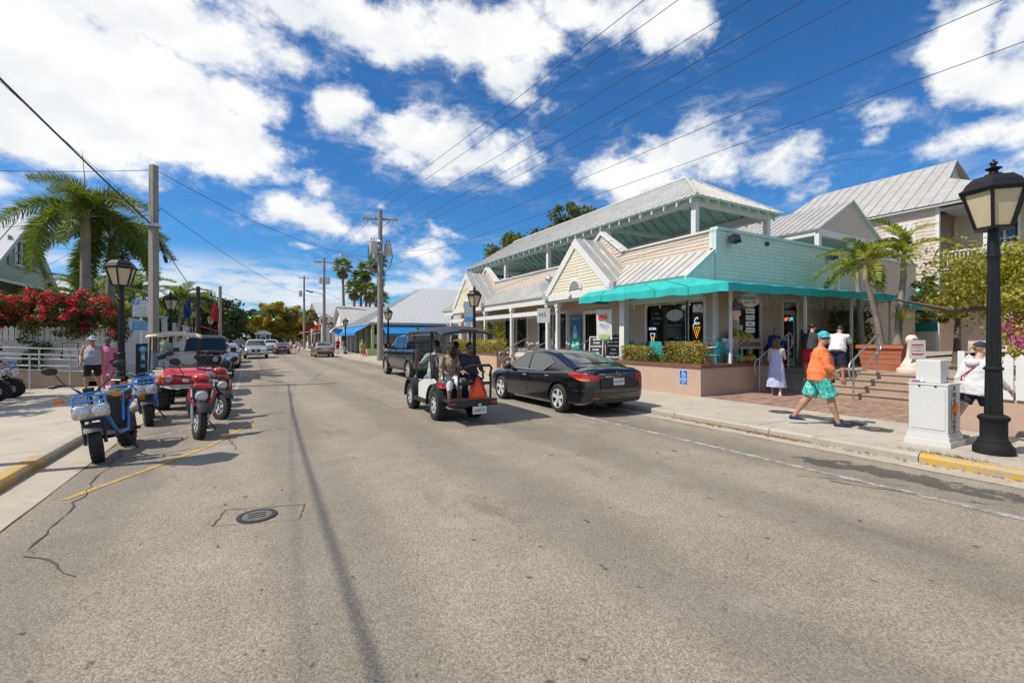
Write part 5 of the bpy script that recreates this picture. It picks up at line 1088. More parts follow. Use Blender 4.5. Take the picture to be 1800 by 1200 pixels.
# cafe tables and chairs in teal plastic
M_tealp=pm('teal_plastic',(.04,.40,.40),.4,var=.06)
def chair(): 
    t=thing('cafe_chair','teal moulded cafe chair','chair',(0,0,0),0,'teal cafe chairs'); rows=[]
    for j in range(5):
        z=.48+.36*j/4; w=.24-.02*abs(j-2); rows.append([(w*u,-.21-.09*(1-u*u)*.6+.03*0-.05*j/4,z) for u in (-1,-.6,-.2,.2,.6,1)])
    m=MB(); m.grid(rows); m.build('backrest',M_tealp,t,mods=[('SOLIDIFY',dict(thickness=.02))],smooth=50); m=MB(); m.grid([[(.24*u,.23-.46*j/4,.45-.02*(1-u*u)) for u in (-1,-.5,0,.5,1)] for j in range(5)]); m.build('seat',M_tealp,t,mods=[('SOLIDIFY',dict(thickness=.02))],smooth=50)
    for x in (-.2,.2):
        for y in (-.19,.2): m=MB(); m.tube([(x,y,.45),(x*1.2,y*1.22,0)],[.022,.016],6); m.build('leg',M_tealp,t)
    for x in (-.25,.25): m=MB(); m.tube([(x,-.22,.68),(x*1.06,.02,.66),(x,.17,.64),(x*.98,.19,.46)],.018,6); m.build('armrest',M_tealp,t)
    return t
c0=chair(); c0.location=(12.03,9.0,.8); c0.rotation_euler=(0,0,R(20)); WM[c0.name]=Matrix.Translation((12.03,9,.8)); c0['label']='teal cafe chair right of the front hedge, seen from behind'
for x,y,a,lb in ((11.78,10.75,R(-80),'teal cafe chair between the two hedges'),(12.1,11.35,R(150),'teal cafe chair facing the street by the shop window'),(12.2,12.2,R(200),'teal cafe chair at the left end of the cafe tables'),(14.75,8.75,R(60),'teal cafe chair under the seated man in the cap'),(12.35,10.15,R(170),'teal cafe chair close under the big shop window'),(12.6,8.75,R(160),'teal cafe chair at the table behind the coconut stand end')): dup(c0,(x,y,.8),a,lb)
def table(x,y,lb):
    t=thing('cafe_table',lb,'table',(x,y,.8),0,'small cafe tables'); m=MB(); m.box((0,0,.74),(.6,.6,.03)); m.build('tabletop',M_black,t); m=MB(); m.tube([(0,0,.02),(0,0,.73)],.035,8); m.build('pedestal',M_black,t); m=MB(); m.lathe([(.24,0),(.24,.015),(.04,.03),(0,.03)],14); m.build('foot',M_black,t); return t
table(12.15,9.62,'small dark cafe table behind the front hedge'); table(12.25,11.8,'small dark cafe table behind the second hedge'); table(15.3,8.7,'small dark cafe table beside the seated man')
t_=thing('paper_bag','crumpled pale blue bag on the table by the seated man','bag',(15.35,8.7,1.555)); m=MB(); m.ell((0,0,.09),(.14,.1,.09),9,6); m.ell((.08,0,.14),(.08,.08,.08),7,5); m.build('sack',pm('pale_blue',(.2,.42,.5),.7),t_)
hedge('clipped yellow-green hedge nearest the corner of the tan planter',10.98,11.42,8.55,9.9,.86,1.62,5200,bloom=L_orange,size=.03); hedge('clipped yellow-green hedge left of the spiky plant in the tan planter',10.98,11.42,10.55,11.9,.86,1.5,4600,size=.03)
hedge('long clipped hedge with orange blooms in the far planter',10.95,11.65,20.75,27.4,.86,1.72,8000,bloom=L_orange,size=.045)
spiky('spiky dracaena seedling between the two clipped hedges',11.2,10.22,.84,26,.55,L_palm); spiky('small orange flowered pot plant on the porch edge',11.6,13.55,.8,20,.2,L_palmy,'flower_pot','plant')
spiky('tall spiky yucca behind the far hedge and lamp post',11.9,22.4,.8,44,1.25,L_palmy,'yucca',w=.05,stem=.9); spiky('second spiky yucca beside the far porch post',11.7,23.6,.8,40,1.1,L_palmy,'yucca',w=.05,stem=1.3)
# magenta bougainvillea and the broad tree at the right
bg_=thing('bougainvillea','magenta flowering bougainvillea behind the white picket fence','shrub',(15.,2.3,.8)); m=MB()
for i in range(9): m.tube([(15+rnd.uniform(-.3,.3),2.3+rnd.uniform(-.3,.3),.8),(15+rnd.uniform(-1.2,1.2),2.3+rnd.uniform(-.9,.9),2.0)],[.03,.01],5)
m.build('stems',B_bark,bg_,world=True); L=Leaves(); B=Leaves()
for i in range(90):
    q=(15+rnd.uniform(-1.7,1.7),2.2+rnd.uniform(-1.4,1.2),1.5+rnd.uniform(-.5,.62)); L.cloud(q,(.28,.28,.22),60,.045,G)
    if i%2==0: B.cloud((q[0]-.1,q[1]-.1,q[2]+.1),(.22,.22,.18),55,.035,G)
L.build('leaves',L_hedge,bg_); B.build('bracts',L_mag,bg_)
bt=tree('spreading_tree','broad spreading tree with small yellow-green leaves beside the inn',17.3,2.45,.8,2.0,(.0,.0,2.4),(3.3,3.05,1.2),160,250,L_yel,.045,lean=(.3,-.2),tr=.2,limbs=8)
m=MB(); m.tube([(.2,-.1,1.55),(-.9,.9,1.72),(-2.0,2.1,1.65),(-2.9,2.9,1.95)],[.12,.085,.06,.03],8); m.build('limb',B_bark,bt,smooth=60)
tree('spreading_tree','thinner green tree behind the potted palms against the inn wall',21.8,6.3,.9,1.6,(0,.2,2.5),(1.5,1.5,1.1),34,170,L_olive,.06,lean=(.2,0),tr=.1,limbs=6)
hedge('loose green bamboo shrub under the awning end',18.6,20.8,8.3,9.0,.8,2.9,2600,L_olive,.07,None,'shrub','bamboo_shrub')
# ---------------------------------------------------------------- utility poles and wires
M_cpole=pm('concrete_pole',(.25,.235,.21),.85,var=.15,scale=3,bump=.3); M_wpole=pm('wood_pole',(.30,.25,.20),.9,var=.25,scale=4,bump=.4); M_dpole=pm('dark_pole',(.05,.04,.035),.85,var=.3); M_wire=pm('black_wire',(.012,.012,.013),.5,var=0); M_tank=pm('transformer_grey',(.50,.51,.49),.5,var=.1); M_insul=pm('insulator',(.42,.33,.28),.4,var=.1)
def crossarm(t,z,w,mat,rz=0):
    Q=Matrix.Rotation(rz,4,'Z'); m=MB(Q); m.box((0,.2,z),(w,.1,.13)); m.build('crossarm',mat,t); 
    for s in (-1,1): m=MB(Q); m.tube([(s*w*.3,.2,z-.05),(0,.16,z-.65)],.02,5); m.build('brace',mat,t)
    for x in (-.48,-.16,.48): m=MB(Q); m.lathe([(.02,z+.06),(.055,z+.1),(.045,z+.16),(.055,z+.2),(.04,z+.3),(0,z+.31)],8,(x*w,.2,0)); m.build('insulator',M_insul,t)
    for x in (-.38,-.22,.34): m=MB(Q); m.tube([(x*w,.1,z+.12),(x*w,.1,z-.42)],.035,6); m.build('cutout_fuse',M_insul,t)
bp_=thing('utility_pole','tall concrete utility pole with crossarm and three grey transformers by the pickup','utility pole',(8.35,34.9,.12)); m=MB(); m.tube([(0,0,-.1),(0,0,11.4)],[.26,.15],10); m.build('pole',M_cpole,bp_,smooth=60); crossarm(bp_,10.75,2.6,M_wpole,R(-20))
for k,(x,y,z) in enumerate(((-.62,-.25,8.35),(.62,.15,8.35),(-.2,.45,8.1))):
    m=MB(); m.lathe([(.26,0),(.28,.03),(.28,.82),(.30,.84),(.30,.9),(.2,.96),(0,.98)],14,(x,y,z-.35)); tk=m.build('transformer',M_tank,bp_,smooth=40)
    for q in (-.1,.1): m=MB(); m.lathe([(.04,0),(.03,.1),(.045,.12),(.02,.25),(0,.26)],8,(x+q,y,z+.6)); m.build('bushing',M_iron,tk)
    m=MB(); m.tube([(x*1.4,y,z+.4),(x*1.55,y,z-.4),(x*1.2,y,z-1.3),(x*.3,y*.3,z-1.7)],.03,6); m.build('cable_loop',M_wire,bp_)
m=MB(); m.lathe([(.24,8.9),(.25,8.92),(.25,9.02),(.24,9.04)],12); m.lathe([(.24,8.1),(.25,8.12),(.25,8.22),(.24,8.24)],12); m.build('steel_band',M_galv,bp_); m=MB(); m.tube([(-.1,0,6.6),(-1.0,-.25,7.2),(-1.8,-.4,7.55),(-2.3,-.5,7.6)],.04,6); m.build('lamp_arm',M_galv,bp_); m=MB(); m.box((-2.6,-.55,7.6),(.75,.24,.12),(0,.05,.2)); m.build('luminaire',M_tank,bp_)
for k in range(14): m=MB(); a=rnd.uniform(-1,1); m.tube([(.17,-.1*a,7.2-k*.07),(.35+.15*a,-.25,6.7-k*.1),(.18,-.12,6.1-k*.12)],.016,4); m.build('cable',M_wire,bp_) if k<8 else None
p2=thing('utility_pole','mid-distance utility pole with crossarm, small transformers and street light','utility pole',(8.4,66.8,.12)); m=MB(); m.tube([(0,0,0),(0,0,12.8)],[.24,.15],8); m.build('pole',M_cpole,p2); crossarm(p2,12.2,2.6,M_wpole,R(-15))
for x in (-.5,.5): m=MB(); m.lathe([(.28,0),(.28,.9),(0,.98)],10,(x,0,9.2)); m.build('transformer',M_tank,p2)
m=MB(); m.tube([(0,0,7.7),(-1.6,-.4,8.1)],.05,6); m.build('lamp_arm',M_galv,p2); m=MB(); m.box((-1.9,-.4,8.05),(.9,.3,.16),(0,.3,0)); m.build('luminaire',M_iron,p2)
p3=thing('utility_pole','slim far utility pole with one transformer near the traffic signals','utility pole',(7.6,86,.12)); m=MB(); m.tube([(0,0,0),(0,0,12.6)],[.22,.14],8); m.build('pole',M_wpole,p3); m=MB(); m.lathe([(.3,0),(.3,1.0),(0,1.1)],10,(-.6,0,9)); m.build('transformer',M_tank,p3); m=MB(); m.box((0,.1,12.2),(1.6,.1,.12)); m.build('crossarm',M_wpole,p3)
lp=thing('utility_pole','plain grey square concrete pole standing on the left pavement','utility pole',(-3.0,19.8,.12)); m=MB(); m.tube([(0,0,-.1),(0,0,7.6)],[.165,.135],4); m.M=Matrix(); m.build('pole',M_cpole,lp); m=MB(); m.box((0,-.02,5.52),(.42,.4,.1)); m.build('steel_band',M_galv,lp)
l2=thing('utility_pole','short dark wooden pole behind the beige golf cart with flags hanging near it','utility pole',(-3.05,34.9,.12)); m=MB(); m.tube([(0,0,0),(0,0,4.95)],[.15,.11],8); m.build('pole',M_dpole,l2); m=MB(); m.box((0,0,4.2),(.9,.08,.1)); m.build('crossarm',M_dpole,l2)
l3=thing('utility_pole','bare grey pole in front of the dark trees on the left','utility pole',(-3.0,55.8,.12)); m=MB(); m.tube([(0,0,0),(0,0,7.1)],[.19,.15],8); m.build('pole',M_wpole,l3)
rp=thing('utility_pole','tall utility pole behind the camera on the right, outside the photo','utility pole',(12.6,-21,.12)); m=MB(); m.tube([(0,0,0),(0,0,12)],[.26,.16],10); m.build('pole',M_cpole,rp); crossarm(rp,11.3,2.6,M_wpole)
lb_=thing('utility_pole','grey pole behind the camera on the left, outside the photo','utility pole',(-6.6,-9,.12)); m=MB(); m.tube([(0,0,0),(0,0,9.8)],[.2,.16],8); m.build('pole',M_cpole,lb_)
def wire(label,a,b,sag,r=.012,n=28,group='overhead wires',extra=None):
    a,b=Vector(a),Vector(b); pts=[a.lerp(b,i/n)-Vector((0,0,4*sag*(i/n)*(1-i/n))) for i in range(n+1)]
    m=MB(); m.tube(pts,r*.75,5); return setp(m.build('overhead_wire',M_wire),label,'wire',group)
tops=[(8.35-1.24*.94,34.9+.2+.42,11.25),(8.35-.4,34.9+.3,11.25),(8.35+1.2*.94,34.9-.2,11.2)]
ends=[(11.4,-21,11.6),(12.2,-21,11.6),(13.9,-21,11.6)]
for k,(a,b) in enumerate(zip(tops,ends)): wire('high power wire from the transformer pole crossarm over the street, '+('leftmost','middle','rightmost')[k]+' of the three',a,b,.55,.013)
wire('thick lower wire from the transformer pole towards the upper right',(8.4,34.8,9.4),(11.6,-21,9.3),.5,.012); wire('thin lower wire from the transformer pole towards the upper right',(8.4,34.8,9.0),(12.8,-21,9.4),.5,.010)
wire('long thin telephone wire crossing above the inn roof, upper one',(8.4,34.8,7.7),(14.4,-21,8.6),.35,.010); wire('long thin telephone wire crossing above the inn roof, lower one with a clamp',(8.4,34.8,7.1),(15.6,-21,8.0),.35,.010); wire('service wire running from the transformer pole to the pavilion roof',(8.4,34.8,8.3),(15.6,20.,8.6),.5,.011)
tp2=[(7.2,67,12.75),(8.0,67,12.75),(9.6,66.8,12.75)]
for k,(a,b) in enumerate(zip(tops,tp2)): wire('power wire between the transformer pole and the pole beyond, '+('left','middle','right')[k]+' one',a,b,.7,.014)
wire('telephone cable along the right side between the two big poles',(8.4,35,7.1),(8.4,66.8,7.0),.7,.02); wire('slack cable falling from the far street light pole to the blue awning roof',(8.4,66.8,8.4),(12,52,5.2),.5,.02)
wire('long sagging wire crossing the street from the left concrete pole top',(-2.95,19.9,7.6),(8.3,34.8,7.9),.75,.014); wire('lower sagging wire crossing the street from the left concrete pole',(-2.95,19.9,6.4),(8.3,66,7.6),1.1,.014)
wire('thick black cable coming down from the upper left to the concrete pole',(-3.05,19.75,5.66),(-6.6,-9,9.6),.35,.03); wire('thin wire beside the thick black cable at the upper left',(-3.05,19.75,5.9),(-7.0,-9,9.2),.35,.008); wire('black cable falling from the concrete pole to the short dark pole',(-2.95,19.9,5.6),(-3.05,34.9,4.7),.35,.022)
wire('top wire leaving the concrete pole to the left across the palm',(-3.05,19.8,7.55),(-16,21,6.6),.4,.012); wire('middle wire leaving the concrete pole to the left house',(-3.05,19.8,6.3),(-11,33,4.6),.2,.01); wire('low wire leaving the concrete pole to the left house gable',(-3.05,19.8,6.0),(-14,22,4.6),.25,.01)
t_=thing('cable_splice','black splice case hanging on the cable right of the concrete pole','splice case',(-2.97,21.3,5.1)); m=MB(); m.tube([(0,-.5,.22),(0,.0,0),(0,.45,-.12)],[.03,.06,.03],8); m.tube([(0,.5,-.2),(0,.9,-.35)],[.07,.06],8); m.build('case',M_wire,t_)
wire('far wire strung across the street before the traffic signals, upper one',(-3,55.8,6.6),(7.6,86,6.2),.5,.02); wire('far wire strung across the street before the traffic signals, lower one',(-3,55.8,4.9),(8.4,66.8,4.6),.3,.02)
# ================================================================ left side
M_wwall=worn('whitewash',(.66,.65,.62),(.50,.48,.44),.30,2.5); M_wfence=pm('white_fence_paint',(.66,.66,.64),.65,var=.12,scale=3,bump=.1); M_green=pm('sage_siding',(.52,.57,.40),.75,var=.08,scale=1.5); M_wroof=pm('white_roof_metal',(.52,.52,.51),.4,.25,var=.08,island=.05)
gw=thing('garden_wall','whitewashed masonry garden wall with dark square vents behind the couple','wall',(-5,24.5,.12))
ux=(1,0,0)
vents=[(-8.62,1.17,.36,.2),(-7.75,.78,.55,.3),(-6.65,.78,.45,.3),(-6.15,.60,.42,.22),(-10.2,1.1,.5,.25),(-11.6,.8,.5,.25)]
xs=[-26]+sorted([v for a in vents for v in (a[0],a[0]+a[2])])+[-4.94]
m=MB()
for a,b in zip(xs,xs[1:]):
    h=[v for v in vents if abs(v[0]-a)<1e-6 and abs(v[0]+v[2]-b)<1e-6]
    if h: m.bx(a,b,24.5,24.75,.1,.12+h[0][1]-.0); m.bx(a,b,24.5,24.75,.12+h[0][1]+h[0][3],1.6)
    else: m.bx(a,b,24.5,24.75,.1,1.6)
m.build('wall_body',M_wwall,gw,world=True)
for v in vents: m=MB(); m.bx(v[0],v[0]+v[2],24.66,24.7,.12+v[1],.12+v[1]+v[3]); m.build('vent',M_dark,gw,world=True)
m=MB(); m.bx(-26,-4.9,24.46,24.8,1.6,1.66); m.build('coping',M_wwall,gw,world=True)
pf=thing('picket_fence','weathered pale picket fence standing on the garden wall under the red bougainvillea','fence',(-5,24.6,1.66)); pk_=MB(); pk_.prism([(-.07,0),(.07,0),(.07,.5),(0,.58),(-.07,.5)],-.012,.012,'Y'); pme=pk_.mesh('picket',M_wfence)
x=-5.05
while x>-20: link('picket',pme,pf,Matrix.Translation((x+5,-.08,rnd.uniform(-.01,.01)))); x-=.165
for z in (1.75,2.05): m=MB(); m.bx(-20,-5,24.54,24.58,z,z+.07); m.build('rail',M_wfence,pf,world=True)
# street fence: solid tall boards, scooped top, then open pickets and posts
sf=thing('board_fence','tall white board fence with scooped top along the left pavement','fence',(-4.94,27,.12)); bmh=MB(); bmh.bx(-.012,.012,-.085,.085,0,1); bme=bmh.mesh('board',M_wfence)
y=24.85; k=0
while y<33.2:
    f=min(1,max(0,(y-30.4)/1.9)); h=2.5-.95*math.sin(f*PI/2)+ (0 if y<30.4 else 0)
    link('board',bme,sf,Matrix.Translation((0,y-27,.45))@Matrix.Diagonal((1,1,h-.45,1))); y+=.176
m=MB(); m.bx(-5.05,-4.80,24.75,33.2,.1,.62); m.build('plinth',M_wwall,sf,world=True); m=MB(); m.bx(-4.965,-4.915,24.85,30.2,2.62,2.7); m.build('cap_rail',M_wfence,sf,world=True)
of=thing('open_picket_fence','open white picket fence with tall white posts farther along the left pavement','fence',(-4.94,34,.12)); y=33.3; opk=MB(); opk.prism([(-.04,0),(.04,0),(.04,1.25),(0,1.32),(-.04,1.25)],-.012,.012,'X'); ome=opk.mesh('picket',M_wfence)
while y<62: link('picket',ome,of,Matrix.Translation((0,y-34,.1))); y+=.17
for z in (.4,1.15): m=MB(); m.bx(-4.99,-4.96,33.2,62,z,z+.08); m.build('rail',M_wfence,of,world=True)
for y,h in ((33.2,2.9),(36.2,3.0),(39.5,2.7),(46,2.7),(53,2.7)):
    m=MB(); m.box((0,y-34,h/2),(.26,.26,h)); m.box((0,y-34,h+.03),(.36,.36,.08)); m.build('fence_post',M_wfence,of)
# ramp with hand rails
rp_=thing('access_ramp','tan concrete access ramp with steps behind the left scooters','ramp',(-5,20.5,.12)); M_ramp=concrete('ramp_concrete',(.42,.33,.25),.4,.8)
m=MB(); m.prism([(-4.9,.1),(-4.9,.62),(-9,.95),(-22,1.15),(-22,.1)],20.5,20.7,'Y'); m.build('ramp_wall',M_ramp,rp_,world=True); m=MB(); m.prism([(-5.6,.1),(-5.6,.35),(-22,1.0),(-22,.1)],20.7,22.4,'Y'); m.build('ramp_floor',M_ramp,rp_,world=True)
for i in range(3): m=MB(); m.bx(-5.5+.0,-4.6+.3*(2-i)-.3,20.72,22.4,.1,.12+.15*(i+1)); m.build('step',M_ramp,rp_,world=True)
for k,(yy,z) in enumerate(((20.2,1.18),(20.95,1.36))): rail('galvanised loop handrail of the ramp behind the left scooters, '+('front run' if k==0 else 'rear run beside the wall'),((-16,yy,z+.55),(-5.1,yy,z)),.36,[(-5.25,yy,.12,z-.0),(-6.2,yy-.0,.12,z+.04),(-9.2,yy,.12,z+.2),(-12,yy,.12,z+.35)],.026,group='ramp handrails')
t_=thing('property_sign','small white private property notice on the garden wall','sign',(-6.35,24.47,1.27)); m=MB(); m.box((0,0,0),(.42,.02,.58)); m.build('plate',M_white,t_); m=MB(); m.box((0,.004,0),(.46,.02,.62)); m.build('border',M_ink,t_)
for k,s in enumerate(('PRIVATE','PROPERTY','NO','TRESPASSING')): text(s,.085 if k<3 else .06,M_ink,t_,frame((0,-.0115,.19-.125*k),(1,0,0),(0,0,1)),bold=.002)
# red bougainvillea over the fence and the green vine on the wall
bo=thing('bougainvillea','big red flowering bougainvillea spilling over the white fence','shrub',(-7.5,24.9,1.6)); m=MB()
for i in range(22): x=rnd.uniform(-12,-5.2); m.tube([(x,25.2,.2),(x+rnd.uniform(-.4,.4),24.9,1.9),(x+rnd.uniform(-.9,.9),24.3+rnd.uniform(-.3,.6),rnd.uniform(2.4,3.6))],[.05,.03,.01],5)
m.build('stems',B_bark,bo,world=True); L=Leaves(); B=Leaves()
for i in range(420):
    x=-4.62-abs(rnd.random()**.9)*9.; top=3.66-.10*max(0,(-x-5.8))-.9*max(0,(x+5.7))**1.5; z=rnd.uniform(1.75 if x>-8 else 2.05,top); y=24.7+rnd.uniform(-.95,1.2)*math.sin(PI*min(1,max(.15,(z-1.4)/2.6)))**.5
    L.cloud((x,y,z),(.34,.34,.26),85,.055,G); p=.95 if x>-8.6 else .12
    if rnd.random()<p*(.35+.9*(z-1.7)/2): B.cloud((x+.02,y-.22,z+.05),(.20,.18,.15),46,.042,G)
L.build('leaves',leafmat('leaf_deep',(.014,.024,.006),(.12,.13,.02)),bo); B.build('bracts',L_red,bo)
vn=thing('wall_vine','green climbing vine on the white wall above the ramp','vine',(-7.2,24.3,.3)); m=MB(); m.tube([(-7.2,24.4,.2),(-7.25,24.35,.8),(-7.1,24.3,1.4)],[.03,.025,.015],5); m.build('stem',B_bark,vn,world=True); L=Leaves()
for i in range(22): L.cloud((-7.2+rnd.gauss(0,.33),24.25+rnd.uniform(-.15,.1),1.0+rnd.gauss(0,.32)),(.2,.16,.16),38,.06,G)
L.build('leaves',leafmat('vine_leaf',(.02,.07,.01),(.07,.16,.03)),vn)
# palms and garden trees
palm('foxtail_palm','tall foxtail palm with spear leaf over the red bougainvillea',-6.5,27,.1,6.1,.19,F_fox,12,'foxtail palms',1.0,(0,0),(-.45,1.2),spear=3.0,scale=1.0)
palm('foxtail_palm','shorter foxtail palm beside the lantern and concrete pole',-6.15,29,.1,5.0,.17,F_fox,11,'foxtail palms',1.5,(.1,0),(-.75,.95),scale=.95)
for x,y,h,lb,n in ((-6.6,38,3.3,'coconut palm behind the open picket fence, nearest the concrete pole',13),(-5.6,47,3.6,'coconut palm behind the open picket fence, above the second lantern',13),(-7.6,33,2.6,'low bushy palm behind the parking sign',12),(-6.2,57,4.3,'coconut palm farthest along the open fence',12),(-8.3,43,4.4,'taller coconut palm deep behind the open fence',12)): palm('garden_palm',lb,x,y,.1,h+.8,.12,F_date,n,'garden palms on the left',.3,(rnd.uniform(-.5,.5),0),(-.35,1.15),scale=1.0)
tree('garden_tree','yellow-green bushy tree behind the foxtail palms and fence',-7.6,36.5,.1,1.8,(0,0,2.9),(1.9,2.5,1.4),50,130,L_yel,.10,'garden trees on the left')
tree('garden_tree','mid-green bushy tree inside the board fence behind the signs',-7.0,31.,.1,1.3,(0,0,2.1),(1.5,1.8,1.1),40,120,L_olive,.09,'garden trees on the left')
for x,y,h,r,lb,lf in ((-6.8,66,4.4,4.2,'dark dense street tree on the left, nearest beyond the flags',L_dark),(-6.4,80,5.2,4.9,'dark dense street tree on the left, second along the street',L_dark),(-6.0,98,5.0,4.6,'dark dense street tree on the left, third along the street',L_dark),(-6.5,120,5,5,'dark dense street tree on the left, farthest along the street',L_dark),(-10,56,3.6,3.4,'olive street tree behind the open fence far left',L_olive)): tree('street_tree',lb,x,y,.1,2.3,(.3,0,h),(r,r,r*.62),70,110,lf,.2,'street trees on the left',tr=.28)
# green house with gable, and paler roofs behind
hs=thing('clapboard_house','sage green clapboard house with steep gable and white sash window','building',(-11,34.7,.1)); hx=-11; cy=34.75
clap(hs,(hx,cy,4.7),(0,1,0),(1,0,0),[(-4.4,0),(4.4,0),(0,3.25)],M_green,.16,openings=[(-1.05,.55,1.0,2.3)] and [])
wframe(hs,(hx+.03,0,0),(0,1,0),(1,0,0),(33.75,35.15,5.72,6.95),M_white,M_glass,1,1,.13,name='sash_window',proud=.1,inset=-.01)
for y in (33.3,35.6): m=MB(); m.box((hx+.06,y,6.33),(.06,.42,1.5)); sh=m.build('shutter',pm('grey_shutter',(.33,.35,.33),.6),hs,world=True)
for s in (-1,1):
    metal_roof(hs,[(hx+.35,cy+s*4.85,4.42),(hx-9,cy+s*4.85,4.42),(hx-9,cy,8.08),(hx+.35,cy,8.08)],(1,0,0),.6,M_wroof,deck=M_white)
    m=MB(); m.slab([(hx+.3,cy+s*4.8,4.36),(hx+.3,cy,8.0),(hx+.3,cy,7.76),(hx+.3,cy+s*4.5,4.34)],(-.06,0,0)); m.build('rake_board',M_green,hs,world=True)
m=MB(); m.bx(hx-8.5,hx-.15,cy-4.2,cy+4.2,.1,4.7); m.build('wall',M_green,hs,world=True)
metal_roof(hs,[(hx+3.0,cy-5.2,3.95),(hx+3.0,cy+4.4,3.95),(hx-.1,cy+4.4,4.75),(hx-.1,cy-5.2,4.75)],(0,1,0),.6,M_metalg,deck=M_white)
m=MB(); m.bx(hx+2.85,hx+2.97,cy-5.1,cy+4.3,3.62,3.9); m.build('porch_beam',M_white,hs,world=True)
for y in (cy-4.8,cy-1.5,cy+1.5,cy+4.1): m=MB(); m.bx(hx+2.84,hx+2.98,y-.07,y+.07,.1,3.62); m.build('porch_post',M_white,hs,world=True)
h2=thing('white_house','low house with white hip roof behind the palm trunks','building',(-10,44,.1)); m=MB(); m.bx(-16,-8.3,40,50,.1,4.0); m.build('wall',M_white,h2,world=True)
for C_,u in (([(-7.4,39.4,4.0),(-7.4,50.6,4.0),(-12,47,6.0),(-12,43.5,6.0)],(0,1,0)),([(-16.6,39.4,4.0),(-7.4,39.4,4.0),(-12,43.5,6.0)],(1,0,0))): metal_roof(h2,C_,u,.7,M_wroof,deck=M_white)
# parking signs and pay kiosk
ps=thing('parking_sign','white pay parking sign above a blue notice on a slim post','sign',(-4.0,23.7,.12)); m=MB(); m.bx(-.035,.035,-.03,.03,0,3.35); m.build('post',M_white,ps)
M_sb=pm('parking_blue',(.03,.26,.50),.4)
m=MB(); m.box((0,-.04,2.86),(.58,.012,.72)); a_=m.build('plate',M_sb,ps); m=MB(); m.box((0,-.048,2.86),(.52,.006,.66)); m.build('panel',M_white,a_); m=MB(); m.box((-.15,-.053,3.09),(.2,.005,.18)); m.build('logo_panel',M_sb,a_); text('P',.17,M_white,a_,frame((-.15,-.0565,3.09),(1,0,0),(0,0,1)),bold=.006)
text('PAY TO',.075,M_sb,a_,frame((.1,-.052,3.13),(1,0,0),(0,0,1))); text('PARK',.075,M_sb,a_,frame((.1,-.052,3.05),(1,0,0),(0,0,1)))
for k in range(5): text(('24 HOURS A DAY','7 DAYS A WEEK','USE PAY STATION','ENTER PLATE','VIOLATORS TOWED')[k],.05,M_sb,a_,frame((0,-.052,2.92-.085*k),(1,0,0),(0,0,1)),bold=.001)
m=MB(); m.box((0,-.04,2.16),(.56,.012,.36)); a_=m.build('plate',M_sb,ps)
for k,s in enumerate(('CASH OR CREDIT','PAY BY PHONE','AT PAY STATION')): text(s,.06,M_white,a_,frame((0,-.0475,2.27-.10*k),(1,0,0),(0,0,1)),bold=.001)
pk2=thing('pay_kiosk','slim black parking pay station with blue P badge by the concrete pole','parking meter',(-3.42,20.6,.12),R(8)); m=MB(); m.box((0,0,.72),(.40,.30,1.44)); m.build('cabinet',M_black,pk2,mods=[('BEVEL',dict(width=.02,segments=2))]); m=MB(); m.box((.22,0,1.42),(.5,.26,.06)); m.box((.4,0,1.28),(.14,.2,.2)); m.build('hood',M_black,pk2)
m=MB(); m.lathe([(0,-.156),(.12,-.156),(.12,-.15),(0,-.15)],20,(0,0,1.25),'Y'); a_=m.build('badge',M_sb,pk2); text('P',.17,M_white,a_,frame((0,-.158,1.25),(1,0,0),(0,0,1)),bold=.004); m=MB(); m.box((0,-.153,.86),(.12,.004,.52)); a_=m.build('strip_label',M_sb,pk2)
text('METER',.115,M_white,a_,frame((0,-.157,.86),(0,0,-1),(1,0,0)),bold=.002)
m=MB(); m.box((.36,.05,.5),(.3,.2,1.0)); m.build('side_cabinet',pm('grey_cabinet',(.35,.36,.37),.5),pk2)
for k,(x,y,s,c) in enumerate(((-4.6,37,'OPEN',M_redink),(-4.5,44,'LUNCH',M_ink))):
    t_=thing('upright_sign','tall narrow white signboard on the left fence, '+('with red letters' if k==0 else 'with dark letters'),'sign',(x,y,1.3),R(-5),'narrow signboards'); m=MB(); m.box((0,0,.7),(.34,.03,1.5)); m.build('board',M_white,t_); text(s,.26,c,t_,frame((0,-.017,.7),(0,0,-1),(1,0,0)),bold=.004)
for k,(c,x,z,lb) in enumerate(((pm('flag_blue',(.02,.05,.22),.7),-.55,3.9,'dark blue flag hanging by the short dark pole'),(pm('flag_red',(.5,.02,.03),.7),.6,3.7,'red ruffled flag beside the short dark pole'))):
    t_=thing('flag',lb,'flag',(-3.1+x,36.6,z),0,'flags on the left'); m=MB(); m.tube([(0,0,-3.6),(0,0,.6)],.025,5); m.build('flag_pole',M_dpole,t_); m=MB(); m.grid([[(.06+(.5-.1*abs(i-3)/3)*i/6*(1 if k else -1),.08*math.sin(i*1.5+j),.5-.28*j-.06*i) for i in range(7)] for j in range(5)]); m.build('cloth',c,t_,mods=[('SOLIDIFY',dict(thickness=.008))],smooth=60)

tree('shade_tree','broad tree just outside the left edge that shades the left pavement',-8.9,16.6,.1,3.2,(0,0,4.9),(2.3,2.9,1.5),46,120,L_olive,.10)
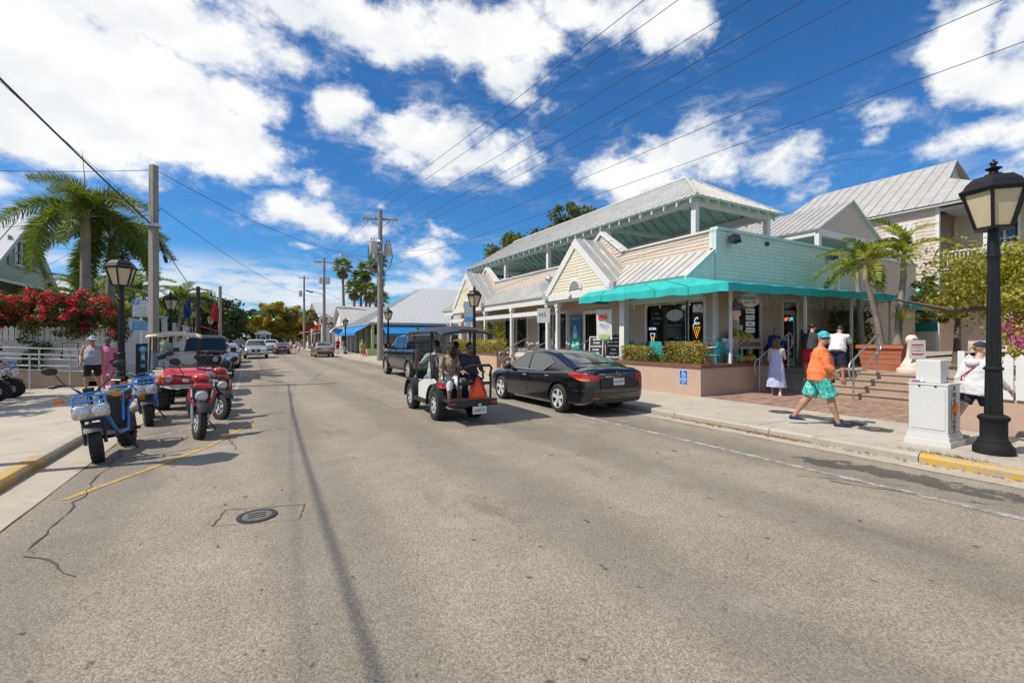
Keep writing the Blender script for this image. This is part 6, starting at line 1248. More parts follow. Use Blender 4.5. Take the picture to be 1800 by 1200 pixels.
# ================================================================ vehicles
M_tyre=pm('tyre_rubber',(.022,.021,.02),.75,var=.3,scale=20,bump=.2); M_rim=pm('alloy_rim',(.62,.62,.62),.38,.25,var=.05,coat=.4); M_rimd=pm('dark_rim',(.03,.03,.032),.35,.5); M_chrome=pm('chrome',(.72,.72,.73),.12,1.,var=0); M_plastic=pm('black_plastic',(.018,.018,.019),.5,var=.2,scale=10)
C_black=pm('car_black',(.004,.004,.006),.22,0,var=.1,scale=2,coat=1.); C_silver=pm('car_silver',(.50,.50,.49),.32,.55,var=.03,coat=.8); C_grey=pm('car_grey',(.20,.20,.21),.3,.5,var=.03,coat=.8); C_gold=pm('car_champagne',(.36,.30,.23),.32,.55,var=.03,coat=.8); C_white=pm('car_white',(.72,.72,.71),.3,0,var=.03,coat=.8); C_blue=pm('car_blue',(.02,.08,.28),.3,.2,var=.03,coat=.8)
G_car=glassmat('car_glass',(.012,.016,.018),.80,.02); G_lt=glassmat('light_car_glass',(.13,.145,.14),.55,.03); R_lamp=pm('tail_red',(.38,.012,.012),.15,var=.15,scale=20,coat=.8); R_on=pm('tail_lit',(.6,.03,.02),.2,var=0,emit=((1,.05,.02),.5)); A_lamp=pm('amber_lens',(.60,.16,.02),.2,var=.1,coat=.6); W_lamp=pm('clear_lens',(.55,.56,.57),.08,.4,var=.35,scale=30,coat=1.)
def smoothinterp(xs,ys,x):
    """monotone cubic through points"""
    xs=np.asarray(xs,float); ys=np.asarray(ys,float); h=np.diff(xs); d=np.diff(ys)/h; n=len(xs); m=np.zeros(n)
    m[0]=d[0]; m[-1]=d[-1]
    for i in range(1,n-1): m[i]=0 if d[i-1]*d[i]<=0 else 2*d[i-1]*d[i]/(d[i-1]+d[i])
    i=np.clip(np.searchsorted(xs,x)-1,0,n-2); t=(x-xs[i])/h[i]
    return ys[i]*(1+2*t)*(1-t)**2+h[i]*m[i]*t*(1-t)**2+ys[i+1]*t*t*(3-2*t)+h[i]*m[i+1]*t*t*(t-1)
def wheel(parent,x,y,r,w,rim_r,spokes=9,rim=None,knob=0,name='wheel',out=1,steer=0.,twin=False,sw=.05):
    """wheel with axle along X; out=+1 when the outer face looks to +x"""
    M=Matrix.Translation((x,y,r))@Matrix.Rotation(steer,4,'Z'); m=MB(M); h=w/2
    m.lathe([(rim_r,-h*.8),(rim_r+.02,-h),(r-.035,-h),(r-.008,-h*.75),(r,-h*.4),(r,h*.4),(r-.008,h*.75),(r-.035,h),(rim_r+.02,h),(rim_r,h*.8),(rim_r,-h*.8)],28,(0,0,0),'X',False)
    if knob:
        for k in range(knob):
            a=2*PI*k/knob
            for j,xx in enumerate((-h*.72,-.24*h,.24*h,h*.72)):
                b=a+(.5*2*PI/knob if j%2 else 0); q=Matrix.Rotation(b,3,'X'); c=q@Vector((xx,0,r-.001)); m.box(c,(h*.42,2*PI*r/knob*.55,.022),q)
    t=m.build(name,M_tyre,parent,smooth=35); s=out
    m=MB(M); m.lathe([(rim_r,-s*h*.6),(rim_r*.99,s*h*.86),(rim_r*.90,s*h*.80),(rim_r*.86,s*h*.2),(.02,s*h*.15),(0,s*h*.15)],24,(0,0,0),'X',False); m.build('rim_barrel',M_rimd,t,smooth=40)
    m=MB(M)
    for k in range(spokes):
        a=2*PI*k/spokes
        for da in ((-.13,.13) if twin else (0,)):
            q=Matrix.Rotation(a+da,3,'X'); m.box(q@Vector((s*h*.66,0,rim_r*.53)),(.025,sw if not twin else sw*.6,rim_r*.84),q,1.25)
    m.lathe([(rim_r*.22,s*h*.5),(rim_r*.22,s*h*.84),(0,s*h*.86)],14,(0,0,0),'X'); m.lathe([(rim_r*.99,s*h*.80),(rim_r*.99,s*h*.90),(rim_r*.90,s*h*.90),(rim_r*.90,s*h*.80)],24,(0,0,0),'X',False); m.build('rim',rim or M_rim,t); return t
def loft(parent,name,mat,S,ny=44,wells=(),shape=None,inner=None):
    """car body from stations (y, half width, z bottom, z shoulder, z centre)"""
    S=np.array(S,float); ys=S[:,0]; yy=np.unique(np.concatenate([np.linspace(ys[0],ys[-1],ny),ys])); P=[]
    for y in yy:
        w,zb,zs,zc=[float(smoothinterp(ys,S[:,k],np.array([y]))[0]) for k in (1,2,3,4)]; H=zs-zb
        half=[(0,zb),(w*.55,zb),(w-.10,zb+.005),(w-.04,zb+.05),(w-.012,zb+H*.22),(w,zb+H*.45),(w-.004,zb+H*.68),(w-.018,zb+H*.82),(w-.03,zb+H*.90),(w-.055,zb+H*.965),(w-.10,zs),(w*.75,zs+(zc-zs)*.55),(w*.4,zs+(zc-zs)*.9),(0,zc)]
        P.append([(x,y,z) for x,z in half]+[(-x,y,z) for x,z in half[-2:0:-1]])
    m=MB(); n=len(P[0]); vs=[p for r in P for p in r]; fs=[(i*n+k,i*n+(k+1)%n,(i+1)*n+(k+1)%n,(i+1)*n+k) for i in range(len(P)-1) for k in range(n)]
    fs.append(tuple(range(n))[::-1]); fs.append(tuple((len(P)-1)*n+k for k in range(n))); m.add(vs,fs)
    me=m.mesh(name,mat,180)
    if wells:
        c=MB()
        for x0,x1,y,z,r in wells: c.lathe([(0,x0),(r,x0),(r,x1),(0,x1)],28,(0,y,z),'X')
        co=bpy.data.objects.new('cut',c.mesh('cut',mat)); me=evalm(me,[('BOOLEAN',dict(object=co,operation='DIFFERENCE',solver='EXACT'))],mat,32)
        me.polygons.foreach_set('use_smooth',[True]*len(me.polygons)); me.set_sharp_from_angle(angle=R(32))
    return link(name,me,parent)
from mathutils.bvhtree import BVHTree
def patch(parent,body,cx,cy,sg,end,prof,mat,name,off=.008,n=14,mm=6):
    """lamp skin laid on the body: prof rows (angle from the side towards the end, z low, z high)"""
    bt=BVHTree.FromPolygons([v.co for v in body.data.vertices],[tuple(p.vertices) for p in body.data.polygons]); P=np.array(prof,float); rows=[]
    for a in np.linspace(P[0,0],P[-1,0],n):
        z0=float(np.interp(a,P[:,0],P[:,1])); z1=float(np.interp(a,P[:,0],P[:,2])); d=Vector((sg*math.cos(R(a)),end*math.sin(R(a)),0)); r=[]
        for j in range(mm):
            z=z0+(z1-z0)*j/(mm-1); o=Vector((cx*sg,cy,z))+d*4; h=bt.ray_cast(o,-d)
            r.append(tuple(h[0]+h[1].normalized()*(off if h[1].dot(d)>0 else -off)) if h[0] is not None else tuple(o-d*3))
        rows.append(r)
    m=MB(); m.grid(rows); return m.build(name,mat,parent,smooth=40)
class Cabin:
    """greenhouse: roof profile points (y,z), belt half width and height, tumblehome"""
    def __init__(s,prof,xb,zb,tum,crown=.03): s.p=np.array(sorted(prof),float); s.xb=xb; s.zb=zb; s.tum=tum; s.cr=crown
    def top(s,y): return float(np.interp(y,s.p[:,0],s.p[:,1])) if s.sharp else float(smoothinterp(s.p[:,0],s.p[:,1],np.array([y]))[0])
    sharp=False
    def x(s,z): return s.xb-s.tum*(z-s.zb)
    def build(s,parent,mat,name='cabin'):
        ys=np.unique(np.concatenate([np.linspace(s.p[0,0],s.p[-1,0],34),s.p[:,0]])); rows=[]
        for y in ys:
            zt=s.top(y); H=max(zt-s.zb,.001); r=min(.09,H*.4); xt=s.x(zt-r*.4)
            half=[(s.x(s.zb)+.0,s.zb-.06),(s.x(s.zb),s.zb),(s.x(s.zb+H*.5),s.zb+H*.5),(s.x(zt-r),zt-r),(s.x(zt-r)-r*.25,zt-r*.4),(s.x(zt-r)-r*.8,zt-.005),(max(0,s.x(zt-r)-r*2.4),zt+s.cr*.5),(0,zt+s.cr)]
            rows.append([(x,y,z) for x,z in half]+[(-x,y,z) for x,z in half[-2::-1]])
        m=MB(); m.grid(rows); n=len(rows[0]); m.quad(*rows[0]); m.quad(*rows[-1]); return m.build(name,mat,parent,smooth=50)
    def side(s,parent,poly,mat,sgn,name='side_window',off=.006,th=.004):
        N=Vector((sgn,0,s.tum)).normalized(); m=MB(); m.slab([Vector((sgn*s.x(z),y,z))+N*off for y,z in poly],N*th); return m.build(name,mat,parent)
    def screen(s,parent,y0,y1,mat,k0=.86,k1=.88,name='windscreen',off=.012,n=8):
        rows=[]
        for i in range(n+1):
            y=y0+(y1-y0)*i/n; zt=s.top(y); e=.02; t=Vector((0,e,s.top(y+e/2)-s.top(y-e/2))).normalized(); N=Vector((1,0,0)).cross(t); N=N if N.z>0 else -N
            w=s.x(zt)*(k0+(k1-k0)*i/n)-.02; rows.append([Vector((u*w,y,zt+s.cr*(1-u*u*.9)))+N*off for u in (-1,-.75,-.4,0,.4,.75,1)])
        m=MB(); m.grid(rows); return m.build(name,mat,parent,smooth=180)
def plate_text(parent,s,o,u,v,w=.31,h=.155,mat=None,col=None,size=.066):
    m=MB(frame(o,u,v)); m.box((0,0,0),(w,h,.008)); p=m.build('licence_plate',M_white,parent); text(s,size,col or pm('plate_ink',(.03,.05,.10),.5),p,frame(o,u,v)@Matrix.Translation((0,-.005,.0055)),ext=.0006,bold=.001); return p
BODY={}
def car(name,label,cat,loc,rz,spec):
    t=thing(name,label,cat,loc,rz); s=spec; paint=s['paint']; r=s['r']; hw=s['hw']; ya,yb=s['axles']
    wl=[]
    for y in (ya,yb): wl+= [(hw-.26,hw+.1,y,r,r+.055),(-hw-.1,-hw+.26,y,r,r+.055)]
    BODY[t.name]=loft(t,'body',paint,s['body'],wells=wl); cb=Cabin(s['roof'],s['xb'],s['zb'],s['tum'],s.get('crown',.03)); cb.sharp=s.get('sharp',False); cab=cb.build(t,s.get('cabpaint',paint))
    for y in (ya,yb):
        for sg in (-1,1): wheel(t,sg*(hw-.115),y,r,s.get('tw',.22),s['rim_r'],s.get('spokes',9),s.get('rim'),out=sg,knob=s.get('knob',0),twin=s.get('twin',False),sw=s.get('sw',.05))
    for sg in (-1,1):
        for q in s['sides']: cb.side(t,q,s.get('glass',G_car),sg)
        if s.get('mirror'): y,z=s['mirror']; m=MB(); m.ell((sg*(hw+.03),y,z),(.11,.07,.075),10,7); m.box((sg*(hw-.06),y+.02,z-.04),(.12,.05,.03)); m.build('door_mirror',s.get('mirpaint',paint),t,smooth=50)
        for y,z in s.get('handles',()): m=MB(); m.box((sg*(hw+.004),y,z),(.02,.17,.03)); m.build('door_handle',s.get('handmat',paint),t,mods=[('BEVEL',dict(width=.008,segments=2))])
        for y in s.get('seams',()): m=MB(); m.box((sg*(hw-.008),y,s['zb']-.30),(.018,.007,.50)); m.build('door_gap',M_plastic,t)
    for y0,y1,k0,k1,nm in s['screens']: cb.screen(t,y0,y1,s.get('glass',G_car),k0,k1,nm)
    return t,cb
# ---- black saloon parked in front of the shop
sedan_spec=dict(paint=C_black,r=.335,hw=.925,axles=(-1.40,1.43),rim_r=.225,spokes=5,twin=True,sw=.075,body=[(-2.46,.66,.42,.74,.76),(-2.43,.76,.34,.90,.92),(-2.36,.83,.30,.98,1.03),(-2.2,.88,.25,1.01,1.085),(-1.75,.915,.21,1.0,1.09),(-.6,.925,.18,.955,1.02),(.7,.925,.18,.915,1.0),(1.15,.92,.18,.89,.97),(1.8,.90,.19,.82,.90),(2.2,.84,.20,.70,.78),(2.4,.70,.24,.58,.64),(2.47,.5,.32,.5,.54)],
 roof=[(1.28,.93),(.95,1.10),(.40,1.36),(.0,1.425),(-.4,1.435),(-.85,1.39),(-1.3,1.265),(-1.75,1.11),(-1.9,1.06)],xb=.86,zb=.93,tum=.50,glass=G_lt,
 sides=[[(.98,.955),(.36,1.27),(.05,1.335),(-.02,.955)],[(-.09,.955),(-.06,1.345),(-.45,1.35),(-.85,1.27),(-1.05,1.17),(-.72,.965)]],mirror=(.88,.98),handles=[(.05,.80),(-.98,.84)],seams=[1.0,-.05,-1.02],screens=[(1.20,.42,.93,.88,'windscreen'),(-.80,-1.72,.86,.84,'rear_window')],handmat=M_chrome)
sd,cb=car('parked_sedan','glossy black saloon car parked by the kerb behind the golf cart','car',(7.1,10.15,0),0,sedan_spec)
for sg in (-1,1):
    m=MB(); pts=[(.99,.945),(-.02,.945),(-.72,.95),(-1.1,1.17)]; m.tube([(sg*(cb.x(z)+.012),y,z) for y,z in pts],.010,5); m.build('chrome_trim',M_chrome,sd)
    # tail lamps wrap round the corner
    tl=patch(sd,BODY[sd.name],0,-1.5,sg,-1,[(17,.925,.935),(30,.85,.965),(44,.79,.955),(52,.79,.93),(61,.80,.905)],R_lamp,'tail_lamp'); patch(tl,BODY[sd.name],0,-1.5,sg,-1,[(33,.835,.85),(40,.795,.85),(50,.795,.845)],A_lamp,'amber_lens',.014)
    m=MB(); m.box((sg*.62,-2.452,.42),(.16,.02,.035)); m.build('reflector',R_lamp,sd); m=MB(); m.slab([(sg*.86,1.95,.70),(sg*.62,2.32,.62),(sg*.62,2.32,.55),(sg*.86,2.0,.58)],(sg*.02,.02,.02)); m.build('headlamp',W_lamp,sd)
m=MB(); m.box((0,-2.475,.735),(1.02,.02,.24)); m.build('plate_recess',M_plastic,sd); plate_text(sd,'YXZ 8277',(0,-2.492,.77),(1,0,0),(0,0,1)); m=MB(); m.box((0,-2.455,.885),(.75,.03,.022)); m.build('boot_trim',M_chrome,sd); m=MB(); m.lathe([(.042,-2.475),(.055,-2.475),(.055,-2.462),(.042,-2.462)],18,(0,0,.945),'Y',False); m.box((0,-2.47,.945),(.12,.008,.018)); m.build('boot_badge',M_chrome,sd); text('ALTIMA',.05,M_chrome,sd,frame((-.45,-2.447,.935),(1,0,0),(0,0,1)),ext=.003)
m=MB(); m.box((0,-2.41,.36),(1.3,.08,.10)); m.build('bumper_insert',M_plastic,sd); m=MB(); m.box((0,-2.465,.52),(1.2,.014,.012)); m.build('bumper_crease',M_plastic,sd)
for x in (-.38,.38): m=MB(); m.box((x,.0,.80),(.46,.16,.62),(.2,0,0)); m.build('seat',pm('tan_seat',(.40,.33,.25),.8),sd,mods=[('BEVEL',dict(width=.05,segments=2))])
# ---- black pickup
pick=dict(paint=C_black,r=.405,hw=1.02,axles=(-1.85,1.88),rim_r=.27,spokes=6,twin=True,tw=.27,rim=M_rim,body=[(-2.95,.95,.52,1.24,1.25),(-2.90,1.0,.46,1.29,1.30),(-2.4,1.02,.44,1.30,1.30),(0,1.02,.40,1.27,1.30),(1.3,1.02,.42,1.25,1.33),(2.4,1.0,.44,1.20,1.28),(2.75,.95,.45,1.12,1.2),(2.88,.85,.5,1.0,1.05)],
 roof=[(1.45,1.30),(1.2,1.45),(.62,1.86),(.2,1.91),(-.6,1.91),(-1.05,1.87),(-1.22,1.60),(-1.32,1.30)],xb=.95,zb=1.30,tum=.34,sharp=True,sides=[[(1.10,1.33),(.58,1.78),(.20,1.83),(.14,1.33)],[(.03,1.33),(.08,1.83),(-.75,1.83),(-1.0,1.62),(-1.05,1.33)]],mirror=(1.08,1.40),handles=[(.15,1.13),(-.82,1.13)],seams=[1.1,.08,-.98],screens=[(1.38,.66,.94,.92,'windscreen'),(-1.08,-1.28,.90,.9,'rear_window')],mirpaint=M_plastic)
pu,cb=car('pickup_truck','glossy black crew cab pickup truck parked by the concrete utility pole','pickup truck',(6.72,20.85,0),0,pick)
m=MB(); m.bx(-.84,.84,-2.86,-1.36,1.265,1.312); m.build('bed_cover',M_plastic,pu); m=MB(); m.box((0,-2.985,.98),(1.66,.03,.52)); m.build('tailgate',C_black,pu,mods=[('BEVEL',dict(width=.02,segments=2))]); m=MB(); m.box((0,-3.005,1.02),(1.0,.012,.18)); m.build('embossed_panel',M_plastic,pu)
m=MB(); m.box((0,-3.02,.62),(1.9,.16,.17)); m.build('bumper',M_chrome,pu,mods=[('BEVEL',dict(width=.03,segments=2))]); m=MB(); m.box((0,-2.88,1.845),(.5,.04,.03)); m.build('brake_light',R_lamp,pu); plate_text(pu,'LQK 482',(0,-3.105,.63),(1,0,0),(0,0,1))
for sg in (-1,1):
    m=MB(); m.box((sg*.955,-2.93,1.10),(.12,.10,.20)); m.box((sg*.955,-2.93,.86),(.12,.10,.22)); m.build('tail_lamp',R_lamp,pu,mods=[('BEVEL',dict(width=.02,segments=2))]); m=MB(); m.tube([(sg*1.0,1.2,.40),(sg*1.0,-1.2,.40)],.045,8); m.build('side_step',M_plastic,pu)
    m=MB(); m.tube([(sg*.93,1.14,1.305),(sg*.93,-1.1,1.305)],.012,5); m.build('chrome_trim',M_chrome,pu)
    m=MB(); m.slab([(sg*.96,2.5,1.05),(sg*.80,2.86,1.0),(sg*.80,2.86,.88),(sg*.97,2.5,.9)],(sg*.02,.02,0)); m.build('headlamp',W_lamp,pu)
    for y in (-1.85,1.88): m=MB(); m.tube([(sg*1.025,y+.50*math.cos(R(a)),.405+.50*math.sin(R(a))) for a in range(-15,196,15)],.022,6); m.build('arch_lip',C_black,pu)
# ---- open topped jeep style off-roader
jp=thing('off_road_car','black boxy off-road car facing the camera behind the beige golf cart','car',(-1.72,23.15,0),PI)
loft(jp,'body',C_black,[(-1.95,.76,.55,1.12,1.13),(-1.9,.78,.5,1.15,1.16),(0,.80,.48,1.18,1.19),(.5,.79,.48,1.18,1.2),(.9,.72,.5,1.12,1.2),(1.75,.66,.52,1.08,1.14),(1.82,.62,.55,1.05,1.08)],wells=[(.5,1.1,-1.2,.42,.5),(-1.1,-.5,-1.2,.42,.5)])
cbn=Cabin([(.62,1.18),(.58,1.24),(.36,1.80),(.2,1.86),(-1.7,1.86),(-1.85,1.80),(-1.93,1.2)],.74,1.18,.12); cbn.sharp=True; cbn.build(jp,C_black); cbn.screen(jp,.575,.385,G_car,.93,.92,'windscreen')
for sg in (-1,1):
    cbn.side(jp,[(.38,1.24),(.26,1.74),(-.5,1.76),(-.5,1.24)],G_car,sg); cbn.side(jp,[(-.6,1.24),(-.6,1.76),(-1.7,1.76),(-1.75,1.24)],G_car,sg)
    m=MB(); m.slab([(sg*.62,2.0,.92),(sg*.62,.75,1.02),(sg*.95,.70,1.0),(sg*.95,1.95,.90)],(0,0,-.05)); m.slab([(sg*.62,2.0,.92),(sg*.95,1.95,.90),(sg*.95,2.05,.75),(sg*.62,2.1,.75)],(0,-.04,0)); m.slab([(sg*.93,.55,.55),(sg*.93,.72,1.0),(sg*.62,.72,1.0),(sg*.62,.55,.55)],(0,.05,0)); m.build('front_fender',C_black,jp); m=MB(); m.slab([(sg*.78,-.6,.8),(sg*.78,-1.85,.8),(sg*.95,-1.85,.78),(sg*.95,-.6,.78)],(0,0,.06)); m.build('rear_fender',C_black,jp)
    for y in (1.38,-1.2): wheel(jp,sg*.80,y,.42,.28,.23,5,M_rimd,20,out=sg)
    m=MB(); m.lathe([(0,1.85),(.095,1.85),(.11,1.80),(0,1.80)],16,(sg*.42,0,.93),'Y'); m.build('headlamp',W_lamp,jp,smooth=40); m=MB(); m.box((sg*.98,.55,1.28),(.2,.08,.2)); m.build('door_mirror',M_plastic,jp); m=MB(); m.box((sg*.76,2.06,.84),(.16,.03,.06)); m.build('indicator',A_lamp,jp)
for k in range(7): m=MB(); m.box((-.27+.09*k,1.835,.90),(.045,.02,.30)); m.build('grille_slot',M_plastic,jp)
m=MB(); m.box((0,2.05,.62),(1.6,.18,.18)); m.build('front_bumper',M_plastic,jp,mods=[('BEVEL',dict(width=.03,segments=2))]); m=MB(); m.bx(-.56,.56,.7,1.72,1.17,1.2); m.build('bonnet',C_black,jp); m=MB(); m.tube([(-.7,.66,1.22),(0,.62,1.25),(.1,.6,1.24)],.012,4); m.tube([(-.05,.66,1.22),(.5,.62,1.25)],.012,4); m.build('wiper',M_plastic,jp)
# ---- silver seven-seater coming towards us
suv=dict(paint=C_silver,r=.37,hw=.98,axles=(-1.4,1.45),rim_r=.24,body=[(-2.45,.85,.45,.95,1.0),(-2.35,.95,.36,1.08,1.1),(-1.5,.98,.3,1.1,1.15),(0,.98,.28,1.07,1.15),(1.2,.97,.3,1.05,1.13),(2.0,.94,.32,.98,1.06),(2.35,.84,.34,.82,.92),(2.5,.62,.42,.66,.7)],roof=[(1.4,1.08),(1.0,1.28),(.45,1.62),(.1,1.71),(-1.2,1.72),(-2.0,1.66),(-2.25,1.4),(-2.4,1.1)],xb=.90,zb=1.08,tum=.36,sides=[[(1.0,1.11),(.45,1.52),(.15,1.60),(.1,1.11)],[(0,1.11),(.05,1.61),(-.85,1.61),(-.9,1.11)],[(-1.0,1.11),(-.95,1.6),(-1.9,1.55),(-2.0,1.2)]],mirror=(.95,1.12),handles=[(.25,.95),(-.8,.95)],seams=[1.05,.05,-.95],screens=[(1.30,.5,.94,.90,'windscreen'),(-2.05,-2.3,.85,.88,'rear_window')])
def front(t,cfg):
    for sg in (-1,1): m=MB(); m.slab([(sg*x,y,z) for x,y,z in cfg['lamp']],(sg*.02,.025,.01)); m.build('headlamp',W_lamp,t); m=MB(); m.box((sg*cfg['fog'][0],cfg['fog'][1],cfg['fog'][2]),(.22,.06,.11)); m.build('fog_lamp_recess',M_plastic,t)
    m=MB(); m.prism(cfg['grille'],cfg['gy'],cfg['gy']+.06,'Y'); g=m.build('grille',M_plastic,t); m=MB(); P=[(x,cfg['gy']+.065,z) for x,z in cfg['grille']]; m.tube(P+[P[0]],.018,5); m.build('grille_surround',M_chrome,g); m=MB(); m.lathe([(0,cfg['gy']+.08),(.07,cfg['gy']+.08),(.07,cfg['gy']+.05),(0,cfg['gy']+.05)],14,(0,0,cfg['bz']),'Y'); m.build('badge',M_chrome,g); m=MB(); m.box((0,cfg['gy']+.0,.40),(1.3,.10,.10)); m.build('lower_intake',M_plastic,t)
def rear(t,y,zl,wl,hl,mat,wid,plate='QXA 419',zp=.8):
    for sg in (-1,1): m=MB(); m.box((sg*wid,y+.05,zl),(wl,.14,hl)); m.build('tail_lamp',mat,t,mods=[('BEVEL',dict(width=.02,segments=2))])
    m=MB(); m.box((0,y+.02,.46),(1.35,.08,.16)); m.build('bumper_insert',M_plastic,t); plate_text(t,plate,(0,y-.03,zp),(1,0,0),(0,0,1))
fr1=dict(lamp=[(.52,2.42,.80),(.84,2.2,.88),(.88,2.12,.80),(.56,2.44,.70)],fog=(.68,2.36,.52),grille=[(-.42,.84),(.42,.84),(.28,.58),(-.28,.58)],gy=2.45,bz=.74)
sv,_=car('silver_suv','silver seven-seat car driving towards the camera in the middle of the street','car',(.2,49.4,0),PI,suv); front(sv,fr1)
for sg in (-1,1): m=MB(); m.tube([(sg*.66,.2,1.76),(sg*.66,-1.8,1.77)],.02,5); m.build('roof_rail',M_galv,sv)
plate_text(sv,'KYW 305',(0,2.53,.50),(-1,0,0),(0,0,1))
ws,_=car('white_suv','white estate car driving away just beyond the silver one','car',(1.9,67,0),0,dict(suv,paint=C_white)); rear(ws,-2.47,1.0,.3,.14,R_lamp,.72,zp=.85)
mus=dict(sedan_spec,paint=C_grey,glass=G_car,roof=[(1.1,.93),(.3,1.28),(-.1,1.34),(-.5,1.33),(-1.1,1.18),(-1.7,1.04),(-1.85,1.0)],sides=[[(.75,.955),(.25,1.2),(-.1,1.26),(-.7,1.22),(-1.0,1.05),(-.9,.955)]],screens=[(1.02,.34,.93,.88,'windscreen'),(-.62,-1.6,.86,.84,'rear_window')],handles=[(-.5,.82)],seams=[.9,-.75])
ms,_=car('grey_coupe','grey sports coupe with lit red tail lamps driving away','car',(2.95,62.1,0),0,mus); rear(ms,-2.47,.83,.42,.16,R_on,.62,zp=.62); m=MB(); m.box((0,-2.48,.83),(.95,.04,.18)); m.build('black_panel',M_plastic,ms); m=MB(); m.tube([(-.75,-2.25,1.16),(.75,-2.25,1.16)],.025,5); m.box((-.7,-2.22,1.1),(.05,.08,.12)); m.box((.7,-2.22,1.1),(.05,.08,.12)); m.build('spoiler',M_plastic,ms)
tn,_=car('tan_sedan','champagne saloon car parked at the right kerb near the white bicycle','car',(6.05,49.6,0),0,dict(sedan_spec,paint=C_gold,glass=G_car)); rear(tn,-2.47,.86,.40,.13,R_lamp,.62,zp=.74)
gs_,_=car('parked_car','grey-green saloon parked on the left beyond the black off-road car','car',(-1.65,33.5,0),PI,dict(sedan_spec,paint=C_grey,glass=G_lt)); front(gs_,dict(fr1,lamp=[(.5,2.38,.66),(.82,2.1,.74),(.86,2.0,.68),(.55,2.42,.58)],gy=2.42,grille=[(-.4,.66),(.4,.66),(.3,.5),(-.3,.5)],bz=.6))
sw_,_=car('parked_car','silver saloon parked on the left behind the grey-green one','car',(-1.75,40.6,0),PI,dict(sedan_spec,paint=C_silver,glass=G_car)); front(sw_,dict(fr1,lamp=[(.5,2.38,.66),(.82,2.1,.74),(.86,2.0,.68),(.55,2.42,.58)],gy=2.42,grille=[(-.4,.66),(.4,.66),(.3,.5),(-.3,.5)],bz=.6))
dk,_=car('dark_suv','small dark off-roader parked far off under the left trees','car',(-1.9,84,0),PI,dict(suv,paint=C_black)); front(dk,fr1)
bl,_=car('blue_car','blue car far away at the end of the street','car',(-2.2,128,0),PI,dict(sedan_spec,paint=C_blue,glass=G_car)); w2,_=car('white_car','white car far away under the left trees','car',(-2.0,96,0),PI,dict(sedan_spec,paint=C_white,glass=G_car))
# ---- trolley bus in the distance
tb=thing('trolley_bus','white trolley bus with rounded roof facing the camera far down the street','bus',(1.6,103,0),PI); m=MB(); m.bx(-1.2,1.2,-4.5,4.5,.45,1.5); m.build('body',pm('trolley_body',(.20,.18,.17),.5),tb); m=MB(); m.bx(-1.15,1.15,-4.45,4.45,1.5,2.7); m.build('window_band',G_car,tb)
for x in (-1.15,-.4,.4,1.15): m=MB(); m.bx(x-.06,x+.06,4.4,4.5,1.5,2.7); m.build('pillar',C_white,tb)
m=MB(); m.prism([(-1.45,2.7),(1.45,2.7),(1.5,2.85),(1.25,3.1),(.7,3.25),(.6,3.45),(-.6,3.45),(-.7,3.25),(-1.25,3.1),(-1.5,2.85)],-4.9,4.9,'Y'); m.build('roof',C_white,tb)
for y in (-3,3):
    for sg in (-1,1): wheel(tb,sg*1.05,y,.45,.28,.25,6,out=sg)
m=MB(); m.bx(-.5,.5,4.52,4.56,2.3,2.6); m.build('destination_board',M_white,tb)
# ---- beige golf cart
M_beigep=pm('beige_canopy',(.56,.48,.36),.6,var=.06); G_clear=glassmat('clear_screen',(.45,.45,.45),.18,.05)
gc=thing('golf_cart','golf cart with beige canopy and clear windscreen behind the red quad','golf cart',(-2.1,17.6,0),PI+.06)
def canopy(t,mat,x,y0,y1,z,name='canopy'):
    rows=[]
    for j in range(9):
        v=j/8; e=min(v,1-v)*2; y=y0+(y1-y0)*v; d=.09*(1-min(1,e*3.2))**2
        rows.append([(x*u,y,z-d-.07*abs(u)**3-.02*(abs(u)>.99)+(.025 if abs(u)<.35 else 0)) for u in (-1,-.97,-.8,-.55,-.36,-.3,0,.3,.36,.55,.8,.97,1)])
    m=MB(); m.grid(rows); return m.build(name,mat,t,mods=[('SOLIDIFY',dict(thickness=.04))],smooth=40)
canopy(gc,M_beigep,.66,-.95,1.05,1.93)
for sg in (-1,1):
    m=MB(); m.tube([(sg*.58,.98,.75),(sg*.56,.80,1.86)],.022,6); m.tube([(sg*.58,-.85,.8),(sg*.57,-.8,1.86)],.022,6); m.tube([(sg*.57,-.15,.8),(sg*.57,-.1,1.86)],.02,6); m.build('roof_strut',M_plastic,gc)
    for y in (.85,-.80): wheel(gc,sg*.52,y,.25,.20,.14,5,out=sg)
    m=MB(); m.box((sg*.42,1.13,.62),(.16,.05,.09)); m.build('headlamp',W_lamp,gc)
    m=MB(); m.box((sg*.70,.85,1.05),(.14,.05,.12)); m.build('mirror',M_plastic,gc)
m=MB(); m.prism([(1.15,.30),(1.15,.62),(1.02,.82),(.80,.86),(.70,.35)],-.56,.56,'X'); m.build('front_cowl',M_beigep,gc,mods=[('BEVEL',dict(width=.04,segments=2))]); m=MB(); m.prism([(.72,.26),(.72,.34),(-.2,.34),(-.25,.62),(-1.05,.66),(-1.05,.26)],-.55,.55,'X'); m.build('chassis',M_beigep,gc)
